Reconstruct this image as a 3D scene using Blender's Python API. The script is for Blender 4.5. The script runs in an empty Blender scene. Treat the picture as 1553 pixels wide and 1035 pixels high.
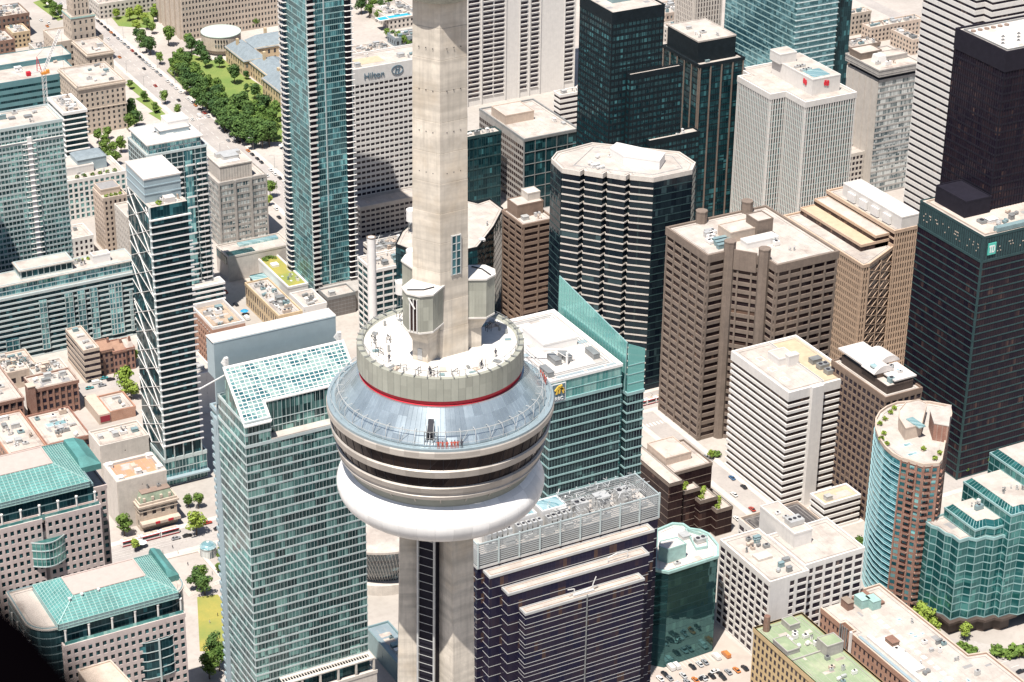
import bpy, math, random
from mathutils import Vector
random.seed(7)
D=bpy.data; S=bpy.context.scene; COL=S.collection
# ---------------------------------------------------------------- view geometry (metres; x along the east-west streets, y along the north-south ones)
EYE=555.0;F=3475.4;PIT,ROL,AZ=map(math.radians,(26.89,0.80,29.07))
FW=(math.cos(PIT)*math.sin(AZ),math.cos(PIT)*math.cos(AZ),-math.sin(PIT))
_r=(math.cos(AZ),-math.sin(AZ),0.0)
def cross(a,b):return(a[1]*b[2]-a[2]*b[1],a[2]*b[0]-a[0]*b[2],a[0]*b[1]-a[1]*b[0])
_u=cross(_r,FW);_c,_s=math.cos(ROL),math.sin(ROL)
RX=tuple(_r[i]*_c+_u[i]*_s for i in range(3));UX=tuple(-_r[i]*_s+_u[i]*_c for i in range(3))
def at(px,py,z=0.0):
    a=(px-776.5)/F;b=(517.5-py)/F
    d=[FW[i]+a*RX[i]+b*UX[i] for i in range(3)];t=(z-EYE)/d[2]
    return (d[0]*t,d[1]*t)
def pj(x,y,z):
    p=(x,y,z-EYE);w=sum(p[i]*FW[i] for i in range(3))
    return 776.5+F*sum(p[i]*RX[i] for i in range(3))/w,517.5-F*sum(p[i]*UX[i] for i in range(3))/w
def bis(f,lo,hi):
    for _ in range(45):
        m=(lo+hi)/2
        if f(m)>0:hi=m
        else:lo=m
    return lo
def zb(px,py,base):return bis(lambda m:pj(*at(px,py,m),0)[1]-base,0,500)
def wx(px,py,z,X):
    x,y=at(px,py,z);return bis(lambda m:pj(x+m,y,z)[0]-X,0,500)
def wy(px,py,z,X):
    x,y=at(px,py,z);return bis(lambda m:X-pj(x,y+m,z)[0],0,500)
def rect(px,py,z,XR,XL=None,d=None):
    """footprint from the south-west roof corner; XR = picture x of the SE corner, XL = of the NW corner"""
    x,y=at(px,py,z);w=max(3,wx(px,py,z,XR));dd=d if d else max(8,wy(px,py,z,XL))
    return [(x,y),(x+w,y),(x+w,y+dd),(x,y+dd)]
def R4(x0,y0,x1,y1):return [(x0,y0),(x1,y0),(x1,y1),(x0,y1)]
# ---------------------------------------------------------------- materials
M={}
class NT:
    def __init__(s,name):
        s.m=D.materials.new(name);s.m.use_nodes=True;s.n=s.m.node_tree.nodes;s.l=s.m.node_tree.links;s.b=s.n['Principled BSDF'];M[name]=s.m
    def node(s,t,**k):
        n=s.n.new(t)
        for a,b in k.items():setattr(n,a,b)
        return n
    def link(s,a,b):s.l.new(a,b)
    def val(s,x):return x
    def math(s,op,a,b=None):
        n=s.node('ShaderNodeMath',operation=op)
        for i,v in enumerate((a,b)):
            if v is None:continue
            if isinstance(v,(int,float)):n.inputs[i].default_value=v
            else:s.link(v,n.inputs[i])
        return n.outputs[0]
    def mix(s,f,a,b,bt='MIX'):
        n=s.node('ShaderNodeMix',data_type='RGBA',blend_type=bt)
        for i,v in ((0,f),(6,a),(7,b)):
            if isinstance(v,(int,float)):n.inputs[i].default_value=v
            elif isinstance(v,tuple):n.inputs[i].default_value=(*v,1)
            else:s.link(v,n.inputs[i])
        return n.outputs[2]
    def noise(s,scale,detail=3,vec=None,rough=.6):
        n=s.node('ShaderNodeTexNoise');n.inputs['Scale'].default_value=scale;n.inputs['Detail'].default_value=detail;n.inputs['Roughness'].default_value=rough
        s.link(vec if vec is not None else s.pos(),n.inputs['Vector']);return n.outputs['Fac']
    def pos(s):
        if not hasattr(s,'_p'):s._p=s.node('ShaderNodeNewGeometry').outputs['Position']
        return s._p
    def scaled(s,v):
        n=s.node('ShaderNodeVectorMath',operation='MULTIPLY');s.link(s.pos(),n.inputs[0]);n.inputs[1].default_value=v;return n.outputs[0]
    def ramp(s,x,a,b):
        n=s.node('ShaderNodeMapRange');s.link(x,n.inputs[0]);n.inputs[1].default_value=a;n.inputs[2].default_value=b;return n.outputs[0]
def solid(name,col,rough=.6,metal=0.0,var=.25,scale=.35,streak=0.0,stain=None,stain_amt=.0,fine=1.5):
    t=NT(name)
    f=t.noise(scale,4);f=t.ramp(f,.3,.7)
    c=t.mix(f,tuple(x*(1-var) for x in col),tuple(min(1,x*(1+var*.6)) for x in col))
    if fine:
        g=t.ramp(t.noise(fine,2),.35,.65);c=t.mix(t.math('MULTIPLY',g,.35),c,tuple(x*(1-var*1.4) for x in col))
    if streak:
        k=t.ramp(t.noise(1.0,3,t.scaled((1.1,1.1,.06))),.48,.75);c=t.mix(t.math('MULTIPLY',k,streak),c,tuple(x*.55 for x in col))
    if stain:
        k=t.ramp(t.noise(.09,5),.52,.68);c=t.mix(t.math('MULTIPLY',k,stain_amt),c,stain)
    t.link(c,t.b.inputs['Base Color']);t.b.inputs['Roughness'].default_value=rough;t.b.inputs['Metallic'].default_value=metal
    return t.m
def glassm(name,dark,light,p=.2,bw=1.5,fh=3.5,mull=.06,mcol=None,metal=.55,rough=.07,wob=.03,mid=None,hor=0.0,hcol=None,run=2.0):
    """glazing: panes in cells along the wall and up it; blinds and lights-off rooms vary pane by pane"""
    t=NT(name);sp=t.node('ShaderNodeSeparateXYZ');t.link(t.pos(),sp.inputs[0])
    u=t.math('ADD',t.math('ADD',sp.outputs[0],sp.outputs[1]),.37);uu=t.math('DIVIDE',u,bw);vv=t.math('DIVIDE',t.math('ADD',sp.outputs[2],.11),fh)
    cu=t.math('FLOOR',uu);cv=t.math('FLOOR',vv)
    cb=t.node('ShaderNodeCombineXYZ');t.link(cu,cb.inputs[0]);t.link(cv,cb.inputs[1])
    wn=t.node('ShaderNodeTexWhiteNoise',noise_dimensions='3D');t.link(cb.outputs[0],wn.inputs['Vector'])
    # rooms: runs of panes that share their state
    cr=t.node('ShaderNodeCombineXYZ');t.link(t.math('FLOOR',t.math('DIVIDE',uu,run)),cr.inputs[0]);t.link(cv,cr.inputs[1]);cr.inputs[2].default_value=3.7
    wr=t.node('ShaderNodeTexWhiteNoise',noise_dimensions='3D');t.link(cr.outputs[0],wr.inputs['Vector'])
    big=t.noise(.03,3)
    k=t.math('ADD',t.math('MULTIPLY',wn.outputs['Value'],.45),t.math('ADD',t.math('MULTIPLY',wr.outputs['Value'],.40),t.math('MULTIPLY',big,.3)))
    g=t.ramp(k,1-.05-p*.95,1.0)
    c=t.mix(t.ramp(wr.outputs['Value'],0,1),dark,mid or tuple(d*.7+l*.3 for d,l in zip(dark,light)))
    c=t.mix(t.math('MINIMUM',t.math('MULTIPLY',g,2.5),1),c,light)
    if hor:
        hh=t.math('LESS_THAN',t.math('FRACT',vv),hor);c=t.mix(hh,c,hcol or mcol or light)
    fac=None
    if mull:
        mm=t.math('LESS_THAN',t.math('FRACT',uu),mull/bw);c=t.mix(mm,c,mcol or tuple(x*.6 for x in light));fac=mm
    t.link(c,t.b.inputs['Base Color'])
    t.b.inputs['Metallic'].default_value=metal;t.b.inputs['Roughness'].default_value=rough;t.b.inputs['IOR'].default_value=1.6
    if wob:
        ng=t.n.new('ShaderNodeNewGeometry');sb=t.node('ShaderNodeVectorMath',operation='SUBTRACT');t.link(wn.outputs['Color'],sb.inputs[0]);sb.inputs[1].default_value=(.5,.5,.5)
        ml=t.node('ShaderNodeVectorMath',operation='SCALE');t.link(sb.outputs[0],ml.inputs[0]);ml.inputs['Scale'].default_value=wob*2
        ad=t.node('ShaderNodeVectorMath',operation='ADD');t.link(ng.outputs['Normal'],ad.inputs[0]);t.link(ml.outputs[0],ad.inputs[1])
        no=t.node('ShaderNodeVectorMath',operation='NORMALIZE');t.link(ad.outputs[0],no.inputs[0]);t.link(no.outputs[0],t.b.inputs['Normal'])
    return t.m
def brickm(name,a,b,mortar,sc=1.0):
    t=NT(name);sp=t.node('ShaderNodeSeparateXYZ');t.link(t.pos(),sp.inputs[0]);cb=t.node('ShaderNodeCombineXYZ')
    t.link(t.math('ADD',sp.outputs[0],sp.outputs[1]),cb.inputs[0]);t.link(sp.outputs[2],cb.inputs[1])
    br=t.node('ShaderNodeTexBrick');t.link(cb.outputs[0],br.inputs['Vector']);br.inputs['Scale'].default_value=1.2*sc
    br.inputs['Color1'].default_value=(*a,1);br.inputs['Color2'].default_value=(*b,1);br.inputs['Mortar'].default_value=(*mortar,1);br.inputs['Mortar Size'].default_value=.03
    c=t.mix(t.math('MULTIPLY',t.ramp(t.noise(.25,4),.4,.7),.5),br.outputs['Color'],tuple(x*.6 for x in a))
    t.link(c,t.b.inputs['Base Color']);t.b.inputs['Roughness'].default_value=.9;return t.m
# ---------------------------------------------------------------- mesh builder
def rootloc(o):
    while o.parent:o=o.parent
    return o.location
class MB:
    def __init__(s):s.v=[];s.f=[];s.sm=False
    def face(s,pts):
        n=len(s.v);s.v+=[tuple(p) for p in pts];s.f.append(tuple(range(n,n+len(pts))))
    def hexa(s,P):   # 8 points, bottom ring then top ring (counter-clockwise)
        n=len(s.v);s.v+=[tuple(p) for p in P]
        for q in((3,2,1,0),(4,5,6,7),(0,1,5,4),(1,2,6,5),(2,3,7,6),(3,0,4,7)):s.f.append(tuple(n+i for i in q))
    def box(s,x0,y0,z0,x1,y1,z1):s.hexa([(x0,y0,z0),(x1,y0,z0),(x1,y1,z0),(x0,y1,z0),(x0,y0,z1),(x1,y0,z1),(x1,y1,z1),(x0,y1,z1)])
    def prism(s,poly,z0,z1,top=True,bot=True,taper=None):
        n=len(s.v);k=len(poly);tp=taper or poly
        s.v+=[(x,y,z0) for x,y in poly]+[(x,y,z1) for x,y in tp]
        for i in range(k):j=(i+1)%k;s.f.append((n+i,n+j,n+k+j,n+k+i))
        if top:s.f.append(tuple(n+k+i for i in range(k)))
        if bot:s.f.append(tuple(n+i for i in reversed(range(k))))
    def strip(s,pts,d0,d1,z0,z1,closed=False):
        """band standing proud of a polyline, from offset d0 to d1 outwards (outside is on the right)"""
        A=offset(pts,d0,closed);B=offset(pts,d1,closed);k=len(pts);n=len(s.v)
        for i in range(k):
            s.v+=[(*A[i],z0),(*B[i],z0),(*B[i],z1),(*A[i],z1)]
        m=k if closed else k-1
        for i in range(m):
            a=n+4*i;b=n+4*((i+1)%k)
            s.f+=[(a+1,b+1,b+2,a+2),(a+3,a+2,b+2,b+3),(a,b,b+1,a+1),(a,a+3,b+3,b)]
        if not closed:
            s.f+=[(n,n+1,n+2,n+3)];e=n+4*(k-1);s.f+=[(e+3,e+2,e+1,e)]
    def wallbox(s,p,q,a,b,d0,d1,z0,z1):
        """box on the wall p->q between distances a..b along it, depth d0..d1 outwards"""
        L=math.dist(p,q);t=((q[0]-p[0])/L,(q[1]-p[1])/L);n=(t[1],-t[0])
        P=lambda u,d:(p[0]+t[0]*u+n[0]*d,p[1]+t[1]*u+n[1]*d)
        c=[P(a,d1),P(b,d1),P(b,d0),P(a,d0)]
        s.hexa([(*x,z0) for x in c]+[(*x,z1) for x in c])
    def wallquad(s,p,q,a,b,d,z0,z1):
        L=math.dist(p,q);t=((q[0]-p[0])/L,(q[1]-p[1])/L);n=(t[1],-t[0])
        P=lambda u:(p[0]+t[0]*u+n[0]*d,p[1]+t[1]*u+n[1]*d)
        A,B=P(a),P(b);s.face([(*A,z0),(*B,z0),(*B,z1),(*A,z1)])
    def bar(s,a,b,r,r2=None,n=4):
        a=Vector(a);b=Vector(b);d=(b-a)
        if d.length<1e-6:return
        d.normalize();u=d.cross(Vector((0,0,1)))
        if u.length<.01:u=d.cross(Vector((1,0,0)))
        u.normalize();w=d.cross(u);r2=r if r2 is None else r2;k=len(s.v)
        for P,rr in((a,r),(b,r2)):
            for i in range(n):
                t=2*math.pi*(i+.5)/n;s.v.append(tuple(P+(u*math.cos(t)+w*math.sin(t))*rr))
        for i in range(n):j=(i+1)%n;s.f.append((k+i,k+n+i,k+n+j,k+j))
        s.f.append(tuple(k+i for i in range(n)));s.f.append(tuple(k+n+i for i in reversed(range(n))))
    def lathe(s,cx,cy,prof,n=96,a0=0,a1=2*math.pi):
        k=len(s.v);full=abs(a1-a0-2*math.pi)<1e-6;m=n if full else n+1
        for i in range(m):
            t=a0+(a1-a0)*i/n
            for r,z in prof:s.v.append((cx+r*math.cos(t),cy+r*math.sin(t),z))
        q=len(prof)
        for i in range(n):
            j=(i+1)%m
            for h in range(q-1):s.f.append((k+i*q+h,k+j*q+h,k+j*q+h+1,k+i*q+h+1))
    def cyl(s,cx,cy,r,z0,z1,n=16,r2=None):
        P=[(cx+r*math.cos(2*math.pi*i/n),cy+r*math.sin(2*math.pi*i/n)) for i in range(n)]
        T=None if r2 is None else [(cx+r2*math.cos(2*math.pi*i/n),cy+r2*math.sin(2*math.pi*i/n)) for i in range(n)]
        s.prism(P,z0,z1,taper=T)
    def build(s,name,mat,parent=None,smooth=False,loc=None,**props):
        if not s.f:return None
        L=rootloc(parent) if parent else (Vector(loc) if loc else Vector((0,0,0)))
        me=D.meshes.new(name);me.from_pydata([(x-L[0],y-L[1],z-L[2]) for x,y,z in s.v],[],s.f)
        me.materials.append(M[mat] if isinstance(mat,str) else mat)
        if smooth:
            me.polygons.foreach_set('use_smooth',[True]*len(me.polygons))
        o=D.objects.new(name,me);COL.objects.link(o)
        if parent:o.parent=parent
        else:o.location=L
        for k,v in props.items():o[k]=v
        return o
def offset(pts,d,closed):
    k=len(pts);out=[]
    for i in range(k):
        def nrm(a,b):
            L=math.dist(a,b) or 1;return((b[1]-a[1])/L,-(b[0]-a[0])/L)
        p=pts[i];a=pts[i-1] if (closed or i>0) else None;b=pts[(i+1)%k] if (closed or i<k-1) else None
        if a is None:n=nrm(p,b);out.append((p[0]+n[0]*d,p[1]+n[1]*d));continue
        if b is None:n=nrm(a,p);out.append((p[0]+n[0]*d,p[1]+n[1]*d));continue
        n1,n2=nrm(a,p),nrm(p,b);c=1+n1[0]*n2[0]+n1[1]*n2[1];c=max(c,.4)
        out.append((p[0]+(n1[0]+n2[0])*d/c,p[1]+(n1[1]+n2[1])*d/c))
    return out
def thing(name,label,cat,loc,group=None):
    o=D.objects.new(name,None);COL.objects.link(o);o.location=loc;o['label']=label;o['category']=cat;o.empty_display_size=.5
    if group:o['group']=group
    return o
def copytree(o,loc,rz=None,scale=None,label=None,parent=None,group=None):
    c=o.copy();COL.objects.link(c);c.parent=parent
    if parent is None:
        c.location=loc
        if rz is not None:c.rotation_euler=(0,0,rz)
        if scale:c.scale=scale
        if label:c['label']=label
        if group:c['group']=group
    for ch in o.children:copytree(ch,None,parent=c)
    return c
def camdist(x,y,z):return math.sqrt(x*x+y*y+(z-EYE)**2)
def seen(x,y,z,m=25):
    a,b=pj(x,y,z);return -m<a<1553+m and -m<b<1035+m
# ---------------------------------------------------------------- generic building
def edges_vis(poly):
    """indices of walls that face the south-west quarter"""
    out=[];k=len(poly)
    for i in range(k):
        a,b=poly[i],poly[(i+1)%k];L=math.dist(a,b)
        n=((b[1]-a[1])/L,-(b[0]-a[0])/L);m=((a[0]+b[0])/2,(a[1]+b[1])/2)
        if n[0]*m[0]+n[1]*m[1]<0:out.append(i)
    return out
def facade(root,poly,z0,z1,st,edges=None,core=True,cap=.9,key=''):
    """windows, floor bands and piers on the walls of one prism"""
    fh=st.get('fh',3.6);bw=st.get('bw',3.0);sp=st.get('sp',.35);ds=st.get('ds',.25);pw=st.get('pw',0);dp=st.get('dp',.35)
    mode=st.get('mode','ribbon');g=st['glass'];wl=st['wall'];base=st.get('base',0)
    vis=edges_vis(poly) if edges is None else edges
    if core:
        c=MB();c.prism(poly,z0,z1-.02);c.build('wall',st.get('core',wl if mode=='punch' else g),root)
    zt=z1-cap;nf=max(1,round((zt-z0-base)/fh));fh=(zt-z0-base)/nf
    bands=MB()
    if mode!='punch':
        for f in range(nf):
            a=z0+base+f*fh
            if sp>0:bands.strip(poly,-.05,ds,a,a+sp*fh,True)
            if st.get('line'):bands.strip(poly,-.05,ds*.6,a+fh*.62,a+fh*.62+.22,True)
    cb_=MB() if st.get('capm') else bands
    cb_.strip(poly,-.3,max(ds,dp if pw else 0)+.06,zt,z1+st.get('par',.9),True)
    if st.get('capm'):cb_.build('parapet',st['capm'],root)
    if base:bands.strip(poly,-.05,ds,z0+base-.6,z0+base-.05,True)
    bands.build(st.get('bname','floor_bands'),wl,root)
    piers=MB();wins=[]
    for i in vis:
        p,q=poly[i],poly[(i+1)%len(poly)];L=math.dist(p,q);nb=max(1,round(L/bw));w=L/nb
        if pw:
            for b in range(nb+1):
                u=b*w;u=min(max(u,pw/2+.01),L-pw/2-.01) if L>pw*1.2 else L/2
                piers.wallbox(p,q,u-pw/2,u+pw/2,-.05,dp,z0,zt+.03)
        if mode=='punch':
            ww=w*st.get('wf',.6);wh=fh*(1-sp);rc=st.get('rec',.0)
            cl=st.get('cols',{}).get(i)
            cells=[((b+.5)*w,ww) for b in range(nb)] if cl is None else [((c0+c1)/2*L,(c1-c0)*L) for c0,c1 in cl]
            for u,ww in cells:
                for f in range(nf):
                    a=z0+base+f*fh+sp*fh*.6
                    x=p[0]+(q[0]-p[0])*u/L;y=p[1]+(q[1]-p[1])*u/L
                    if seen(x,y,a):wins.append((camdist(x,y,a),[(p,q,u-ww/2,u+ww/2,.03,a,a+wh)],(a,)))
    piers.build('piers',st.get('pier',wl),root)
    if mode=='punch' and st.get('grid',True) and wins:
        # reveal: sills and heads standing proud round the panes
        fr=MB()
        for i in vis:
            p,q=poly[i],poly[(i+1)%len(poly)];L=math.dist(p,q);nb=max(1,round(L/bw));w=L/nb;ww=w*st.get('wf',.6)
            if st.get('cols',{}).get(i) is not None:
                cs=[0]+[v for c in st['cols'][i] for v in c]+[1]
                for k in range(0,len(cs),2):fr.wallbox(p,q,max(.03,cs[k]*L),min(L-.03,cs[k+1]*L),-.02,.31,z0+.01,zt-.01)
            for f in range(nf+1):
                a=z0+base+f*fh;lo=a-(fh*sp*.4 if f else 0);hi=a+(fh*sp*.6 if f<nf else 0)
                if hi-lo>.05:fr.wallbox(p,q,.02,L-.02,-.02,.28,lo,hi)
            for b in range(nb+1) if st.get('cols',{}).get(i) is None else ():
                u0=max(.03,b*w-(w-ww)/2);u1=min(L-.03,b*w+(w-ww)/2)
                fr.wallbox(p,q,u0,u1,-.02,.31,z0+.01,zt-.01)
        fr.build('facade_grid',wl,root)
    if mode in('ribbon','curtain'):
        k=len(poly);n=0
        rest=MB()
        for f in range(nf-1,-1,-1):
            a=z0+base+f*fh;m=MB();vv=False
            for i in vis:
                p,q=poly[i],poly[(i+1)%k];L=math.dist(p,q)
                for tt in (0.05,.5,.95):
                    if seen(p[0]+(q[0]-p[0])*tt,p[1]+(q[1]-p[1])*tt,a):vv=True
                m.wallquad(p,q,.02,L-.02,.04,a+sp*fh,a+fh)
            if vv:
                n+=1
                if n<=90:m.build('window_band',g,root)
                else:rest.v,rest.f=rest.v,rest.f
    else:
        emit_windows(root,wins,g)
def emit_windows(root,wins,g,cap=None):
    if cap is None:cap=96
    used=root.get('_wn',0);wins.sort(key=lambda w:w[0]);rest=MB();n=used
    for d,qs,_ in wins:
        if n<cap:
            m=MB()
            for w in qs:m.wallquad(*w)
            m.build('window',g,root);n+=1
        else:
            for w in qs:rest.wallquad(*w)
    root['_wn']=n
    if rest.f:rest.build('window',g,root,kind='stuff')
def roof(root,poly,z,mat='roof_pale',par=.9,inset=.35):
    m=MB();m.prism(offset(poly,-.02,True),z-.3,z+.012);m.build('roof',mat,root)
    xs=[p[0] for p in poly];ys=[p[1] for p in poly];W=max(xs)-min(xs);H=max(ys)-min(ys)
    if min(W,H)<9:return
    rr=random.Random(int(W*37+H*11+z));m=MB();k=0
    for t_ in range(14):
        a=rr.uniform(2,max(2.1,W-6))+min(xs);b=rr.uniform(2,max(2.1,H-6))+min(ys);w=rr.uniform(1,6);h=rr.uniform(1,5);c=[(a,b),(a+w,b),(a+w,b+h),(a,b+h)]
        q=offset(poly,-1.2,True)
        if all(inside(x,y,q) for x,y in c):m.prism(c,z,z+.03+k*.005);k+=1
        if k>6:break
    m.build('roof_patch',rr.choice(['roof_dirty','roof_grey','roof_dirty','roof_grey2']),root)
    m=MB()
    if min(W,H)>13:
        m.strip(offset(poly,-1.9,True),-.07,.07,z,z+.28,True)
    n=int(W/3.2)
    for i in range(1,n):
        x=min(xs)+i*W/n
        seg=[yy for yy in [min(ys)+H*j/24 for j in range(25)] if inside(x,yy,offset(poly,-2.2,True))]
        if len(seg)>2:m.box(x-.05,seg[0],z,x+.05,seg[-1],z+.05)
    m.build('roof_seams','roof_grey',root)
RC=random.Random(11)
def hvac(root,x,y,z,sx,sy,h,kind=0,mat='metal_pale'):
    m=MB()
    if kind==0:      # packaged unit: casing on skids with round fans on top
        m.box(x-sx/2,y-sy/2,z+.25,x+sx/2,y+sy/2,z+h)
        for k in(-.35,.35):m.box(x-sx/2-.1,y+sy*k-.1,z,x+sx/2+.1,y+sy*k+.1,z+.25)
        o=m.build('air_unit',mat,root)
        f=MB();nf=max(1,int(sx/2.2))
        for i in range(nf):f.cyl(x-sx/2+sx*(i+.5)/nf,y,min(sy,sx/nf)*.36,z+h,z+h+.25,10)
        f.build('fan','dark_metal',o)
    elif kind==1:    # louvred box
        m.box(x-sx/2,y-sy/2,z,x+sx/2,y+sy/2,z+h);m.box(x-sx/2-.15,y-sy/2-.15,z+h,x+sx/2+.15,y+sy/2+.15,z+h+.18)
        for k in range(int(h/.5)):m.box(x-sx/2-.06,y-sy/2-.06,z+.2+k*.5,x+sx/2+.06,y+sy/2+.06,z+.38+k*.5)
        m.build('louvre_box',mat,root)
    elif kind==2:    # duct run
        m.box(x-sx/2,y-.5,z+.5,x+sx/2,y+.5,z+1.4);m.box(x-sx/2,y-sy/2,z+.5,x-sx/2+1,y-.5,z+1.4);m.box(x+sx/2-1,y+.5,z+.5,x+sx/2,y+sy/2,z+1.4)
        for k in range(4):m.box(x-sx/2+sx*k/4+.3,y-.35,z,x-sx/2+sx*k/4+.5,y+.35,z+.5)
        m.build('duct',mat,root)
    elif kind==3:    # pipe vents
        for k in range(4):
            a=x+RC.uniform(-sx,sx)/2;b=y+RC.uniform(-sy,sy)/2;m.cyl(a,b,.28,z,z+RC.uniform(.8,1.8),8);m.cyl(a,b,.42,z+1.8,z+2.0,8)
        m.build('vent',mat,root)
    else:            # skylight
        m.box(x-sx/2,y-sy/2,z,x+sx/2,y+sy/2,z+.5);o=m.build('skylight','white_paint',root)
        f=MB();f.prism(R4(x-sx/2+.2,y-sy/2+.2,x+sx/2-.2,y+sy/2-.2),z+.5,z+.8,taper=R4(x-sx/2+.6,y-sy/2+.6,x+sx/2-.6,y+sy/2-.6));f.build('pane','glass_sky',o)
def clutter(root,poly,z,n=6,kinds=(0,1,2,3),avoid=(),seed=1,smin=1.5,smax=4.5,mat=None):
    r=random.Random(seed);xs=[p[0] for p in poly];ys=[p[1] for p in poly]
    x0,x1,y0,y1=min(xs)+2,max(xs)-2,min(ys)+2,max(ys)-2
    if x1-x0<2 or y1-y0<2:return
    placed=list(avoid);tries=0;k=0
    while k<n and tries<n*12:
        tries+=1;kd=r.choice(kinds);sx=r.uniform(smin,smax);sy=r.uniform(smin,smax)*.7
        x=r.uniform(x0+sx/2,max(x0+sx/2+.1,x1-sx/2));y=r.uniform(y0+sy/2,max(y0+sy/2+.1,y1-sy/2))
        if not inside(x,y,poly):continue
        if any(abs(x-a)<(sx+c)/2+.4 and abs(y-b)<(sy+d)/2+.4 for a,b,c,d in placed):continue
        placed.append((x,y,sx,sy));hvac(root,x,y,z,sx,sy,r.uniform(1.0,2.6),kd,mat or r.choice(['metal_pale','metal_pale','white_paint','metal_grey','metal_grey','conc_tan','white_paint','metal_pale','teal_metal']));k+=1
def inside(x,y,poly):
    c=False;k=len(poly)
    for i in range(k):
        (ax,ay),(bx,by)=poly[i],poly[(i+1)%k]
        if (ay>y)!=(by>y) and x<(bx-ax)*(y-ay)/(by-ay)+ax:c=not c
    return c
def penthouse(root,poly,z0,z1,wall='conc_pale',rf='roof_pale',name='penthouse',par=.5):
    m=MB();m.prism(poly,z0-.05,z1);m.strip(poly,-.3,.08,z1-.35,z1+par,True);o=m.build(name,wall,root)
    t=MB();t.prism(offset(poly,-.3,True),z1-.2,z1+.05);t.build('roof',rf,o);return o
def sub(poly,a0,b0,a1,b1):
    """inner rectangle of a 4-corner footprint in its own 0..1 coordinates"""
    P,Q,_,T=poly[0],poly[1],poly[2],poly[3];f=lambda a,b:(P[0]+(Q[0]-P[0])*a+(T[0]-P[0])*b,P[1]+(Q[1]-P[1])*a+(T[1]-P[1])*b)
    return [f(a0,b0),f(a1,b0),f(a1,b1),f(a0,b1)]
def building(name,label,poly,z,st,cat='building',z0=0,rf='roof_pale',nclut=5,seed=1,group=None,kinds=(0,1,2,3),pent=None,edges=None,cap=.9,avoid=()):
    c=(sum(p[0] for p in poly)/len(poly),sum(p[1] for p in poly)/len(poly),z0)
    r=thing(name,label,cat,c,group);facade(r,poly,z0,z,st,edges=edges,cap=cap);roof(r,poly,z,rf)
    av=list(avoid)
    if pent and len(poly)==4:
        for (a0,b0,a1,b1,h) in pent:
            q=sub(poly,a0,b0,a1,b1);penthouse(r,q,z,z+h,st.get('pwall','conc_pale'),rf);cx=(q[0][0]+q[2][0])/2;cy=(q[0][1]+q[2][1])/2
            av.append((cx,cy,abs(q[1][0]-q[0][0]),abs(q[2][1]-q[1][1])))
    if nclut:clutter(r,poly,z,int(nclut*1.6),kinds,av,seed)
    return r
# ================================================================ materials of the place
solid('conc_pale',(.66,.60,.54),.85,var=.14,streak=.25);solid('conc_white',(.80,.76,.72),.8,var=.08,streak=.15)
solid('conc_tan',(.62,.50,.41),.85,var=.14,streak=.25);solid('conc_grey',(.46,.43,.40),.85,var=.18,streak=.3)
solid('conc_brown',(.245,.19,.155),.85,var=.2,streak=.35);solid('granite_brown',(.27,.19,.145),.7,var=.18,streak=.2)
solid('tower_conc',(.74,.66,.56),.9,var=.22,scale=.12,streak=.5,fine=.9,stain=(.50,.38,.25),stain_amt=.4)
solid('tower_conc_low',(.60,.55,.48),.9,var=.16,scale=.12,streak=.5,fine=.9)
solid('conc_pink',(.64,.53,.50),.85,var=.1,streak=.2);solid('stone_beige',(.60,.50,.41),.9,var=.15,streak=.3);solid('stone_yellow',(.66,.50,.32),.9,var=.15,streak=.3)
solid('roof_pale',(.57,.51,.46),.95,var=.22,scale=.14,stain=(.30,.25,.22),stain_amt=.55)
solid('roof_white',(.70,.645,.605),.9,var=.10,scale=.1,stain=(.56,.51,.47),stain_amt=.4)
solid('roof_dirty',(.60,.52,.46),.95,var=.2,scale=.1,stain=(.22,.17,.15),stain_amt=.8)
solid('roof_grey',(.50,.46,.43),.95,var=.2,scale=.12,stain=(.25,.2,.18),stain_amt=.5)
solid('roof_orange',(.60,.32,.19),.95,var=.18,scale=.15,stain=(.45,.27,.2),stain_amt=.5);solid('roof_green',(.30,.37,.23),.95,var=.16,scale=.2,stain=(.5,.5,.35),stain_amt=.5)
solid('roof_brown',(.30,.22,.18),.95,var=.2,stain=(.5,.4,.32),stain_amt=.4);solid('roof_dark',(.10,.09,.09),.9,var=.4,scale=.1,stain=(.5,.45,.4),stain_amt=.5)
solid('roof_gold',(.58,.46,.32),.9,var=.15)
solid('white_paint',(.85,.82,.79),.55,var=.05);solid('metal_pale',(.62,.62,.61),.45,.3,var=.15);solid('metal_grey',(.36,.37,.37),.5,.4,var=.2);solid('dark_metal',(.05,.05,.06),.5,.3)
solid('teal_metal',(.27,.38,.40),.5,.2,var=.15);solid('mullion_teal',(.34,.52,.52),.5,.2,var=.1);solid('mullion_pale',(.62,.70,.70),.45,.3,var=.1)
solid('clad_sage',(.40,.40,.34),.55,.1,var=.08);solid('clad_sage_dark',(.30,.31,.27),.6,.1,var=.1);solid('cone_metal',(.52,.60,.64),.34,.55,var=.16,scale=.25);solid('radome_white',(.84,.82,.80),.45,var=.07,scale=.3,streak=.12)
solid('red_paint',(.60,.02,.04),.5,var=.1);solid('deck_white',(.74,.70,.65),.9,var=.10,scale=.5,stain=(.48,.43,.39),stain_amt=.5);solid('pod_band',(.52,.47,.42),.5,.25,var=.06)
solid('black_steel',(.022,.020,.030),.5,.3,var=.2);solid('black_granite',(.014,.022,.028),.45,.1,var=.25);solid('teal_steel',(.045,.085,.09),.45,.3,var=.2)
solid('copper_teal',(.13,.35,.33),.5,.1,var=.35,scale=.15,fine=3,streak=.3);solid('copper_teal_pale',(.40,.60,.56),.5,.1,var=.18);solid('zinc_blue',(.34,.42,.46),.5,.3,var=.15,scale=.2);solid('slate_blue',(.28,.33,.36),.7,.1,var=.2)
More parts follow.
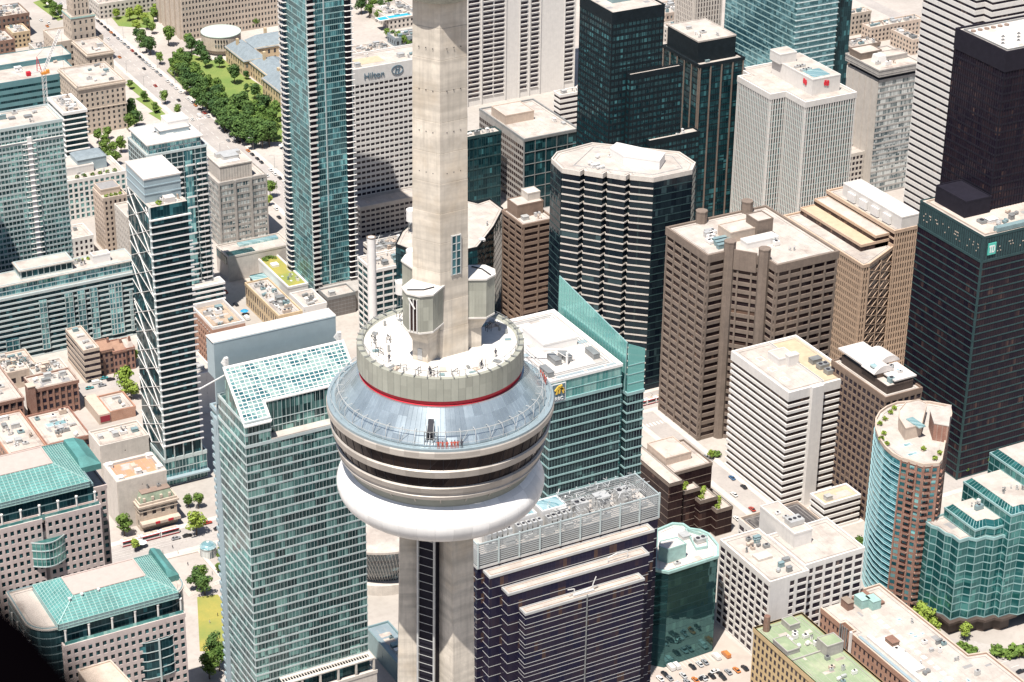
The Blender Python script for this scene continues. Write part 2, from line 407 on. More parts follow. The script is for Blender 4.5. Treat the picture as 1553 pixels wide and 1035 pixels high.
solid('brown_dark',(.085,.06,.05),.6,var=.25);solid('louvre_grey',(.50,.52,.52),.5,.3,var=.1);solid('screen_blue',(.38,.47,.51),.5,.2,var=.06)
solid('logo_red',(.75,.03,.05),.5,var=0,fine=0);solid('sign_teal',(.10,.55,.45),.5,var=0,fine=0);solid('sign_white',(.85,.85,.83),.5,var=0,fine=0);solid('sign_blue',(.02,.10,.35),.5,var=0,fine=0);solid('sign_gold',(.85,.55,.08),.5,var=0,fine=0);solid('sign_dark',(.13,.2,.25),.5,var=.0,fine=0)
brickm('brick_red',(.28,.115,.08),(.35,.155,.105),(.45,.36,.3));brickm('brick_orange',(.50,.25,.16),(.44,.21,.14),(.5,.4,.33));brickm('brick_dark',(.23,.12,.09),(.29,.15,.11),(.3,.25,.2))
solid('brick_yellow',(.62,.46,.26),.9,var=.12,fine=2.5)
glassm('glass_dark',(.016,.014,.028),(.16,.12,.11),.10,1.5,3.6,.08,(.03,.03,.04),metal=.0,rough=.12)
solid('mullion_bow',(.36,.55,.58),.5,.1,var=.1)
glassm('glass_bow',(.05,.22,.27),(.16,.46,.52),.5,1.6,3.05,.08,(.3,.5,.53),metal=.45,rough=.08,mid=(.08,.34,.40))
glassm('glass_saw',(.006,.010,.018),(.05,.085,.095),.12,1.5,3.9,.06,(.02,.035,.04),metal=.1,rough=.06)
glassm('glass_navy',(.018,.018,.045),(.10,.06,.05),.10,1.5,3.9,.10,(.035,.035,.06),metal=.25,rough=.05)
glassm('glass_bronze',(.018,.011,.016),(.20,.125,.09),.09,1.4,3.6,.10,(.06,.04,.035),metal=.2,rough=.1)
glassm('glass_teal',(.012,.05,.06),(.22,.46,.45),.34,1.4,3.2,.10,(.34,.50,.50),metal=.5,rough=.08,mid=(.04,.16,.175),run=4)
glassm('glass_teal_dark',(.005,.022,.030),(.06,.19,.21),.15,1.5,3.3,.08,(.06,.13,.145),metal=.2,rough=.08)
glassm('glass_aqua',(.02,.11,.14),(.28,.58,.60),.38,1.6,3.0,.12,(.50,.62,.63),metal=.5,rough=.1,mid=(.08,.30,.35))
glassm('glass_ritz',(.015,.035,.04),(.22,.42,.39),.34,1.35,3.3,.08,(.30,.46,.44),metal=.42,rough=.07,mid=(.055,.165,.16),run=3)
glassm('glass_rbc',(.010,.014,.024),(.12,.22,.21),.12,1.3,3.9,.10,(.05,.09,.10),metal=.12,rough=.07,run=4)
glassm('glass_green',(.012,.11,.115),(.07,.27,.26),.26,1.8,3.6,.08,(.12,.29,.28),metal=.42,rough=.06,run=3)
glassm('glass_sky',(.20,.42,.46),(.50,.72,.74),.5,1.0,3.0,.10,(.8,.82,.8),metal=.4,rough=.15)
glassm('glass_white',(.05,.10,.12),(.66,.70,.68),.5,1.3,3.5,.10,(.7,.7,.68),metal=.2,rough=.12)
glassm('glass_blue',(.035,.13,.165),(.18,.40,.46),.32,1.6,3.8,.10,(.20,.36,.40),metal=.65,rough=.06)
glassm('glass_court',(.03,.03,.04),(.18,.20,.20),.25,1.2,3.0,.0,metal=.1,rough=.15)
glassm('shangri_glass',(.004,.035,.05),(.17,.46,.50),.34,1.15,3.2,.10,(.07,.24,.27),metal=.5,rough=.07,mid=(.025,.15,.19),run=4)
glassm('pod_glass',(.012,.007,.009),(.12,.085,.07),.08,1.3,9.0,.06,(.05,.04,.04),metal=.15,rough=.06,wob=.01)
def pour(name):
    m=M[name];n=m.node_tree.nodes;l=m.node_tree.links;b=n['Principled BSDF'];src=b.inputs['Base Color'].links[0].from_socket
    g=n.new('ShaderNodeNewGeometry');v=n.new('ShaderNodeVectorMath');v.operation='MULTIPLY';v.inputs[1].default_value=(.02,.02,.55);l.new(g.outputs['Position'],v.inputs[0])
    t=n.new('ShaderNodeTexNoise');t.inputs['Scale'].default_value=1.0;t.inputs['Detail'].default_value=3;l.new(v.outputs[0],t.inputs['Vector'])
    r=n.new('ShaderNodeMapRange');r.inputs[1].default_value=.38;r.inputs[2].default_value=.62;r.inputs[3].default_value=.84;r.inputs[4].default_value=1.06;l.new(t.outputs['Fac'],r.inputs[0])
    x=n.new('ShaderNodeVectorMath');x.operation='SCALE';l.new(src,x.inputs[0]);l.new(r.outputs[0],x.inputs['Scale']);l.new(x.outputs[0],b.inputs['Base Color'])
pour('tower_conc');pour('tower_conc_low')
solid('sand_stone',(.62,.45,.33),.85,var=.14,streak=.25)
def panels(name,n):
    m=M[name];nt=m.node_tree.nodes;l=m.node_tree.links;b=nt['Principled BSDF'];src=b.inputs['Base Color'].links[0].from_socket
    g=nt.new('ShaderNodeNewGeometry');sp=nt.new('ShaderNodeSeparateXYZ');l.new(g.outputs['Position'],sp.inputs[0])
    def mt(op,a,c=None):
        q=nt.new('ShaderNodeMath');q.operation=op
        for i_,v in enumerate((a,c)):
            if v is None:continue
            if isinstance(v,(int,float)):q.inputs[i_].default_value=v
            else:l.new(v,q.inputs[i_])
        return q.outputs[0]
    a=mt('ARCTAN2',mt('SUBTRACT',sp.outputs[1],TY_),mt('SUBTRACT',sp.outputs[0],TX_));k=mt('FLOOR',mt('MULTIPLY',a,n/(2*math.pi)))
    z=mt('FLOOR',mt('MULTIPLY',sp.outputs[2],.35));cb=nt.new('ShaderNodeCombineXYZ');l.new(k,cb.inputs[0]);l.new(z,cb.inputs[1])
    w=nt.new('ShaderNodeTexWhiteNoise');w.noise_dimensions='3D';l.new(cb.outputs[0],w.inputs['Vector'])
    x=nt.new('ShaderNodeVectorMath');x.operation='SCALE';l.new(src,x.inputs[0]);l.new(mt('ADD',mt('MULTIPLY',w.outputs['Value'],.24),.86),x.inputs['Scale']);l.new(x.outputs[0],b.inputs['Base Color'])
    r=mt('ADD',mt('MULTIPLY',w.outputs['Value'],.12),b.inputs['Roughness'].default_value-.06);l.new(r,b.inputs['Roughness'])
TX_,TY_=at(668.0,603,338)
M['cone_metal'].node_tree.nodes['Principled BSDF'].inputs['Roughness'].default_value=.28;M['cone_metal'].node_tree.nodes['Principled BSDF'].inputs['Metallic'].default_value=.65
panels('cone_metal',60);panels('radome_white',36);panels('pod_band',48);panels('clad_sage',72)
def leafmat(name,a,b):
    t=NT(name);oi=t.node('ShaderNodeObjectInfo');n=t.ramp(t.noise(.6,3),.35,.65)
    k=t.math('ADD',t.math('MULTIPLY',n,.55),t.math('MULTIPLY',oi.outputs['Random'],.5));c=t.mix(k,a,b)
    t.link(c,t.b.inputs['Base Color']);t.b.inputs['Roughness'].default_value=.8;t.b.inputs['Specular IOR Level'].default_value=.2
leafmat('leaf',(.05,.11,.025),(.19,.28,.06));leafmat('leaf_dark',(.03,.075,.03),(.12,.20,.05));leafmat('leaf_lime',(.17,.26,.04),(.34,.42,.08));solid('bark',(.12,.09,.07),.95)
def lawnmat(name,a,b,c):
    t=NT(name);k=t.ramp(t.noise(.06,4),.4,.65);m=t.mix(k,a,b);m=t.mix(t.math('MULTIPLY',t.ramp(t.noise(1.2,3),.4,.7),.6),m,c);t.link(m,t.b.inputs['Base Color']);t.b.inputs['Roughness'].default_value=.95
lawnmat('lawn',(.17,.25,.06),(.26,.30,.08),(.10,.17,.04));lawnmat('lawn_gold',(.40,.34,.08),(.22,.27,.07),(.30,.28,.07))
for nm_ in('black_steel','black_granite','teal_steel','dark_metal'):
    b_=M[nm_].node_tree.nodes['Principled BSDF'];b_.inputs['Specular IOR Level'].default_value=.12;b_.inputs['Metallic'].default_value=0;b_.inputs['Roughness'].default_value=.65
for nm_ in('glass_dark','glass_bronze','glass_navy','glass_teal_dark','pod_glass','glass_saw','glass_rbc','glass_court'):
    b_=M[nm_].node_tree.nodes['Principled BSDF'];b_.inputs['Specular IOR Level'].default_value=.12;b_.inputs['Metallic'].default_value*=.6
# ground
t=NT('pavement');f=t.ramp(t.noise(.02,5),.35,.65);c=t.mix(f,(.42,.375,.34),(.56,.505,.46));c=t.mix(t.math('MULTIPLY',t.ramp(t.noise(.35,4),.45,.7),.45),c,(.36,.31,.28));c=t.mix(t.math('MULTIPLY',t.ramp(t.noise(.006,2),.5,.6),.25),c,(.30,.30,.27))
t.link(c,t.b.inputs['Base Color']);t.b.inputs['Roughness'].default_value=.95
t=NT('asphalt');f=t.ramp(t.noise(.06,5),.35,.65);c=t.mix(f,(.38,.345,.325),(.47,.43,.40));c=t.mix(t.math('MULTIPLY',t.ramp(t.noise(.7,3),.5,.7),.4),c,(.29,.26,.245));t.link(c,t.b.inputs['Base Color']);t.b.inputs['Roughness'].default_value=.9
t=NT('kerb_walk');f=t.ramp(t.noise(.12,5),.3,.7);c=t.mix(f,(.55,.48,.43),(.70,.63,.57));t.link(c,t.b.inputs['Base Color']);t.b.inputs['Roughness'].default_value=.95
solid('lot_asphalt',(.50,.43,.38),.95,var=.12,scale=.08,stain=(.36,.3,.27),stain_amt=.5);solid('line_white',(.75,.72,.68),.8,var=.15);solid('line_yellow',(.65,.48,.2),.8,var=.1)
# ================================================================ the landmark tower
TX,TY=at(668.0,603,338)
CA=math.atan2(-TY,-TX)               # direction towards the viewer
def pol(deg,r,u=0.0):                # deg: angle from the viewer's direction, positive to the picture's left
    a=CA-math.radians(deg);return(TX+math.cos(a)*r-math.sin(a)*u,TY+math.sin(a)*r+math.cos(a)*u)
def build_tower():
    T=thing('observation_tower','tall pale concrete needle tower with a round observation pod and white ring below it','tower',(TX,TY,0))
    # upper shaft: hexagon with one edge to the viewer, recessed seams every few metres
    def hexp(R):return [pol(60*i,R) for i in range(0,-6,-1)]
    m=MB();zs=[344]+[350+6.1*i for i in range(14)];R0=6.35
    for i in range(len(zs)-1):
        r=R0-(zs[i]-344)*.0085;m.prism(hexp(r),zs[i],zs[i+1]-.12,top=True,bot=True);m.prism(hexp(r-.09),zs[i+1]-.14,zs[i+1]+.02)
    m.build('shaft','tower_conc',T)
    m=MB();h=hexp(5.9)
    for a,b in((h[0],h[1]),(h[5],h[0])):
        L=math.dist(a,b)
        for k in range(6):
            z=372+k*8.2
            for u in(.25,.5,.75):m.wallbox(a,b,L*u-.08,L*u+.08,0,.12,z,z+.16)
    m.build('anchor_bolts','dark_metal',T)
    # tall twin window in the right-hand face
    a,b=hexp(6.16)[1],hexp(6.16)[0]
    a,b=hexp(6.16)[0],hexp(6.16)[5]
    if pj(*b,370)[0]<pj(*a,370)[0]:a,b=hexp(6.16)[1],hexp(6.16)[0]
    pr=sorted([hexp(6.2)[5],hexp(6.2)[1]],key=lambda p:-pj(*p,370)[0])[0];a=hexp(6.2)[0];b=pr
    L=math.dist(a,b);fw_=MB();gl=MB()
    t=((b[0]-a[0])/L,(b[1]-a[1])/L);n=(t[1],-t[0])
    if n[0]*TX+n[1]*TY>0 and (a[0]-TX)*n[0]+(a[1]-TY)*n[1]<0:a,b=b,a;ux=(1-.62,1-.42,1-.38)
    P=lambda q,w,lo,hi,c,d,e,mb:mb.wallbox(q,w,lo,hi,c,d,e,e)
    def side(mb,u0,u1,d0,d1,z0,z1):
        # choose the winding that puts the outside on the right
        p,q=a,b
        nn=((q[1]-p[1])/L,-(q[0]-p[0])/L)
        if nn[0]*(p[0]-TX)+nn[1]*(p[1]-TY)<0:p,q=q,p;u0,u1=1-u1,1-u0
        mb.wallbox(p,q,L*u0,L*u1,d0,d1,z0,z1)
    side(gl,.40,.70,-.1,.12,367.4,375.4)
    for k in range(6):side(fw_,.38,.72,-.1,.22,367.3+k*1.62,367.42+k*1.62)
    for u in(.38,.54,.70):side(fw_,u,u+.03,-.1,.28,367.2,375.6)
    gl.build('window','glass_blue',T);fw_.build('window_frame','metal_pale',T)
    # machine rooms on the elevator notches
    for deg,R,wd,nm,top,bot in((28,8.6,6.5,'front',365.2,357.6),(-92,8.2,6.0,'right',365.2,357.2),(148,8.2,6.6,'rear',365.2,357.4)):
        A=[pol(deg,R-4.5,-wd/2),pol(deg,R+.6,-wd/2),pol(deg,R+2.3,-wd/2+1.9),pol(deg,R+2.3,wd/2-1.9),pol(deg,R+.6,wd/2),pol(deg,R-4.5,wd/2)]
        m=MB();m.prism(A,bot,top)
        for k in range(6):
            p,q=A[k],A[(k+1)%6];Lq=math.dist(p,q)
            for j in range(int(Lq/.6)):m.wallbox(p,q,j*.6,j*.6+.06,0,.05,bot+.2,top-.2)
        o=m.build('machine_room','clad_sage',T)
        m=MB();m.prism(offset(A,.22,True),top,top+.35);m.prism(offset(A,.12,True),bot-.35,bot);m.build('roof','deck_white',o)
        m=MB()
        for k in range(3):m.box(*[v for v in (0,0,0,0,0,0)]) if False else None
        q=pol(deg,R,1.0);p2=pol(deg,R+1.5,-1.8);m.bar((*q,top+.5),(*p2,top+.5),.14);m.bar((*q,top+.5),(*pol(deg,R-2,2.2),top+.5),.14);m.build('rail','dark_metal',o)
        # concrete bracket that carries the room, tapering down to the deck
        m=MB();w2=wd*.5
        Q=[pol(deg,3.5,-w2),pol(deg,R+1.2,-w2+1),pol(deg,R+1.2,w2-1),pol(deg,3.5,w2)]
        Q2=[pol(deg,3.5,-w2+.4),pol(deg,R-.2,-w2+1.6),pol(deg,R-.2,w2-1.6),pol(deg,3.5,w2-.4)]
        m.prism(Q2,354.2,bot-.35,taper=Q);m.prism(Q2,343,354.2);m.build('bracket','tower_conc',T)
        m=MB();g=MB();dd=MB()
        if deg==28:
            p,q=A[2],A[3];nn=1
            if ((q[1]-p[1]))*(p[0]-TX)-(q[0]-p[0])*(p[1]-TY)<0:p,q=q,p
            Lq=math.dist(p,q);g.wallbox(p,q,Lq*.22,Lq*.80,-.05,.1,bot+.2,top-.9);g.build('window','glass_bronze',o)
            for u in(.22,.5,.78):m.wallbox(p,q,Lq*u,Lq*u+.16,-.05,.25,bot+.1,top-.7)
            m.bar((*pol(deg,R+2.7,-.9),top-.5),(*pol(deg,R+2.7,.5),top-2.6),.15);m.build('window_frame','white_paint',o)
        p,q=Q2[1],Q2[2]
        if ((q[1]-p[1]))*(p[0]-TX)-(q[0]-p[0])*(p[1]-TY)<0:p,q=q,p
        Lq=math.dist(p,q);dd.wallbox(p,q,Lq*.35,Lq*.65,-.05,.08,350.35,352.7);dd.build('door','metal_pale',T)
    # lower shaft: hexagonal core, three legs, elevator notches
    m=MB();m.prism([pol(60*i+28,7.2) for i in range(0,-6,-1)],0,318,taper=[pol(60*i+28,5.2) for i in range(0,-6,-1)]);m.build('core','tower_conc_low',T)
    for deg in(88,-32,-152):
        m=MB();f=lambda R,w:[pol(deg,1,w),pol(deg,1,-w),pol(deg,R,-w*.92),pol(deg,R,w*.92)]
        a,b=f(15,3.6),f(8.2,2.75)
        if (a[1][0]-a[0][0])*(a[2][1]-a[1][1])-(a[1][1]-a[0][1])*(a[2][0]-a[1][0])<0:a.reverse();b.reverse()
        m.prism(a,0,200,taper=[(p[0]*.35+q[0]*.65,p[1]*.35+q[1]*.65) for p,q in zip(a,b)]);m.prism([(p[0]*.35+q[0]*.65,p[1]*.35+q[1]*.65) for p,q in zip(a,b)],200,318,taper=b);m.build('leg','tower_conc',T)
    for deg in(28,-92,148):
        m=MB();g=MB();w=1.9
        for z in range(200,316,2):
            r=6.35+(316-z)*.012
            m.bar((*pol(deg,r,-w),z),(*pol(deg,r,w),z),.07)
        for u in(-w,w):m.bar((*pol(deg,6.2,u),316),(*pol(deg,7.8,u),190),.28)
        m.build('elevator_rails','metal_pale',T)
        A=[pol(deg,4,-w),pol(deg,5.6,-w),pol(deg,5.6,w),pol(deg,4,w)]
        B=[pol(deg,4,-w),pol(deg,7.2,-w),pol(deg,7.2,w),pol(deg,4,w)]
        if (A[1][0]-A[0][0])*(A[2][1]-A[1][1])-(A[1][1]-A[0][1])*(A[2][0]-A[1][0])<0:A.reverse();B.reverse()
        g.prism(B,190,316,taper=A);g.build('elevator_shaft','black_steel',T)
    # pod
    def ring(name,prof,mat,parent=T,n=144,smooth=True):
        m=MB();m.lathe(TX,TY,prof,n);return m.build(name,mat,parent,smooth=False)
    ring('deck',[(0,350.0),(14.2,350.0),(15.2,350.5)],'deck_white')
    d=ring('drum_wall',[(15.1,350.45),(15.3,350.62),(15.5,350.75),(16.35,350.75),(16.45,350.8),(16.45,345.9),(16.0,345.7)],'clad_sage')
    m=MB()
    for i in range(72):
        a=2*math.pi*i/72;m.bar((TX+16.46*math.cos(a),TY+16.46*math.sin(a),345.95),(TX+16.46*math.cos(a),TY+16.46*math.sin(a),350.8),.035)
    m.build('panel_seams','clad_sage_dark',T)
    m=MB()
    for i in range(40):
        a=2*math.pi*i/40;c,s_=math.cos(a),math.sin(a)
        m.bar((TX+15.3*c,TY+15.3*s_,351.0),(TX+16.6*c,TY+16.6*s_,351.1),.12)
        m.bar((TX+15.4*c,TY+15.4*s_,350.9),(TX+15.4*c,TY+15.4*s_,351.9),.05)
    m.lathe(TX,TY,[(15.36,351.85),(15.44,351.9),(15.44,351.96),(15.36,351.96),(15.36,351.85)],80);m.build('deck_railing','metal_grey',T)
    ring('red_band',[(16.0,345.75),(15.9,345.6),(15.9,344.9),(16.2,344.75)],'red_paint')
    cone=ring('cone_roof',[(15.9,344.7),(16.6,344.6),(20.9,338.9),(21.0,338.6)],'cone_metal')
    m=MB()
    for i in range(120):
        a=2*math.pi*i/120;c,s_=math.cos(a),math.sin(a);m.bar((TX+16.6*c,TY+16.6*s_,344.62),(TX+20.95*c,TY+20.95*s_,338.86),.04,n=3)
    m.build('roof_seams','cone_metal',cone)
    ring('walkway',[(20.9,338.5),(21.9,338.5),(22.0,338.75),(22.6,338.75),(22.6,338.2)],'zinc_blue')
    ring('fascia',[(22.6,338.25),(22.75,338.0),(22.72,336.8),(22.4,336.5)],'pod_band')
    ring('window_band',[(22.3,336.55),(21.7,333.7)],'pod_glass')
    ring('pod_ring',[(21.75,333.75),(22.1,333.5),(21.8,332.0),(21.3,331.7)],'pod_band')
    ring('window_band',[(21.2,331.75),(20.6,329.4)],'pod_glass')
    ring('pod_ring',[(20.65,329.45),(21.1,329.2),(20.8,328.0),(20.4,327.8),(20.4,327.3),(20.6,327.1),(19.9,326.0),(19.3,325.8)],'pod_band')
    ring('undercut',[(19.2,326),(18.4,323.2)],'clad_sage_dark')
    m=MB()
    for i in range(56):
        a=2*math.pi*i/56;c,s_=math.cos(a),math.sin(a)
        m.bar((TX+22.34*c,TY+22.34*s_,336.5),(TX+21.76*c,TY+21.76*s_,333.7),.045,n=4);m.bar((TX+21.24*c,TY+21.24*s_,331.7),(TX+20.66*c,TY+20.66*s_,329.4),.045,n=4)
    m.build('window_mullions','dark_metal',T)
    m=MB()
    for i in range(24):
        a=2*math.pi*i/24+.05;c,s_=math.cos(a),math.sin(a);m.bar((TX+19.6*c,TY+19.6*s_,325.9),(TX+18.3*c,TY+18.3*s_,324.2),.16)
    m.build('struts','pod_band',T)
    pr=[(17.0,324.6),(18.3,323.9),(19.4,323.0),(20.3,322.0),(20.85,321.0),(21.1,320.0),(21.05,319.0),(20.8,318.1),(20.3,317.2),(19.6,316.5),(18.7,315.8),(17.6,315.2),(16.3,314.6),(14.8,314.0),(13.2,313.5),(11.6,313.1)]
    m=MB();m.lathe(TX,TY,pr,160);rd=m.build('radome','radome_white',T,smooth=True)
    m=MB()
    for i in range(36):
        a=2*math.pi*i/36;c,s_=math.cos(a),math.sin(a)
        for k in range(1,14):m.bar((TX+pr[k][0]*c,TY+pr[k][0]*s_,pr[k][1]),(TX+pr[k+1][0]*c,TY+pr[k+1][0]*s_,pr[k+1][1]),.018,n=3)
    m.build('radome_seams','metal_pale',rd)
    m=MB();m.lathe(TX,TY,[(pr[-1][0],pr[-1][1]),(6,313)],64);m.build('pod_floor','conc_grey',T)
    # safety frame round the roof edge
    m=MB();n=44
    for i in range(n):
        a=2*math.pi*i/n;b=2*math.pi*(i+1)/n;mid=(a+b)/2
        q=lambda r,t,z:(TX+r*math.cos(t),TY+r*math.sin(t),z)
        m.bar(q(20.4,a,341.4),q(20.4,b,341.4),.07);m.bar(q(20.95,a,340.4),q(20.4,a,341.4),.07);m.bar(q(20.95,a,338.7),q(20.95,a,340.4),.07);m.bar(q(20.4,a,341.4),q(19.3,a,341.4),.07);m.bar(q(20.95,a,338.8),q(20.4,mid,341.4),.045) if i%2 else None
        m.bar(q(21.95,a,338.7),q(21.95,a,339.8),.04);m.bar(q(21.95,a,339.8),q(21.95,b,339.8),.035)
    m.build('safety_frame','metal_pale',T)
    # hatch with rails at the roof edge
    a0=CA+math.radians(3);m=MB()
    hx,hy=pol(4.5,19.6);m2=MB();p=[pol(7.3,18.4),pol(3.9,18.4),pol(3.9,20.4),pol(7.3,20.4)]
    m2.hexa([(*p[0],340),(*p[1],340),(*p[2],339),(*p[3],339),(*p[0],343.2),(*p[1],343.2),(*p[2],341.6),(*p[3],341.6)]);hb=m2.build('hatch','dark_metal',T)
    for u in(8.4,7.2,3.8,1.8):m.bar((*pol(u,20.9),338.8),(*pol(u,20.9),341.6),.09);m.bar((*pol(u,20.9),341.6),(*pol(u,19),342.6),.07)
    m.bar((*pol(8.4,20.9),341.6),(*pol(1.8,20.9),341.6),.09);m.bar((*pol(8.4,20.9),340.2),(*pol(1.8,20.9),340.2),.07);m.build('hatch_rail','metal_grey',T)
    # deck equipment
    r=random.Random(5);k=0
    for i in range(46):
        deg=r.uniform(-170,170);R=r.choice([r.uniform(12.6,14.2)]*3+[r.uniform(9.5,12)])
        if abs(deg-28)<26 and R<12:continue
        if abs(deg+92)<26 and R<12.5:continue
        m=MB();c=pol(deg,R);sx,sy,h=r.uniform(.5,1.6),r.uniform(.3,.9),r.uniform(.15,.9)
        kd=r.random();a=math.radians(deg)
        q=[pol(deg-sx*2.2,R-sy),pol(deg+sx*2.2,R-sy),pol(deg+sx*2.2,R+sy),pol(deg-sx*2.2,R+sy)]
        if (q[1][0]-q[0][0])*(q[2][1]-q[1][1])-(q[1][1]-q[0][1])*(q[2][0]-q[1][0])<0:q.reverse()
        if kd<.45:m.prism(q,350.02,350.02+h*.5);m.build('deck_hatch',r.choice(['metal_grey','conc_tan','teal_metal']),T)
        elif kd<.8:
            for p_ in q:m.bar((*p_,350),(*p_,350.9+h),.05)
            m.bar((*q[0],350.9+h),(*q[2],350.9+h),.07);m.bar((*q[0],350.5),(*q[2],350.9+h),.06);m.build('equipment_frame','dark_metal',T)
        else:m.cyl(*c,.25,350,350.8+h,10);m.build('vent','metal_grey',T)
    # upper small pod, just above the frame
    m=MB();m.lathe(TX,TY,[(5,421.5),(7.6,422.6),(8.6,425),(8.6,430),(7,433),(4.5,434)],64);m.build('upper_pod','clad_sage',T,smooth=True)
    m=MB();m.cyl(TX,TY,4.6,432,447,12);m.cyl(TX,TY,2.2,447,553,12,r2=.6);m.build('mast','white_paint',T)
    return T
build_tower()
solid('teal_soft',(.13,.28,.31),.5,.2,var=.12);solid('copper_teal_pale2',(.55,.62,.56),.7,var=.12);solid('roof_grey2',(.33,.32,.32),.9,var=.2);solid('roof_brown2',(.40,.24,.17),.9,var=.2);solid('roof_rust',(.50,.38,.28),.95,var=.25,stain=(.10,.06,.05),stain_amt=.9)
solid('roof_pink',(.52,.43,.39),.95,var=.08,stain=(.5,.42,.38),stain_amt=.3);solid('brown_grey',(.20,.18,.17),.7,var=.15);solid('sign_maroon',(.30,.02,.04),.5,var=.1);solid('sage_copper',(.32,.38,.28),.7,var=.25,streak=.3)
glassm('glass_green3',(.04,.18,.17),(.14,.36,.34),.4,2.0,3.6,.08,(.2,.4,.38),metal=.5,rough=.08);glassm('glass_lattice',(.03,.035,.05),(.25,.40,.46),.15,2.0,2.0,0,metal=.3,rough=.1)
glassm('glass_td',(.015,.011,.022),(.09,.055,.05),.10,1.5,3.75,.10,(.02,.018,.03),metal=.1,rough=.08)
glassm('glass_brown',(.022,.012,.014),(.10,.055,.045),.10,2,3.9,.08,(.05,.035,.03),metal=.1,rough=.15)
glassm('glass_mirror',(.05,.13,.14),(.08,.20,.20),.2,1.8,3.6,.07,(.05,.12,.13),metal=.75,rough=.04,wob=.012)
glassm('glass_green2',(.10,.34,.33),(.36,.62,.58),.4,1.3,3.9,.0,metal=.4,rough=.1)
glassm('glass_sky2',(.03,.15,.18),(.42,.60,.55),.50,1.75,1.2,.0,metal=.35,rough=.12,mid=(.22,.46,.46),run=2)
t=NT('fin_glass');t.b.inputs['Base Color'].default_value=(.25,.62,.58,1);t.b.inputs['Roughness'].default_value=.15;t.b.inputs['Metallic'].default_value=.3;t.b.inputs['Alpha'].default_value=.82
def leafball(cx,cy,cz,R,n,seed,squash=.75,size=.38):
    rr=random.Random(seed);m=MB()
    for i in range(n):
        t=rr.uniform(0,2*math.pi);c=rr.uniform(-.6,1);s_=math.sqrt(max(0,1-c*c));k=R*rr.uniform(.6,1.05)
        p=Vector((cx+math.cos(t)*s_*k,cy+math.sin(t)*s_*k,cz+c*k*squash));u=Vector((rr.uniform(-1,1),rr.uniform(-1,1),rr.uniform(-1,1))).normalized();v=u.cross(Vector((rr.uniform(-1,1),rr.uniform(-1,1),rr.uniform(-.5,1)))).normalized()
        a=size*rr.uniform(.7,1.4);m.face([p-u*a-v*a*.6,p+u*a-v*a*.6,p+u*a+v*a*.6,p-u*a+v*a*.6])
    return m

for nm_ in('glass_td','glass_brown'):M[nm_].node_tree.nodes['Principled BSDF'].inputs['Specular IOR Level'].default_value=.07
# ================================================================ buildings
def P(z,pts):
    q=[at(a,b,z) for a,b in pts];A=sum(q[i][0]*q[(i+1)%len(q)][1]-q[(i+1)%len(q)][0]*q[i][1] for i in range(len(q)))
    return q if A>0 else q[::-1]
def ST(**k):return k
FOOT=[]
def B(name,label,px,py,z,XR,XL=None,d=None,st=None,cat='office tower',base=None,**k):
    if z is None:z=zb(px,py,base)
    poly=rect(px,py,z,XR,XL,d);FOOT.append((label[:30],poly,z))
    return building(name,label,poly,z,st,cat,**k),poly,z
def textobj(txt,size,p,q,u,z,mat,parent,name='lettering',d=.25,bold=.02):
    """raised letters on the wall p->q starting u metres along it, foot at height z"""
    cu=D.curves.new(name,'FONT');cu.body=txt;cu.size=size;cu.extrude=.12;cu.offset=bold
    L=math.dist(p,q);t=((q[0]-p[0])/L,(q[1]-p[1])/L);n=(t[1],-t[0])
    o=D.objects.new(name,cu);COL.objects.link(o);R=rootloc(parent);o.parent=parent
    o.location=(p[0]+t[0]*u+n[0]*d-R[0],p[1]+t[1]*u+n[1]*d-R[1],z-R[2]);o.rotation_euler=(math.pi/2,0,math.atan2(t[1],t[0]));cu.materials.append(M[mat])
    bpy.context.view_layer.update();me=D.meshes.new_from_object(o.evaluated_get(bpy.context.evaluated_depsgraph_get()));nm=D.objects.new(name,me);COL.objects.link(nm);nm.parent=parent;nm.location=o.location;nm.rotation_euler=o.rotation_euler;D.objects.remove(o);return nm
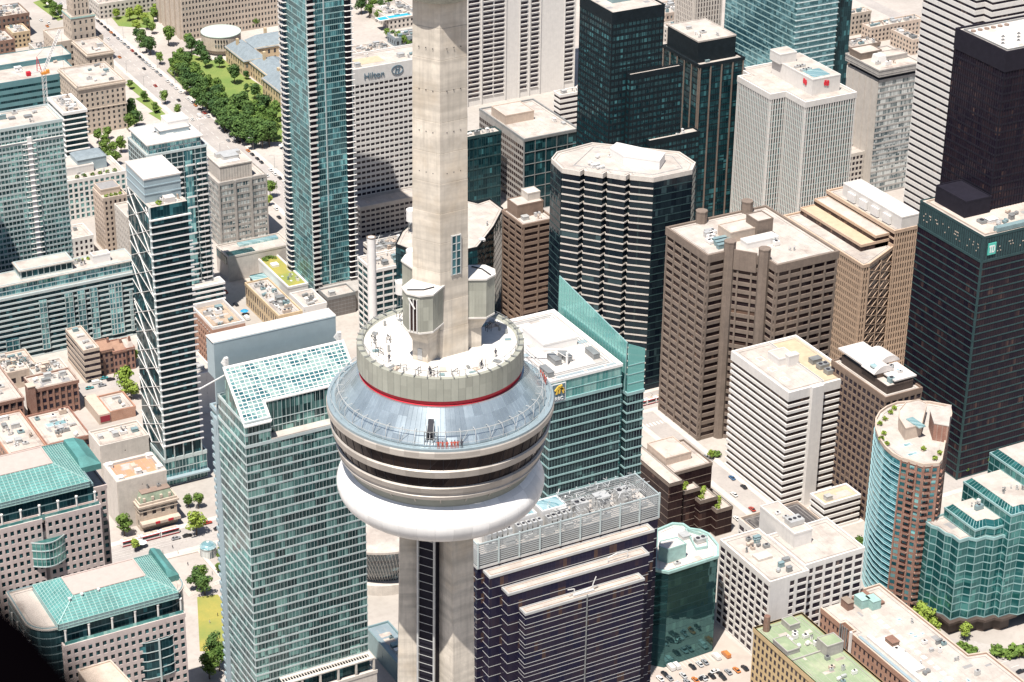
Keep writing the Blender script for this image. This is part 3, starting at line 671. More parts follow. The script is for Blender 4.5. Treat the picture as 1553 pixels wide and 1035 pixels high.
# ---- right-hand towers
s_td=ST(fh=3.75,bw=1.5,sp=.17,ds=.18,pw=.12,dp=.12,glass='glass_td',wall='teal_steel',pier='black_steel',core='black_steel',bname='floor_bands')
def td():
    z=zb(1493,361,728);poly=rect(1493,361,z,1640,1396);r=thing('office_tower','dark steel and glass tower with a square green sign at its roof corner','office tower',(*poly[0],0))
    zt=z-12.5
    facade(r,poly,0,zt,s_td,cap=.3,)
    m=MB();m.prism(poly,zt,z);m.strip(poly,-.2,.12,z-.6,z+.6,True)
    m.build('plant_storey','teal_steel',r)
    m=MB();p,q=poly[3],poly[0];Lq=math.dist(p,q);rr=random.Random(3)
    for w0,w1 in((p,q),(poly[0],poly[1])):
        L=math.dist(w0,w1)
        for k in range(int(L/1.5)):m.wallbox(w0,w1,k*1.5,k*1.5+.12,0,.1,zt+.5,z-.7)
    m.build('louvre_lines','black_steel',r)
    m=MB()
    for w0,w1 in((p,q),(poly[0],poly[1])):
        L=math.dist(w0,w1);
        for k in range(60):
            u=rr.uniform(2,L-3);hh=rr.choice([zt+4,zt+6,zt+7.5]);
            if rr.random()<.5:m.wallbox(w0,w1,u,u+.5,0,.13,hh,hh+.5)
    m.build('vent','conc_tan',r)
    c=MB();c.prism([(poly[0][0]-.35,poly[0][1]-.35),(poly[0][0]+.5,poly[0][1]-.35),(poly[0][0]+.5,poly[0][1]+.5),(poly[0][0]-.35,poly[0][1]+.5)],0,z-.7);c.build('corner_post','teal_steel',r)
    roof(r,poly,z,'roof_dirty')
    m=MB();m.strip(offset(poly,-2.2,True),-.15,.15,z,z+.8,True);m.build('roof_rail_track','conc_tan',r)
    q=sub(poly,.10,.46,.36,.93);penthouse(r,q,z,z+8,'black_steel','black_steel')
    # sign
    s=MB();p0,p1=poly[0],poly[1];s.wallbox(p0,p1,2.6,7.2,.15,.5,z-9.2,z-3.4);so=s.build('sign','sign_teal',r)
    for (a,b,c_,d_) in((3.2,4.7,z-5.4,z-4.6),(3.7,4.25,z-8.2,z-5.4),(4.75,5.3,z-8.2,z-4.6),(5.3,6.3,z-5.3,z-4.6),(5.3,6.3,z-8.2,z-7.5),(6.0,6.6,z-7.7,z-5.1)):
        s=MB();s.wallbox(p0,p1,a,b,.5,.58,c_,d_);s.build('letter_stroke','sign_white',so)
    m=MB();mm=sub(poly,.15,.03,.6,.09);m.prism(mm,z+.4,z+2.4);m.build('cooling_rack','teal_metal',r)
    clutter(r,sub(poly,.1,.1,.6,.45),z,7,(0,2,1,3),seed=4,smin=2,smax=6)
td()
# tall black tower far right
r,p,z=B('office_tower','tall black tower with pale flat roof at the right edge',1527,81,205,1640,1450.6,st=ST(fh=3.8,bw=1.6,sp=.25,ds=.15,pw=.18,dp=.32,glass='glass_td',wall='black_steel',core='black_steel'),rf='roof_white',nclut=0,cap=9)
m=MB();m.strip(offset(p,-2.5,True),-.15,.15,z,z+.8,True)
m.build('roof_rail_track','metal_grey',r);m=MB()
for k in range(6):q=sub(p,.12+k*.09,.84,.17+k*.09,.9);cx,cy=q[0][0],q[0][1];m.cyl(cx,cy,1.2,z+.1,z+.7,14)
m.build('roof_vents','roof_brown',r)
for k in range(6):hvac(r,*sub(p,.15+k*.07,.3+.1*(k%3),.2,.4)[0],z,1.4,1.0,.6,0,'metal_grey')
# white striped marble tower
g=at(1440,480,0);zz=262
def striped():
    cx,cy=g;z=zz;W=48;Dp=wy(*pj(cx,cy,z),z,pj(cx,cy,z)[0]-100) ;p0=(cx,cy)
    # depth from the picture: north-west corner stands at x about 1388 at height 180
    Dp=bis(lambda m:1388-pj(cx,cy+m,120)[0],0,200)
    po=[(cx+6,cy),(cx+60,cy),(cx+60,cy+Dp),(cx,cy+Dp),(cx,cy+6),(cx+6,cy+6)]
    FOOT.append(('striped',po,z))
    building('office_tower','white tower with thin dark window stripes and a notched corner','x' and po,z,ST(fh=3.9,bw=1.5,sp=.62,ds=.30,glass='glass_dark',wall='conc_white'),'office tower',nclut=0)
striped()
# grey ribbed tower between white and striped towers
r,p,z=B('office_tower','slim tower with blank ribbed white side, banded windows and overhanging plant floor',1333,124,None,1390,1286.6,base=297,st=ST(fh=3.7,bw=1.5,sp=.30,ds=.2,pw=.12,dp=.1,glass='glass_white',wall='conc_grey'),edges=[0],nclut=0,rf='roof_pale')
m=MB();a,b=p[3],p[0];L=math.dist(a,b);m.wallbox(a,b,0,L-.1,.02,.45,0,z-.5)
for k in range(6):m.wallbox(a,b,L*k/5-.25 if k else 0,L*k/5+.25 if k<5 else L-.1,.45,.75,0,z-.5)
m.build('ribbed_wall','conc_pale',r)
m=MB();m.prism(offset(p,-.6,True),z,z+3.2);m.build('recessed_storey','dark_metal',r)
m=MB();o=offset(p,1.6,True);m.prism(o,z+3.2,z+7.2);m.strip(o,0,.15,z+4.6,z+4.9,True);m.strip(o,-.3,.2,z+7.0,z+7.9,True);m.build('plant_storey','conc_grey',r)
mm=MB();mm.prism(offset(o,-.3,True),z+7.1,z+7.25);mm.build('roof','roof_dirty',r)
penthouse(r,sub(o,.05,.62,.55,.95),z+7.2,z+11,'conc_brown','roof_dirty');penthouse(r,sub(o,.45,.35,.95,.62),z+7.2,z+10,'conc_grey','roof_dirty')
m=MB();q=sub(o,.2,.3,.42,.5);m.prism(q,z+7.2,z+12,taper=offset(q,-.6,True));m.build('cooling_tower','white_paint',r);clutter(r,sub(o,.1,.1,.95,.6),z+7.2,5,(0,3),seed=21)
B('office_building','small cream grid-fronted building between two taller towers',1287,236,None,1326,d=26,base=296,st=ST(fh=3.4,bw=2.9,sp=.38,wf=.68,mode='punch',glass='glass_dark',wall='conc_pale'),cat='office building',nclut=4,seed=3)
# white grid tower with red emblem
def nbc():
    z=zb(1222,157,385);a=at(1222,157,z);b=at(1169,145,z);w=wx(1222,157,z,1298)
    x0,y0=a;x1=x0+w;xl=b[0];yl=b[1];yb=y0+(wy(1169,145,z,1120)+(yl-y0))*1.0
    wn=8;po=[(x0,y0),(x1,y0),(x1,yb+10),(xl+wn,yb+10),(xl+wn,yb),(xl,yb),(xl,yl),(x0,yl)]
    FOOT.append(('nbc',po,z))
    r=building('office_tower','white ribbed grid tower with red emblem on its rooftop box',po,z,ST(fh=3.5,bw=1.75,sp=.16,ds=.15,pw=.62,dp=.5,capm='conc_white',glass='glass_teal_dark',wall='mullion_teal',pier='conc_white',bname='floor_bands'),'office tower',rf='roof_pale',nclut=0,cap=2.6)
    q=at(1231,146,z);w2=wx(1231,146,z,1273);hh=9.5;qp=R4(q[0],q[1],q[0]+w2,yb-4)
    o=penthouse(r,qp,z,z+hh,'conc_white','roof_pale');m=MB();m.prism(sub(qp,.15,.08,.75,.36),z+hh,z+hh+.3);m.build('skylight','glass_sky',o)
    q2=sub(qp,-.1,.75,.5,1.0);penthouse(r,q2,z+hh,z+hh+5.5,'conc_white','roof_pale')
    for i in range(4):hvac(r,qp[0][0]+4+(i%2)*3.4,qp[0][1]+15+(i//2)*6,z+hh,4,1.6,1.4,0)
    for (pa,qa,u) in((qp[0],qp[1],w2*.5),(qp[3],qp[0],math.dist(qp[3],qp[0])-7)):
        m=MB()
        m.wallbox(pa,qa,u-1.6,u-.2,.15,.4,z+5.0,z+8.2);m.wallbox(pa,qa,u+.2,u+1.5,.15,.4,z+4.6,z+7.8)
        m.wallbox(pa,qa,u-1.9,u+1.8,.15,.36,z+5.8,z+7.0);m.build('emblem','logo_red',r)
    m=MB();m.wallbox(po[7],po[0],.3,math.dist(po[7],po[0])-.3,.1,.2,z-2,z-.1);m.build('coping','conc_white',r)
nbc()
# fluted brown tower
def brown():
    z=zb(1074,389,668);a=at(1074,389,z);b=at(1013.5,347,z);c=at(1179,404,z);e=wx(1179,404,z,1269.7)
    x0,y0=a;d=b[1]-y0;x1=x0+wx(1074,389,z,1100);xc,yc=c;xe=xc+e;yn=y0+d
    po=[(xc,yc),(xe,yc),(xe,yn-2),(xe-14,yn+6),(x0+12,yn+6),(x0,yn),(x0,y0),(x1,y0),(x1+3,y0-1.5),(xc-2.0,yc+9),(xc,yc+7)]
    po=[(xc,yc),(xe,yc),(xe,yn),(x0,yn),(x0,y0),(x1,y0),(xc,yc+9)]
    FOOT.append(('brown',po,z))
    r=building('office_tower','brown concrete grid tower with two round shafts flanking its recessed corner',po,z,ST(fh=4.15,bw=7.4,sp=.46,ds=.5,pw=.85,dp=.75,glass='glass_bronze',wall='conc_brown',core='glass_bronze'),'office tower',rf='roof_pale',nclut=0,cap=3.2)
    for (x,y) in((x1+1.6,y0-1.3),(xc-1.9,yc+8.2),(x1+9,yn-1),(xe-12,yn-1)):
        m=MB();m.cyl(x,y,2.9,0,z+6.2,8);m.cyl(x,y,3.05,z+5.8,z+6.4,8);m.build('service_shaft','conc_brown',r)
    m=MB();m.wallbox((x1,y0),(xc,yc+9),4.5,math.dist((x1,y0),(xc,yc+9))-4.5,.3,1.2,z-7.6,z+2.6);m.build('parapet_panel','conc_brown',r)
    mx=(x0+xe)/2;my=(yc+yn)/2
    penthouse(r,R4(mx-11,my+2,mx+6,my+13),z,z+5,'conc_tan','roof_pale');penthouse(r,R4(mx+3,my,mx+12,my+10),z+.2,z+9,'conc_brown','roof_pale')
    penthouse(r,R4(mx-8,my-8,mx+10,my-2),z,z+3,'white_paint','roof_white')
    for i in range(4):hvac(r,x0+9+i*2.7,y0+13+i*3.1,z,2.0,4.6,1.6,0,'white_paint')
    for i in range(3):hvac(r,x0+13+i*1,y0+5+i*3.4,z,9,2.0,2.2,1,'teal_metal')
    clutter(r,R4(x0+4,my,xe-6,yn-3),z,8,(0,2,3,1),[(mx,my+6,26,16)],seed=9,smin=2,smax=6)
    clutter(r,R4(xc+6,yc+4,xe-4,my-4),z,3,(0,3),seed=10)
brown()
# sand-coloured stepped tower
def sand():
    z=zb(1357,352,575);p=rect(1357,352,z,1391,1255);stl=ST(fh=3.6,bw=1.55,sp=.30,ds=.25,pw=.55,dp=.55,glass='glass_bronze',wall='sand_stone',core='glass_bronze')
    r=building('office_tower','sand-coloured ribbed tower with crossed steel bracing and a white rooftop box',p,z,stl,'office tower',rf='roof_pale',nclut=0,edges=[0]);FOOT.append(('sand',p,z))
    q=at(1368,331,z+7);wq=wx(1368,331,z+7,1395);dq=wy(1368,331,z+7,1279)
    o=penthouse(r,R4(q[0],q[1],q[0]+wq,q[1]+dq),z,z+7,'conc_white','roof_white')
    for k in range(4):m=MB();x=q[0]-.2;y=q[1]+8+k*10;m.box(x-1.2,y,z+.5,x,y+6,z+5);m.build('intake','white_paint',r)
    z2=z-9;a=at(1309,404,z2);px0,py0=p[0];yN=p[3][1]
    p2=[(a[0],a[1]),(a[0]+3.6,a[1]),(px0-.02,py0+.6),(px0-.02,yN),(a[0],yN)]
    facade(r,p2,0,z2,stl,edges=[0,4]);roof(r,p2,z2,'roof_pale')
    L=px0-a[0]
    for k,(f0,dz_) in enumerate(((.35,3.4),(.68,6.6))):
        q=R4(a[0]+L*f0,py0+4,px0-.03,yN-1);m=MB();m.prism(q,z2,z2+dz_-.05);m.build('setback','glass_bronze',r);m=MB();m.strip(q,-.3,.25,z2+dz_-.9,z2+dz_+.5,True);m.build('setback_edge','sand_stone',r);m=MB();m.prism(offset(q,-.35,True),z2+dz_,z2+dz_+.1);m.build('terrace',('roof_gold','roof_pale')[k],r)
    A_,B_=p2[1],p2[2];LL=math.dist(A_,B_);t_=((B_[0]-A_[0])/LL,(B_[1]-A_[1])/LL);n_=(t_[1],-t_[0]);m=MB()
    Q=lambda u,zz:(A_[0]+t_[0]*u+n_[0]*.5,A_[1]+t_[1]*u+n_[1]*.5,zz)
    for k in range(int(z2/5)):
        zz=z2-3-k*5
        for (u0,u1) in((0,LL/2),(LL/2,LL)):m.bar(Q(u0,zz),Q(u1,zz-5),.2);m.bar(Q(u1,zz),Q(u0,zz-5),.2)
    for u in(0,LL/2,LL):m.bar(Q(u,2),Q(u,z2-2),.3)
    m.build('cross_bracing','sand_stone',r)
sand()
# white banded office
def white():
    z=zb(1197,596,772);p=rect(1197,596,z,1293,1112.4);FOOT.append(('white31',p,z))
    r=building('office_building','white banded office block with a blank pier on its front and deep white parapet',p,z,ST(fh=3.45,bw=1.4,sp=.42,ds=.75,glass='glass_bronze',wall='conc_white',par=.5),'office building',rf='roof_pale',nclut=0,cap=4.2)
    x0,y0=p[0];L=p[1][0]-x0;m=MB();m.box(x0+L*.32,y0-2.6,0,x0+L*.50,y0+.2,z+.9);m.build('front_pier','conc_white',r)
    m=MB();q=sub(p,.0,.0,.56,1.0);m.strip(sub(p,.53,.02,.56,.98),-.1,.1,z,z+1.2,True);m.build('parapet_wall','conc_white',r)
    m=MB();m.prism(sub(p,.58,.03,.98,.97),z,z+.06);m.build('sunken_roof','roof_gold',r)
    penthouse(r,sub(p,.30,.52,.55,.72),z,z+3.4,'conc_white','roof_pale');penthouse(r,sub(p,.40,.46,.56,.53),z,z+5.2,'conc_white','roof_white')
    for k in range(3):m=MB();c=sub(p,.1+.02*k,.2+.24*k,.2+.02*k,.29+.24*k);m.strip(c,-.3,0,z,z+.5,True);m.build('roof_kerb','white_paint',r)
    for k in range(3):c=sub(p,.68,.12+.13*k,.9,.2+.13*k);hvac(r,(c[0][0]+c[2][0])/2,(c[0][1]+c[2][1])/2,z,5.4,3.6,2.4,(0,0,1)[k],'metal_grey')
white()
r,p,z=B('podium_block','low white banded annex beside the white office block, with ochre roof',1251,767,None,1303,1231,base=806,st=ST(fh=3.4,bw=1.4,sp=.45,ds=.6,glass='glass_bronze',wall='conc_white'),cat='office building',nclut=1,rf='roof_gold')
# brown office with vaulted roof
def vault():
    z=zb(1343,605,800);p=rect(1343,605,z,1398,1262);FOOT.append(('vault',p,z));x0,y0=p[0];W=p[1][0]-x0;Dp=p[3][1]-y0
    r=building('office_building','brown grid office block topped by white barrel-vaulted roof halls',p,z,ST(fh=3.7,bw=3.4,sp=.34,wf=.74,mode='punch',glass='glass_dark',wall='granite_brown'),'office building',rf='roof_pale',nclut=0,cap=1.5)
    z1=z+.1
    penthouse(r,R4(x0+3,y0+3,x0+W-3,y0+Dp-3),z,z+3.6,'brown_dark','roof_pale')
    def vlt(xa,xb,ya,yb,zb_,h,n=12):
        m=MB();k=len(m.v)
        pts=[(xa+(xb-xa)*i/n,zb_+h*math.sin(math.pi*i/n)**.8) for i in range(n+1)]
        for i in range(n):m.hexa([(pts[i][0],ya,zb_-.2),(pts[i+1][0],ya,zb_-.2),(pts[i+1][0],yb,zb_-.2),(pts[i][0],yb,zb_-.2),(pts[i][0],ya,pts[i][1]+.02),(pts[i+1][0],ya,pts[i+1][1]+.02),(pts[i+1][0],yb,pts[i+1][1]+.02),(pts[i][0],yb,pts[i][1]+.02)])
        m.build('vaulted_roof','roof_white',r)
    m=MB();m.box(x0+4,y0+Dp*.30,z+3.6,x0+W*.62,y0+Dp*.5,z+7);m.build('hall_wall','granite_brown',r)
    vlt(x0+1.5,x0+W*.62,y0+Dp*.28,y0+Dp*.52,z+6.5,3.2);vlt(x0+W*.45,x0+W+1,y0+Dp*.45,y0+Dp*.72,z+6.5,3.2)
    m=MB();m.box(x0+2,y0+Dp*.52,z+6.4,x0+W*.8,y0+Dp-1,z+7.2);m.box(x0+W*.35,y0+Dp*.08,z+5.2,x0+W-1,y0+Dp*.44,z+5.9);m.build('roof_deck','roof_white',r)
    m=MB();m.box(x0+W*.4,y0+Dp*.10,z+3.6,x0+W-2,y0+Dp*.42,z+5.2);m.build('plant_room','brown_dark',r)
    m=MB();m.box(x0+2.5,y0+Dp*.33,z+8.6,x0+6,y0+Dp*.40,z+9.3);m.build('skylight','glass_sky',r)
    clutter(r,R4(x0+3,y0+3,x0+W-3,y0+Dp*.28),z+3.6,4,(0,3),seed=31);clutter(r,R4(x0+W*.4,y0+Dp*.1,x0+W-2,y0+Dp*.42),z+5.9,4,(0,4),seed=32,smin=1.2,smax=2.6)
vault()
# brick and blue glass round tower
def roundb():
    z=zb(1424,705,930);pr=at(1424,705,z);z_=z
    # plan: blue glass bow to the west, brick piers and bays to the south-west
    pts=[(1378,700),(1366,697),(1354,690),(1342,679),(1333,666),(1328,652),(1328,638),(1334,627),(1345,619),(1360,613),(1380,611),(1410,612),(1441,618),(1443,630),(1434,668),(1428,700),(1424,705),(1412,706),(1400,707),(1390,704)]
    po=P(z,pts);FOOT.append(('round',po,z));c=(sum(q[0] for q in po)/len(po),sum(q[1] for q in po)/len(po),0)
    r=thing('apartment_tower','round-fronted brick and blue glass apartment tower with a roof terrace','apartment tower',c)
    core=MB();core.prism(po,0,z);core.build('wall','brick_red',r)
    bands=MB();nf=int(z/3.05);fh=(z-1)/nf
    idx=[at(a,b,z) for a,b in pts]
    bow=idx[1:9];bow=bow if True else bow
    def ccw(a,b):return (b[1]-a[1])*( (a[0]+b[0])/2-c[0])-(b[0]-a[0])*((a[1]+b[1])/2-c[1])>0
    for f in range(nf):
        zz=f*fh
        seg=bow if ccw(bow[0],bow[1]) else bow[::-1]
        w=MB()
        for i in range(len(seg)-1):w.wallquad(seg[i],seg[i+1],0,math.dist(seg[i],seg[i+1]),.06,zz+.05,zz+fh)
        w.build('window_band','glass_bow',r);bands.strip(seg,0,.2,zz+.7,zz+.98);bands.strip(seg,.0,.45,zz+.0,zz+.16)
    bands.build('spandrels','mullion_bow',r)
    # brick side: pier, bay windows, pier
    side=[idx[i] for i in (1,0,19,18,17,16,15)]
    if not ccw(side[0],side[1]):side=side[::-1]
    wins=[];pier=MB();bal=MB()
    for i in range(len(side)-1):
        a,b=side[i],side[i+1];L=math.dist(a,b);nbw=max(1,round(L/3.6))
        for j in range(nbw):
            u=(j+.5)*L/nbw
            for f in range(nf):
                zz=f*fh
                wins.append((camdist(*a,zz),[(a,b,u-1.05,u+1.05,.06,zz+.9,zz+2.6)],()))
        pier.wallbox(a,b,0,.7,-.05,.5,0,z)
        if i%2==1:
            for f in range(1,nf):
                bal=MB()
                bal.wallbox(a,b,.8,L-.1,.0,1.5,f*fh-.05,f*fh+.2)
                for (u0,u1) in((.8,L-.1),):bal.wallbox(a,b,u0,u1,1.42,1.5,f*fh+.2,f*fh+1.15)
                bal.build('balcony','brick_red',r)
    emit_windows(r,wins,'glass_aqua');pier.build('brick_pier','brick_red',r)
    # east brick flank with window columns
    e=[idx[i] for i in(15,14,13,12)]
    if not ccw(e[0],e[1]):e=e[::-1]
    m=MB();m.strip(po,-.4,.25,z-.6,z+1.1,True);m.build('parapet','conc_tan',r);roof(r,po,z,'roof_pale')
    q=P(z,[(1362,652),(1362,640),(1372,628),(1392,624),(1404,630),(1396,662),(1372,668)]);m=MB();m.prism(q,z,z+5.5);m.strip(q,-.2,.1,z+5.3,z+6,True);o=m.build('plant_room','conc_tan',r);m=MB();m.prism(offset(q,-.3,True),z+5.3,z+5.6);m.build('roof','roof_pale',o)
    m=MB();q=P(z,[(1408,648),(1440,640),(1436,672),(1414,668)]);m.prism(q,z,z+8);m.build('brick_tower','brick_red',r);m=MB();m.prism(offset(q,.1,True),z+8,z+8.4);m.build('roof','roof_pale',r)
    for (a,b,w_,d_) in((1376,676,4,2.2),(1384,690,5,2),(1392,618,6,2)):x,y=at(a,b,z);hvac(r,x,y,z,w_,d_,2.2,4)
    for k,(a,b) in enumerate(((1336,668),(1340,660),(1334,645),(1342,638),(1350,628),(1356,622),(1345,676),(1425,690),(1418,698),(1400,684))):
        x,y=at(a,b,z);q=MB();q.box(x-1,y-.6,z,x+1,y+.6,z+.6);o=q.build('planter','conc_tan',r);leafball(x,y,z+1.1,1.1,50,500+k).build('shrub','leaf_lime',o)
    m=MB();m.box(*at(1392,668,z),z+5.7,at(1392,668,z)[0]+3.5,at(1392,668,z)[1]+9,z+6.2);m.build('skylight','glass_sky',r)
    return r,z,po
RB=roundb()
# teal glass stepped office at the right edge
def tealsaw():
    z0=zb(1455,820,960);R=None
    r=None;tiers=[]
    def saw(px,py,z,nE,nN,step=5.0,notch=2.6,width=None):
        x,y=at(px,py,z)
        # going east with sawtooth along the front, and north with sawtooth along the west
        pts=[(x,y)]
        cx,cy=x,y
        for i in range(nE):
            pts.append((cx+step,cy));cx+=step
            pts.append((cx+notch*.8,cy-notch));cx+=notch*.8;cy-=notch
        pts.append((cx+step,cy));ex=cx+step
        pn=[];wx_,wy_=x,y
        for i in range(nN):
            pn.append((wx_-.0,wy_+step));wy_+=step
            pn.append((wx_-notch*.6,wy_+notch));wx_-=notch*.6;wy_+=notch
        pn.append((wx_,wy_+step));ny=wy_+step
        return pts[0:1]+pts[1:]+[(ex,ny)]+pn[::-1]
    stt=ST(fh=3.75,bw=3.5,sp=.13,ds=.10,pw=.12,dp=.16,line=0,glass='glass_green',wall='mullion_teal',core='glass_green')
    p1=saw(1455,822,z0,3,2);c=p1[0]
    r=thing('office_building','stepped green glass office block with sawtooth walls at the lower right','office building',(*c,0));FOOT.append(('tealsaw',p1,z0))
    tie=MB();tie.prism(p1,0,6);tie.prism(offset(p1,2.2,True),6,7.2);tie.build('base','brown_dark',r)
    facade(r,p1,7.2,z0,stt,cap=.5);roof(r,p1,z0,'roof_pale')
    for k,(px,py,dz,XLk) in enumerate(((1480,797,7,1447),(1535,775,14,1476),(1602,748,21,1516))):
        rq=rect(px,py,z0+dz,px+60,XLk);x,y=rq[0];yn=rq[3][1];q=[(x,y),(x+6,y),(x+8.5,y-2.5),(x+15,y-2.5),(x+17.5,y-5),(x+60,y-5),(x+60,yn+6),(x,yn+6)]
        facade(r,q,7.3,z0+dz-3,stt,cap=.1,);FOOT.append(('tsaw%d'%k,q,z0+dz))
        m=MB();qq=offset(q,.1,True);m.prism(qq,z0+dz-3,z0+dz,taper=offset(q,-2.2,True),top=True);m.build('glass_slope','glass_green',r)
        n=MB();tq=offset(q,-2.2,True)
        for i in range(len(q)):
            a,b=qq[i],qq[(i+1)%len(q)];a2,b2=tq[i],tq[(i+1)%len(q)];L=math.dist(a,b);kk=max(1,int(L/1.8))
            for j in range(kk+1):
                t=j/kk;n.bar((a[0]+(b[0]-a[0])*t,a[1]+(b[1]-a[1])*t,z0+dz-2.95),(a2[0]+(b2[0]-a2[0])*t,a2[1]+(b2[1]-a2[1])*t,z0+dz+.03),.08)
        n.build('glazing_bars','mullion_teal',r)
        m=MB();m.prism(offset(tq,-.1,True),z0+dz,z0+dz+.15);m.build('roof','roof_pale',r)
        clutter(r,[(x+3,y+4),(x+20,y+4),(x+20,y+18),(x+3,y+18)],z0+dz+.15,3,(0,3),seed=40+k)
tealsaw()
def zy(px,py,Y):return bis(lambda z:Y-at(px,py,z)[1],0,500)      # height of a picture point known to lie in the plane y=Y
s_grid=lambda **k:ST(**{**dict(fh=3.5,bw=3.0,sp=.36,wf=.62,mode='punch',glass='glass_dark',wall='conc_pale'),**k})
# ---- glass tower with curved balconies, rises out of the picture
def slim():
    x0,y0=at(478,464,0);w=wx(478,464,0,541);d=wy(478,464,0,441);z=226
    po=[(x0,y0),(x0+w,y0),(x0+w,y0+d),(x0+4,y0+d+3),(x0+1,y0+d+1.5),(x0,y0+d)]
    FOOT.append(('slim',po,z));r=thing('apartment_tower','very tall slim blue-green glass tower with stacked balconies at its corners','apartment tower',(x0,y0,0))
    fh=3.2;nf=int(z/fh)
    facade(r,po,0,nf*fh,ST(fh=fh,bw=1.15,sp=.16,ds=.10,pw=.07,dp=.13,glass='shangri_glass',wall='mullion_teal',core='shangri_glass'),cap=.2)
    m=MB();m.wallbox(po[0],po[1],w*.36,w*.36+.55,0,.5,8,z);m.wallbox(po[0],po[1],w-.5,w,0,.45,8,z);m.wallbox(po[5],po[0],d-.4,d,0,.4,8,z);m.build('fin','mullion_pale',r)
    n=0
    for f in range(1,nf):
        zz=f*fh
        if not(seen(x0,y0,zz,30)):continue
        m=MB()
        m.box(x0-.3,y0-1.7,zz,x0+3.9,y0-.02,zz+.25)                                        # corner bay
        m.box(x0+w-4.2,y0-1.6,zz,x0+w+.9,y0-.02,zz+.25)
        m.box(x0-.3,y0-1.72,zz+.25,x0+3.9,y0-1.62,zz+1.15)
        pts=[(x0-2.3+ .0,y0+d-7),(x0-2.9,y0+d-4.5),(x0-2.8,y0+d-1.5),(x0-1.6,y0+d+.8),(x0-.05,y0+d+1.2),(x0-.05,y0+d-7.2)]
        m.prism(pts[::-1],zz,zz+.25)
        m.strip([pts[4],pts[3],pts[2],pts[1],pts[0]],-.02,.08,zz+.25,zz+1.2)
        n+=1
        m.build('balcony','conc_white',r)
    m=MB();m.box(x0+.1,y0-.35,4,x0+3.6,y0+.0,z);m.box(x0+w-4,y0-.35,4,x0+w-.1,y0,z);m.build('recess_shade','black_steel',r)  # flat black slabs stand in for the shade behind the balconies
    q=R4(x0+2,y0-15,x0+w+4,y0-.5);m=MB();m.prism(q,0,11);m.strip(q,-.3,.1,10.9,11.6,True)
    m.build('base','conc_grey',r)
    roof(r,po,nf*fh)
slim()
# ---- hotel slab with lettering
def hotel():
    z=zb(545,105,345);p=rect(530,109,z,690,None,24);FOOT.append(('hotel',p,z))
    r=building('hotel','pale hotel slab with deep-set window grid and blue lettering at its roof','hotel' and p,z,s_grid(fh=3.35,bw=3.15,sp=.50,wf=.80,glass='glass_dark',wall='conc_white'),'hotel',rf='roof_pale',nclut=6,cap=8.5)
    a,b=p[0],p[1];ub=wx(530,109,z,551)
    t=textobj('Hilton',5.2,a,b,ub,z-6.1,'sign_dark',r,'lettering',.55,.05)
    L=b[0]-a[0];uc=wx(530,109,z,602);m=MB();N=28
    for i in range(N):
        t0=2*math.pi*i/N;t1=2*math.pi*(i+1)/N;m.bar((a[0]+uc+3.6*math.cos(t0),a[1]-.5,z-3.6+2.6*math.sin(t0)),(a[0]+uc+3.6*math.cos(t1),a[1]-.5,z-3.6+2.6*math.sin(t1)),.32)
    for u in(-.9,.9):m.bar((a[0]+uc+u-.5,a[1]-.5,z-5.2),(a[0]+uc+u+.4,a[1]-.5,z-2),.35)
    m.bar((a[0]+uc-1.3,a[1]-.3,z-3.6),(a[0]+uc+1.5,a[1]-.3,z-3.3),.3);m.build('emblem','sign_dark',r)
    q=sub(p,-.02,-.6,1,-.005);facade(r,q,0,z*.20,s_grid(fh=3.3,bw=3.15,sp=.5,wf=.8,glass='glass_dark',wall='conc_pale'),cap=1);roof(r,q,z*.20,'roof_grey')
    m=MB();q2=sub(p,.12,.3,.38,.7);m.prism(q2,z+.05,z+.12);m.build('rust_patch','roof_gold',r)
hotel()
# ---- tall white hotel behind the shaft
def tallwhite():
    x0,y0=at(690,166,0);w=wx(690,166,0,870);z=150;p=R4(x0,y0,x0+w,y0+28);FOOT.append(('tw',p,z))
    r=thing('hotel','tall white slab with columns of dark windows between blank stripes, behind the shaft','hotel',(x0,y0,0))
    m=MB();m.prism(p,0,z);m.build('wall','conc_white',r);a,b=p[0],p[1];wins=[];X=lambda px:wx(690,166,0,px)
    cols=[(X(708),X(727),3),(X(731),X(764),4),(X(787),X(799),2),(X(803),X(816),2),(X(853),X(868),3)];g=MB()
    for (u0,u1,k) in cols:
        n=max(1,int(round((u1-u0)/7.5)));ww=(u1-u0)/n
        for j in range(n):
            for f in range(int(z/3.3)):
                zz=6+f*3.3
                if zz>z-2 or not seen(a[0]+u0,a[1],zz):continue
                wins.append((camdist(a[0]+u0,a[1],zz),[(a,b,u0+j*ww+.5,u0+(j+1)*ww-.5,.05,zz,zz+1.75)],()))
                g.wallbox(a,b,u0+j*ww+.3,u0+(j+1)*ww-.3,0,.6,zz-.4,zz-.05)
            g.build('sill_column','conc_white',r);g=MB()
    emit_windows(r,wins,'glass_dark')
    pr=MB()
    for px in(708,729,765,786,801,817,853,869):u=X(px);pr.wallbox(a,b,min(u,w-.6),min(u,w-.6)+.6,0,.7,0,z)
    pr.build('piers','conc_white',r);roof(r,p,z)
tallwhite()
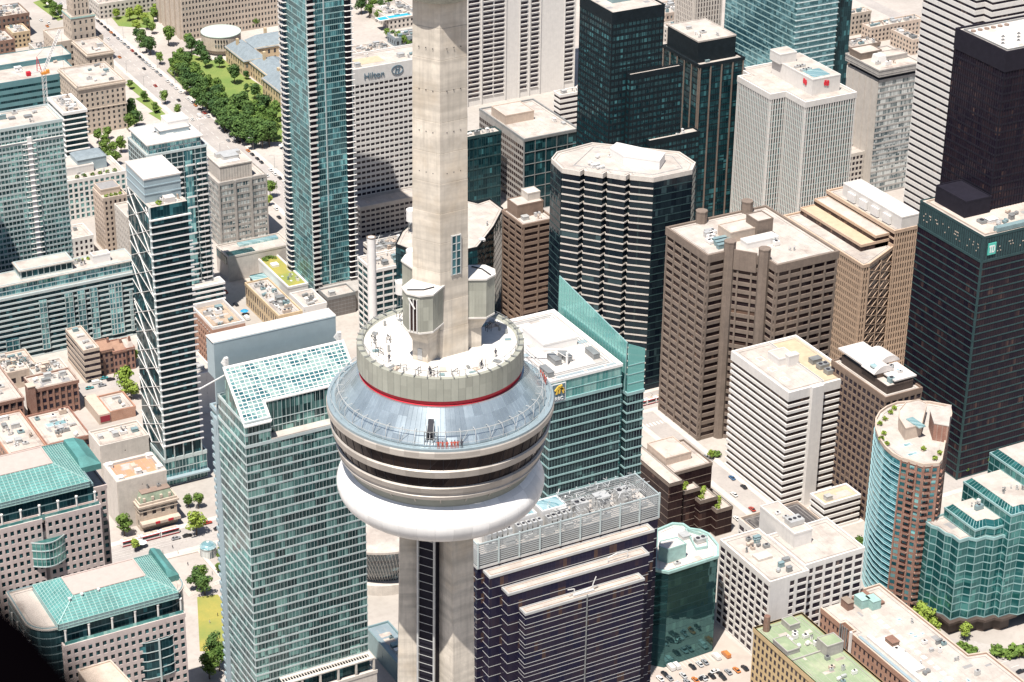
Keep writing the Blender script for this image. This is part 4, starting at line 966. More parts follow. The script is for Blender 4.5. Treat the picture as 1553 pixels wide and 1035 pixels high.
# ---- dark stepped black tower and its neighbour
s_blk=ST(fh=3.7,bw=2.6,sp=.42,ds=.06,pw=.5,dp=.12,glass='glass_teal_dark',wall='black_granite',core='black_granite')
z=zb(929,22,395)
r,p,z=B('office_tower','black stepped tower with three descending pale roof terraces at the top centre',929,22,z,1008,880,st=s_blk,nclut=0,rf='roof_pale',cap=6)
Y=p[0][1];penthouse(r,sub(p,.28,.45,.78,.85),z,z+4,'teal_metal','teal_metal')
for (px,py,XR,XL,sd) in((956,116,1035,944,1),(985,216,1061,974,2)):
    z2=zy(px,py,Y-(3.5*sd));q=rect(px,py,z2,XR,None,3.5*sd-.05);facade(r,q,0,z2,s_blk,cap=2.4);roof(r,q,z2,'roof_pale');FOOT.append(('blk%d'%sd,q,z2));e=q[1]
    clutter(r,R4(q[0][0]+ (q[1][0]-q[0][0])*.5,q[0][1]-1,q[1][0],q[2][1]+1),z2,3,(0,1),seed=50+sd,smin=1.2,smax=2.2,mat='white_paint')
r,p,z=B('office_tower','dark tower with vertical metal strips and a flat-topped black plant cap',1061,101,None,1128,1006.6,base=345,st=ST(fh=3.7,bw=7.5,sp=.2,ds=.05,pw=.8,dp=.5,glass='glass_teal_dark',wall='black_granite',pier='conc_brown',core='black_granite'),nclut=4,seed=8)
q=sub(p,.05,.12,.9,.97);m=MB();m.prism(q,z,z+13);m.build('plant_cap','black_granite',r);m=MB();m.prism(offset(q,-.3,True),z+13,z+13.1);m.strip(q,-.4,.1,z+12.6,z+13.5,True);m.build('roof','roof_pale',r);clutter(r,q,z+13.1,5,(0,1,3),seed=9,smin=1.5,smax=4)
# blue glass tower top right
x0,y0=at(1193,205,0);w=wx(1193,205,0,1256);d=wy(1193,205,0,1092);p=R4(x0,y0,x0+w,y0+d);FOOT.append(('blue',p,150))
r=building('office_tower','blue-green glass tower with pale floor lines behind the white grid tower',p,165,ST(fh=3.9,bw=1.6,sp=.20,ds=.08,glass='glass_blue',wall='mullion_teal',core='glass_blue'),'office tower',nclut=0)
m=MB()
for f in range(1,42):m.strip([p[0],p[1]],.1,1.3,f*3.9,f*3.9+.35)
m.build('sun_shelf','mullion_pale',r)
m=MB();m.prism(R4(x0+w,y0+6,x0+w+16,y0+40),0,150);m.build('rear_wing','glass_teal_dark',r)
x0,y0=at(1060,100,0);B('office_tower','slim pale ribbed tower cut off by the top edge',1055,-25,zb(1055,-25,110),1097,None,d=24,st=ST(fh=3.6,bw=2.2,sp=.25,ds=.1,pw=1.1,dp=.5,glass='glass_dark',wall='conc_pale'),nclut=0)
# ---- blocks between shaft and black tower
B('office_building','dark glass office block with white roof edge right of the shaft',640,228,None,706,d=30,base=340,st=ST(fh=5.2,bw=2.6,sp=.16,ds=.2,glass='glass_teal_dark',wall='teal_steel'),cat='office building',nclut=3,seed=60)
B('office_building','dark glass low office with pale machinery roof directly right of the shaft',700,212,None,760,712,base=325,st=ST(fh=6.4,bw=2.6,sp=.13,ds=.2,pw=.15,dp=.2,glass='glass_teal_dark',wall='teal_steel'),cat='office building',nclut=5,seed=61)
r,p,z=B('office_building','flat-roofed block with lattice side wall and a brown rooftop box',795,213,None,877,728,base=322,st=ST(fh=8,bw=8,sp=.05,ds=.3,pw=.25,dp=.4,glass='glass_teal_dark',wall='metal_grey'),cat='office building',nclut=2,seed=62)
penthouse(r,sub(p,.05,.48,.58,.80),z,z+5.5,'conc_tan','roof_pale');a,b=p[3],p[0];L=math.dist(a,b);m=MB();m.wallbox(a,b,.1,L-.1,.1,.5,0,z-.7);m.build('side_wall','conc_grey',r)
m=MB()
for k in range(24):
    for zz in range(4,int(z)-3,4):
        u=L*(k+.5)/24;m.wallbox(a,b,u-.9,u+.9,.5,.53,zz,zz+2.2)
m.build('side_windows','glass_bronze',r)
B('office_building','small white banded office beside the black tower',850,146,None,890,844,base=205,st=ST(fh=4,bw=2,sp=.5,ds=.4,glass='glass_dark',wall='conc_white'),cat='office building',nclut=2)
r,p,z=B('office_building','brown banded office block just left of the sawtooth tower',793,343,None,840,763,base=505,st=ST(fh=3.7,bw=8,sp=.48,ds=.35,pw=.8,dp=.5,glass='glass_bronze',wall='granite_brown'),cat='office building',nclut=3,seed=63)
penthouse(r,sub(p,.1,.45,.95,.95),z,z+7,'granite_brown','roof_pale');penthouse(r,sub(p,.55,.62,.95,.95),z+7,z+11,'conc_pale','roof_white')
# sawtooth tower
def sawt():
    z=zb(991,272,592);A=at(853,258,z);Bp=at(991,272,z);pts=[]
    n=4;dx=(Bp[0]-A[0])/n;dy=(Bp[1]-A[1])/n
    front=[]
    for i in range(n):
        ax,ay=A[0]+dx*i,A[1]+dy*i;bx,by=A[0]+dx*(i+1),A[1]+dy*(i+1)
        front.append((ax,ay))
        # long face then short return
        ux,uy=dx,dy;L=math.hypot(ux,uy);nx,ny=uy/L,-ux/L
        if nx*A[0]+ny*A[1]>0:nx,ny=-nx,-ny
        if i<n-1:front.append((ax+ux*.80+nx*1.4,ay+uy*.80+ny*1.4)); front.append((ax+ux*.93-nx*2.2,ay+uy*.93-ny*2.2))
    front.append(Bp)
    rest=[at(*q,z) for q in((1049,260),(1054,249),(1030,233),(898,219),(845,233),(837,243))]
    po=front+rest;ar=sum(po[i][0]*po[(i+1)%len(po)][1]-po[(i+1)%len(po)][0]*po[i][1] for i in range(len(po)))
    if ar<0:po=po[::-1]
    FOOT.append(('saw',po,z))
    r=building('office_tower','dark tower with white-striped sawtooth front and a pale angular roof',po,z,ST(fh=3.9,bw=1.5,sp=.19,ds=.26,glass='glass_saw',wall='conc_pale',core='glass_saw'),'office tower',rf='roof_pale',nclut=0,cap=1.6)
    # dark smooth walls on the two plain sides
    m=MB()
    for i in range(len(po)):
        a,b=po[i],po[(i+1)%len(po)];L=math.dist(a,b)
        n=((b[1]-a[1])/L,-(b[0]-a[0])/L)
        mx,my=(a[0]+b[0])/2,(a[1]+b[1])/2
        q0=pj(a[0],a[1],z);q1=pj(b[0],b[1],z)
        if (min(q0[0],q1[0])>988 or max(q0[0],q1[0])<856) and n[0]*mx+n[1]*my<0:
            m.wallbox(a,b,.0,L-.0,.05,.62,0,z-1.7)
            k=MB()
            for f in range(int((z-3)/3.9)):k.wallbox(a,b,0,L,.62,.70,3+f*3.9,3.45+f*3.9)
            k.build('floor_lines','teal_steel',r)
    m.build('side_glazing','glass_saw',r)
    q=P(z,[(925,238),(945,250),(1000,258),(1008,246),(935,230)]);penthouse(r,q,z,z+4.5,'white_paint','roof_white')
    clutter(r,P(z,[(860,252),(925,262),(930,232),(880,226)]),z,5,(0,1,3,2),seed=12,mat='white_paint');m=MB()
    q2=offset(po,-3,True) if False else P(z,[(870,252),(990,266),(1035,256),(1020,238),(900,224)]);m.strip(q2,-.1,.1,z,z+.5,True);m.build('roof_rail_track','metal_pale',r)
sawt()
# white angular roofed hall between chimney and brown block
po=P(58,[(600,372),(610,352),(650,318),(700,303),(725,309),(743,303),(763,318),(749,345),(736,362),(724,377),(690,385),(640,388)]);FOOT.append(('hall',po,58))
building('office_building','dark angular building with broad white many-sided roof behind the shaft foot',po,58,ST(fh=4.2,bw=2.2,sp=.12,ds=.06,glass='glass_teal_dark',wall='black_granite'),'office building',rf='roof_pale',nclut=3,seed=70)
r,p,z=B('office_building','narrow white office block wrapped round the slender chimney',566,412,None,640,543,base=530,st=ST(fh=3.6,bw=5.5,sp=.30,ds=.3,pw=.5,dp=.35,mode='ribbon',glass='glass_teal_dark',wall='conc_white'),cat='office building',nclut=8,seed=71,kinds=(0,1,3))
r,p,z=B('office_building','white block crowded with rooftop pipes left of the shaft',573,388,None,640,552,base=500,st=ST(fh=3.6,bw=2.6,sp=.5,ds=.3,glass='glass_dark',wall='conc_pale'),cat='office building',nclut=10,seed=72,kinds=(0,1,2,3))
rr=random.Random(77);m=MB();x0,y0=p[0]
for i in range(60):
    a=(x0+rr.uniform(0,22),y0+rr.uniform(1,16),z+rr.uniform(.3,4.5));b=(a[0]+rr.uniform(-5,5),a[1]+rr.uniform(-3,3),z+rr.uniform(.3,5));m.bar(a,b,.13)
m.build('pipework','metal_pale',r)
zc=zb(563,360,562);x,y=at(563,360,zc)
r=thing('chimney','slender white round chimney standing beside the pod','chimney',(x,y,0));m=MB();m.cyl(x,y,2.5,0,zc,24,2.2);m.build('flue','white_paint',r,smooth=False);m=MB();m.lathe(x,y,[(2.25,zc-.3),(2.45,zc+.1),(1.7,zc+.2),(1.65,zc-1.5)],24);m.build('rim','conc_brown',r);m=MB();m.cyl(x,y,1.64,zc-1.2,zc-1.0,20);m.build('flue_mouth','dark_metal',r)
for k,(px,py,zz,lab) in enumerate(((624,332,66,'white water tank on a frame, highest of three beside the shaft'),(624,394,66,'white water tank on a frame, middle of three beside the shaft'),(608,442,66,'white water tank on a frame, lowest of three beside the shaft'))):
    x,y=at(px,py,zz);r=thing('water_tank',lab,'tank',(x,y,zz),'white tanks beside the shaft');m=MB();m.cyl(x,y,2.8,zz-1,zz+5.4,20);m.cyl(x,y,2.8,zz+5.4,zz+6.0,20,1.6);m.build('tank','white_paint',r)
    m=MB()
    for i in range(6):
        t=i*math.pi/3;t2=(i+1)*math.pi/3
        m.bar((x+1.8*math.cos(t),y+1.8*math.sin(t),zz),(x+1.9*math.cos(t),y+1.9*math.sin(t),zz-8),.12);m.bar((x+1.8*math.cos(t),y+1.8*math.sin(t),zz-.3),(x+1.9*math.cos(t2),y+1.9*math.sin(t2),zz-4),.08)
    m.build('frame','metal_grey',r)
# ---- the glass-roofed tower in front (left of the pod)
def ritz():
    Z=175;x0,y0=at(371,645,Z);w=wx(371,645,Z,551);best=None
    for i in range(60):
        d=2+i*.5
        for j in range(60):
            dz=j*.5;a=pj(x0,y0+d,Z+dz);e=(a[0]-340)**2+(a[1]-560)**2
            if best is None or e<best[0]:best=(e,d,dz)
    _,d,dz=best;Yr=y0+d
    r=thing('hotel_tower','teal glass tower with sloping glazed roof left of the observation pod','hotel tower',(x0,y0,0))
    stl=ST(fh=3.35,bw=1.35,sp=.20,ds=.16,pw=.09,dp=.10,glass='glass_ritz',wall='mullion_pale',core='glass_ritz')
    zt=Z-9;yb=Yr+8;po=R4(x0,y0,x0+w,yb);FOOT.append(('ritz',R4(x0,y0,x0+w,yb+22),Z))
    facade(r,po,0,zt,stl,cap=.3)
    wn=wx(371,645,Z,410)
    facade(r,R4(x0,y0,x0+wn,yb-1),zt,Z,ST(**{**stl,'fh':4.5}),cap=.2)
    q=R4(x0+wn,y0+.31*d,x0+w,yb-1);m=MB();m.prism(q,zt,Z+dz*.31-.6);m.build('setback_wall','glass_ritz',r)
    mm=MB();a,b=q[0],q[1];L=math.dist(a,b)
    for k in range(int(L/1.6)):mm.wallbox(a,b,k*1.6,k*1.6+.12,0,.12,zt,Z+dz*.31-.6)
    for zz in (zt+2.8,zt+5.6):mm.wallbox(a,b,0,L,0,.14,zz,zz+.25)
    mm.build('mullions','mullion_pale',r)
    m=MB();m.prism(R4(x0+wn,y0+.05,x0+w,y0+.31*d),zt+.32,zt+.5);m.strip([(x0+wn,y0),(x0+w,y0)],-.1,.15,zt,zt+1.3);m.build('terrace','roof_pale',r)
    # sloping glazed roof
    sl=lambda t:Z+dz*t
    def slope(xa,xb,t0,t1,th=.3,up=.0):
        ya,ybb=y0+d*t0,y0+d*t1;m.hexa([(xa,ya,sl(t0)-th+up),(xb,ya,sl(t0)-th+up),(xb,ybb,sl(t1)-th+up),(xa,ybb,sl(t1)-th+up),(xa,ya,sl(t0)+up),(xb,ya,sl(t0)+up),(xb,ybb,sl(t1)+up),(xa,ybb,sl(t1)+up)])
    m=MB();slope(x0-.1,x0+wn,-.02,.31);slope(x0-.1,x0+w+.3,.31,1);m.build('glass_roof','glass_sky2',r)
    m=MB();n=int(w/1.75)
    for i in range(n+1):
        xx=x0+w*i/n;t0=-.02 if xx<x0+wn+.1 else .31
        slope(xx-.10,xx+.10,t0,1,.1,.18)
    k=int(math.hypot(d,dz)/1.35)
    for i in range(k+1):
        t=-.02+1.02*i/k;xe=x0+wn if t<.31 else x0+w
        slope(x0,xe,t-.005,t+.006,.1,.16)
    m.build('glazing_bars','white_paint',r)
    m=MB()
    slope(x0-.5,x0+.35,-.04,1.02,.5,.35);slope(x0+wn-.3,x0+wn+.3,-.04,.33,.5,.35);slope(x0-.4,x0+wn,-.05,-.02,.5,.35);slope(x0+wn,x0+w,.29,.32,.5,.35);slope(x0-.4,x0+w+.4,.985,1.02,.5,.36);slope(x0+w-.3,x0+w+.5,.31,1.02,.5,.35);m.build('roof_edge','white_paint',r)
    # west gable under the slope
    m=MB();m.face([(x0,y0,Z),(x0,y0+d,sl(1)),(x0,y0+d,zt)][::-1]);m.face([(x0,y0,Z),(x0,y0+d,zt),(x0,y0,zt)][::-1]);m.hexa([(x0+.02,Yr-.3,zt),(x0+w,Yr-.3,zt),(x0+w,Yr,zt),(x0+.02,Yr,zt),(x0+.02,Yr-.3,sl(1)-.3),(x0+w,Yr-.3,sl(1)-.3),(x0+w,Yr,sl(1)-.3),(x0+.02,Yr,sl(1)-.3)]);m.build('gable','glass_ritz',r)
    # rear block with tall blank screen
    ys=Yr+8;zs=zy(324,522,ys);xs=at(324,522,zs)[0];ws=wx(324,522,zs,509)
    q=R4(xs,ys,xs+ws,ys+16);z2=zt-4
    m=MB();m.box(xs,ys,z2,xs+ws,ys+.8,zs);m.box(xs,ys+.8,zs-14,xs+ws,ys+7,zs-.6);m.box(xs-.1,ys-.1,zs,xs+ws+.1,ys+7.2,zs+.25);m.build('roof_screen','screen_blue',r)
    m=MB();m.box(xs-.3,ys+.2,zs+.26,xs+ws+.3,ys+6.8,zs+.5);m.build('screen_cap','roof_white',r)
    q=R4(xs+1.5,yb+.02,xs+ws,yb+9);facade(r,q,0,z2+4,ST(**{**stl,'sp':.42,'ds':.5,'wall':'screen_blue'}),edges=[3],cap=.5);roof(r,q,z2+4,'roof_pale')
    m=MB();m.box(xs+.4,yb+1,0,xs+1.5,yb+5.5,z2+2);m.build('corner_pier','screen_blue',r)
    # window-cleaning crane on the roof
    cx=xs+ws*.62;cy=ys-3;m=MB();m.cyl(cx,cy,.5,z2,zs-11,8);m.bar((cx+6,cy,zs-10.6),(cx-26,cy,zs-11.2),.35);m.bar((cx-26,cy,zs-11.2),(cx-36,cy,zs-14.5),.25);m.bar((cx+6,cy,zs-10.6),(cx+17,cy,zs-9),.12);m.bar((cx,cy,zs-14),(cx-4,cy,zs-10.8),.3);m.build('roof_crane','white_paint',r)
    for xx in(x0+.6,x0+w-1.4):
        m=MB()
        for k in range(7):m.box(xx,Yr+.3+.0,sl(1)+k*.55,xx+1.2,Yr+1.0+ (7-k)*.5,sl(1)+.35+k*.55)
        m.build('stepped_fin','white_paint',r)
    zc=zy(560,1000,y0-5);xa=at(425,1030,zc)[0];xb=at(568,998,zc)[0];m=MB();m.box(xa,y0-5,zc-.5,xb,y0-3.6,zc);m.box(xa,y0-1.6,zc-.5,xb,y0-.3,zc);m.box(xb-1.2,y0-3.6,zc-.5,xb,y0-1.6,zc)
    for k in range(int((xb-xa)/1.1)):m.box(xa+k*1.1,y0-3.65,zc-.4,xa+k*1.1+.3,y0-1.55,zc-.1)
    for k in range(6):xx=xa+(xb-xa)*k/5;m.box(xx-.4 if k else xx,y0-4.9,zc-6,xx+.3,y0-4.2,zc-.5)
    m.build('terrace_pergola','conc_pale',r);m=MB();m.box(xa,y0-6,0,xb+.5,y0-.35,zc-6);m.box(xa,y0-6.2,zc-6.2,xb+.7,y0-5.8,zc-4.9);m.build('podium','conc_pale',r);m=MB();m.box(xa+1,y0-3,zc-6,xb-1,y0-2.6,zc-.6);m.build('terrace_glazing','glass_teal_dark',r)
ritz()
# ---- glass tower with triangular fin (right of the pod)
def rbc():
    Z=160;p=rect(835,580,Z,943,735);x0,y0=p[0];x1=p[1][0];yn=p[2][1];w=x1-x0;FOOT.append(('rbc',p,Z))
    r=thing('office_tower','teal-banded dark glass tower with a tall triangular glass fin and white roof','office tower',(x0,y0,0))
    stl=ST(fh=3.95,bw=1.3,sp=.16,ds=.28,pw=.07,dp=.08,glass='glass_rbc',wall='mullion_teal',core='glass_rbc')
    facade(r,p,0,Z-9,stl,cap=.3);m=MB();m.prism(p,Z-9,Z-.5);m.build('top_glazing','glass_green2',r)
    m=MB()
    for a,b in((p[3],p[0]),(p[0],p[1])):
        L=math.dist(a,b)
        for k in range(int(L/1.3)+1):m.wallbox(a,b,min(k*1.3,L-.1),min(k*1.3,L-.1)+.1,0,.1,Z-9,Z-.5)
    m.strip(p,-.1,.2,Z-4.7,Z-4.5,True);m.build('mullions','mullion_teal',r)
    m=MB();m.strip(p,-.5,.35,Z-.6,Z+.5,True);m.build('parapet','white_paint',r);roof(r,p,Z,'roof_white')
    m=MB();m.strip(offset(p,-3.4,True),-.12,.12,Z,Z+.5,True);m.strip(offset(p,-4.6,True),-.12,.12,Z,Z+.5,True);m.build('roof_rail_track','metal_pale',r)
    m=MB()
    for sk in((.12,.025,.5,.05),(.55,.025,.78,.05),(.82,.025,.95,.05),(.82,.42,.93,.47),(.02,.42,.1,.47)):m=MB();m.prism(sub(p,*sk),Z+.05,Z+.25);m.build('skylight','screen_blue',r)
    penthouse(r,sub(p,.30,.42,.78,.74),Z,Z+3.2,'white_paint','roof_white')
    for (u,v) in((.30,.26),(.46,.27),(.80,.22),(.06,.12)):
        c=sub(p,u,v,u+.1,v+.1)[0];hvac(r,c[0],c[1],Z,2.6,6.5,2.2,1,'metal_grey')
    c=sub(p,.40,.18,.5,.3)[0];m=MB();m.cyl(c[0],c[1],.5,Z,Z+5,10);m.bar((c[0]+3,c[1]+.5,Z+5.3),(c[0]-14,c[1]+12,Z+4.6),.32);m.bar((c[0],c[1],Z+3),(c[0]-3,c[1]+3,Z+5.2),.15);m.build('roof_crane','white_paint',r)
    # recessed glass slot and east bay
    xs=x1+wx(943,556,Z-6,951)*1.0;xe=x0+wx(835,580,Z,976)
    q=R4(x1,y0+2,xs,yn);facade(r,q,0,Z-13,ST(**{**stl,'glass':'glass_green2'}),edges=[0],cap=.3)
    q=R4(xs,y0-1,xe,yn-4);facade(r,q,0,Z-13,stl,edges=[0],cap=.3);FOOT.append(('rbce',q,Z))
    zN=zy(838,421,yn);zS=zy(965,520,y0-1)
    def fin(name,xa,xb,ya,za,yb_,zb_,z0):
        m=MB();m.hexa([(xa,ya,z0),(xb,ya,z0),(xb,yb_,z0),(xa,yb_,z0),(xa,ya,za),(xb,ya,za),(xb,yb_,zb_),(xa,yb_,zb_)]);return m.build(name,'fin_glass',r)
    f=fin('glass_fin',xs-.2,xs+.3,y0+.5,zS,yn,zN,Z-13);m=MB();L=yn-y0
    for k in range(24):
        y=y0+.5+(L-.5)*k/24;t=k/24;m.box(xs-.32,y,Z-13,xs-.2,y+.08,zS+(zN-zS)*t)
    m.bar((xs,y0+.5,zS),(xs,yn,zN),.22);m.bar((xs,y0+.5,zS),(xs-.6,y0+.3,Z-13),.2);m.build('fin_bars','mullion_teal',f)
    m=MB();xm=xe;m.hexa([(xs,y0-.9,Z-13),(xm,y0-.9,Z-13),(xm,y0-.4,Z-13),(xs,y0-.4,Z-13),(xs,y0-.9,zS),(xm,y0-.9,zS-3.5),(xm,y0-.4,zS-3.5),(xs,y0-.4,zS)]);m.build('glass_fin','fin_glass',r)
    m=MB()
    for k in range(4):m.box(xs,y0-1.05,Z-12.5+k*3.9,xm,y0-.88,Z-12.2+k*3.9)
    m.build('fin_bars','mullion_teal',r)
    # square emblem, upper left of the front
    a,b=p[0],p[1];m=MB();m.wallbox(a,b,.3,6.3,.12,.45,Z-8.7,Z-1.2);s=m.build('sign','sign_white',r)
    m=MB();m.wallbox(a,b,.6,6.0,.45,.52,Z-8.4,Z-1.5);m.build('sign_field','sign_dark',s);m=MB()
    for (u0,z0_,u1,z1_) in((1.6,-3.9,3.0,-2.3),(3.0,-2.3,4.6,-2.0),(2.6,-3.4,4.4,-3.0),(4.4,-3.0,5.5,-4.4),(2.6,-3.4,2.2,-5.4),(3.6,-3.3,3.4,-5.2),(4.8,-4.2,5.2,-5.4),(3.4,-2.7,5.3,-3.6)):
        m.bar((a[0]+u0,a[1]-.6,Z+z0_),(a[0]+u1,a[1]-.6,Z+z1_),.42)
    m.build('sign_lion','sign_gold',s);textobj('RBC',1.9,a,b,1.7,Z-8.0,'sign_white',r,'lettering',.55,.03)
rbc()
# ---- stepped navy tower in front
def navy():
    z3=133;x3,y3=at(797,932,z3);d3=wy(797,932,z3,788);e3=x3+wx(797,932,z3,977)
    y2=y3+d3;z2=zy(771,902,y2);x2=at(771,902,z2)[0];e2=x2+wx(771,902,z2,984);d2=wy(771,902,z2,761)
    y1=y2+d2;z1=zy(743,876,y1);x1=at(743,876,z1)[0];e1=x1+wx(743,876,z1,992);d1=wy(743,876,z1,733)
    y0=y1+d1;z0=zy(724,862,y0);x0=at(724,862,z0)[0];e0=x0+wx(724,862,z0,998);yb=y0+15.5
    r=thing('office_tower','dark navy glass tower stepping back in three tiers under a louvred roof screen','office tower',(x3,y3,0));FOOT.append(('navy',R4(x0,y3,e0,yb),z0))
    S1=ST(fh=3.9,bw=1.5,sp=.045,ds=.12,par=.35,glass='glass_navy',wall='metal_pale',core='glass_navy',bname='floor_lines')
    for k,(xa,ya,xb,ybk,zz) in enumerate(((x3,y3,e3,y2-.02,z3),(x2,y2,e2,y1-.02,z2),(x1,y1,e1,y0-.02,z1),(x0,y0,e0,yb,z0))):
        q=R4(xa,ya,xb,ybk);st_={**S1,'line':1} if k in(0,) else S1
        facade(r,q,0,zz,st_,cap=.55);roof(r,q,zz,'roof_pale')
        if k<3:
            m=MB();m.strip(offset(q,-1.0,True),-.06,.06,zz,zz+.3,True);m.build('roof_rail_track','conc_tan',r)
    m=MB()
    for u in(.51,):m.box(x3+(e3-x3)*u-.16,y3-.5,0,x3+(e3-x3)*u+.16,y3-.12,z3+.8)
    m.build('front_fin','metal_grey',r)
    # vertical fins and louvres of the roof enclosure
    zt=zy(724,827,y0);q=R4(x0,y0,e0,yb);m=MB()
    for k in range(int((zt-z0)/.75)):m.strip(q,-.06,.12,z0+.9+k*.75,z0+1.30+k*.75,True)
    m.build('roof_louvres','louvre_grey',r)
    m=MB();n=9
    for i in range(n+1):
        xx=x0+(e0-x0)*i/n;m.box(xx-.18,y0-.65,z0,xx+.18,y0-.1,zt+1);m.box(xx-.18,yb+.1,z0,xx+.18,yb+.6,zt+1)
    m.strip(q,-.12,.18,zt-.1,zt+.3,True);m.build('screen_posts','mullion_pale',r)
    zd=z0+(zt-z0)*.45;m=MB();m.box(x0+.6,y0+.6,z0+.05,e0-.6,yb-.6,zd);m.build('machinery_deck','roof_grey',r);z00=z0;z0=zd
    # machinery inside the enclosure
    rr=random.Random(6);m=MB()
    for i in range(330):
        a=(rr.uniform(x0+(e0-x0)*.42,e0-3),rr.uniform(y0+2,yb-2),z0+rr.uniform(1.5,7.5));k=rr.choice([(4,0,0),(0,3,0),(0,0,2),(2,1.5,1)]);m.bar(a,(a[0]+k[0]*rr.uniform(-1,1),a[1]+k[1]*rr.uniform(-1,1),a[2]+k[2]*rr.uniform(0,1)),.14)
    m.build('pipework','metal_pale',r)
    for i in range(3):
        xx=x0+5+i*11.5;m=MB();m.box(xx,y0+6.5,z0,xx+9.5,y0+13.5,z0+6.5)
        o=m.build('cooling_unit','white_paint',r);g=MB();g.prism(R4(xx+.5,y0+7,xx+9,y0+13),z0+6.5,z0+7.2,taper=R4(xx+1.5,y0+8,xx+8,y0+12));g.build('glass_top','glass_sky',o)
        for j in range(5):hvac(r,xx+1+j*2,y0+4.2,z0,1.4,2.6,5.5,0,'metal_pale')
    for i in range(9):hvac(r,x0+6+i*7.4,y0+2.4,z0,3.4,1.6,RC.uniform(1.5,3.5),(0,1,2)[i%3],'metal_pale')
    for i in range(4):hvac(r,x0+(e0-x0)*(.5+.12*i),y0+8,z0,5,4,5.5,(1,0)[i%2],'metal_pale')
    # window-cleaning cradle
    m=MB();xx=x3+(e3-x3)*.42;yy=y3+2;zz=z3+.2;m.box(xx,yy-.4,zz,xx+8,yy+.4,zz+.5);m.bar((xx,yy,zz+.5),(xx+8,yy,zz+1.7),.12);m.bar((xx+.4,yy,zz),(xx+.4,yy,zz+2.6),.22);m.bar((xx+.4,yy,zz+2.6),(xx-2.4,yy-.5,zz+3.4),.2);m.bar((xx+7.6,yy,zz),(xx+7.6,yy,zz+2.4),.22);m.bar((xx+7.6,yy,zz+2.4),(xx+8.4,yy-.5,zz+5.4),.2);m.build('cleaning_cradle','white_paint',r)
    m=MB();xx=x2+(e2-x2)*.72;zz=z2+.2;yy=y2+1.6;m.bar((xx,yy,zz),(xx,yy,zz+1.7),.2);m.bar((xx,yy,zz+1.7),(xx+3.4,yy,zz+2.6),.18);m.bar((xx+3.4,yy,zz+2.6),(xx+7.6,yy,zz+2.4),.14);m.bar((xx+7.6,yy,zz),(xx+7.6,yy,zz+2.4),.18);m.build('cleaning_arm','white_paint',r)
navy()
# dark green glass block with the white roof
z=zb(1014,870,1013);po=P(z,[(993,866),(1014,870),(1089,846),(1089,829),(1075,812),(1062,806),(1046,804),(1036,797),(1020,796),(996,806)])
FOOT.append(('dk37',po,z));r=building('office_building','dark green mirror-glass block with a white roof edged in teal','x' and po,z,ST(fh=3.6,bw=1.8,sp=.05,ds=.03,pw=.06,dp=.04,glass='glass_mirror',wall='teal_steel',core='glass_mirror',par=.3),'office building',rf='roof_white',nclut=0,cap=.6)
m=MB();m.strip(po,-.6,.35,z-.2,z+1.0,True);m.build('parapet','copper_teal_pale',r);penthouse(r,P(z,[(998,850),(1012,855),(1040,846),(1026,836),(1000,842)]),z,z+6.5,'copper_teal_pale','roof_white');q=P(z,[(1040,806),(1072,816),(1072,832),(1056,835)]);m=MB();m.strip(q,-.2,.3,z,z+1.4,True);m.build('roof_curb','copper_teal_pale',r);x,y=at(1062,822,z);hvac(r,x,y,z,5,3,2.2,0);hvac(r,x-4,y+6,z,4,4,1.6,1);x,y=at(1027,856,z);hvac(r,x,y,z,3,1.4,1.2,0)
# stepped dark brown block
def stepped():
    z1=zb(1015,737,822);x,y=at(1015,737,z1);r=thing('office_building','dark brown ziggurat office with planted terraces stepping down to the right','office building',(x,y,0))
    stl=ST(fh=3.9,bw=2,sp=.06,ds=.12,glass='glass_brown',wall='conc_brown',core='glass_brown')
    def bl(px,py,z,XR,XL=None,d=None,y1=None):
        q=rect(px,py,z,XR,XL,d)
        facade(r,q,0,z,stl,cap=.7);roof(r,q,z,'roof_dirty');m=MB();m.strip(q,-.5,.1,z,z+.9,True);m.build('parapet','roof_pale',r);FOOT.append(('zig',q,z));return q
    q0=bl(1015,737,z1,1036,945)
    q1=rect(1037,716,z1,1080,1015);zz=z1+.1
    facade(r,R4(q0[1][0],q1[0][1],q1[1][0],q1[2][1]+12),0,zz,stl,cap=.7);roof(r,R4(q0[1][0],q1[0][1],q1[1][0],q1[2][1]+12),zz,'roof_dirty')
    pq=R4(q0[0][0]+8,q0[0][1]+16,q1[1][0]-6,q0[0][1]+32);penthouse(r,pq,zz,zz+3.5,'conc_tan','roof_dirty')
    clutter(r,R4(q0[0][0]+2,q0[0][1]+34,q1[1][0]-4,q0[3][1]-2),z1,7,(0,1,3),seed=80,smin=2,smax=6)
    prev=q0
    for i,(px,py,XR) in enumerate(((1036,749,1062),(1062,763,1088),(1087,777,1111))):
        z=z1-4-7.0*i+ (0);z=zb(px,py,812+i*1)
        q=rect(px,py,z,XR,None,16+i*2);facade(r,q,0,z,stl,cap=.7);roof(r,q,z,'roof_dirty');m=MB();m.strip(q,-.5,.1,z,z+.9,True);m.build('parapet','roof_pale',r)
        for j in range(3):
            cx=q[0][0]+2+j*(q[1][0]-q[0][0]-4)/2;cy=q[0][1]+2.5+j*3;pb=MB();pb.box(cx-1,cy-1,z,cx+1,cy+1,z+.6);o=pb.build('planter','conc_tan',r);lf=leafball(cx,cy,z+1.3,1.3,60,81+i*3+j);lf.build('shrub','leaf_lime',o)
stepped()
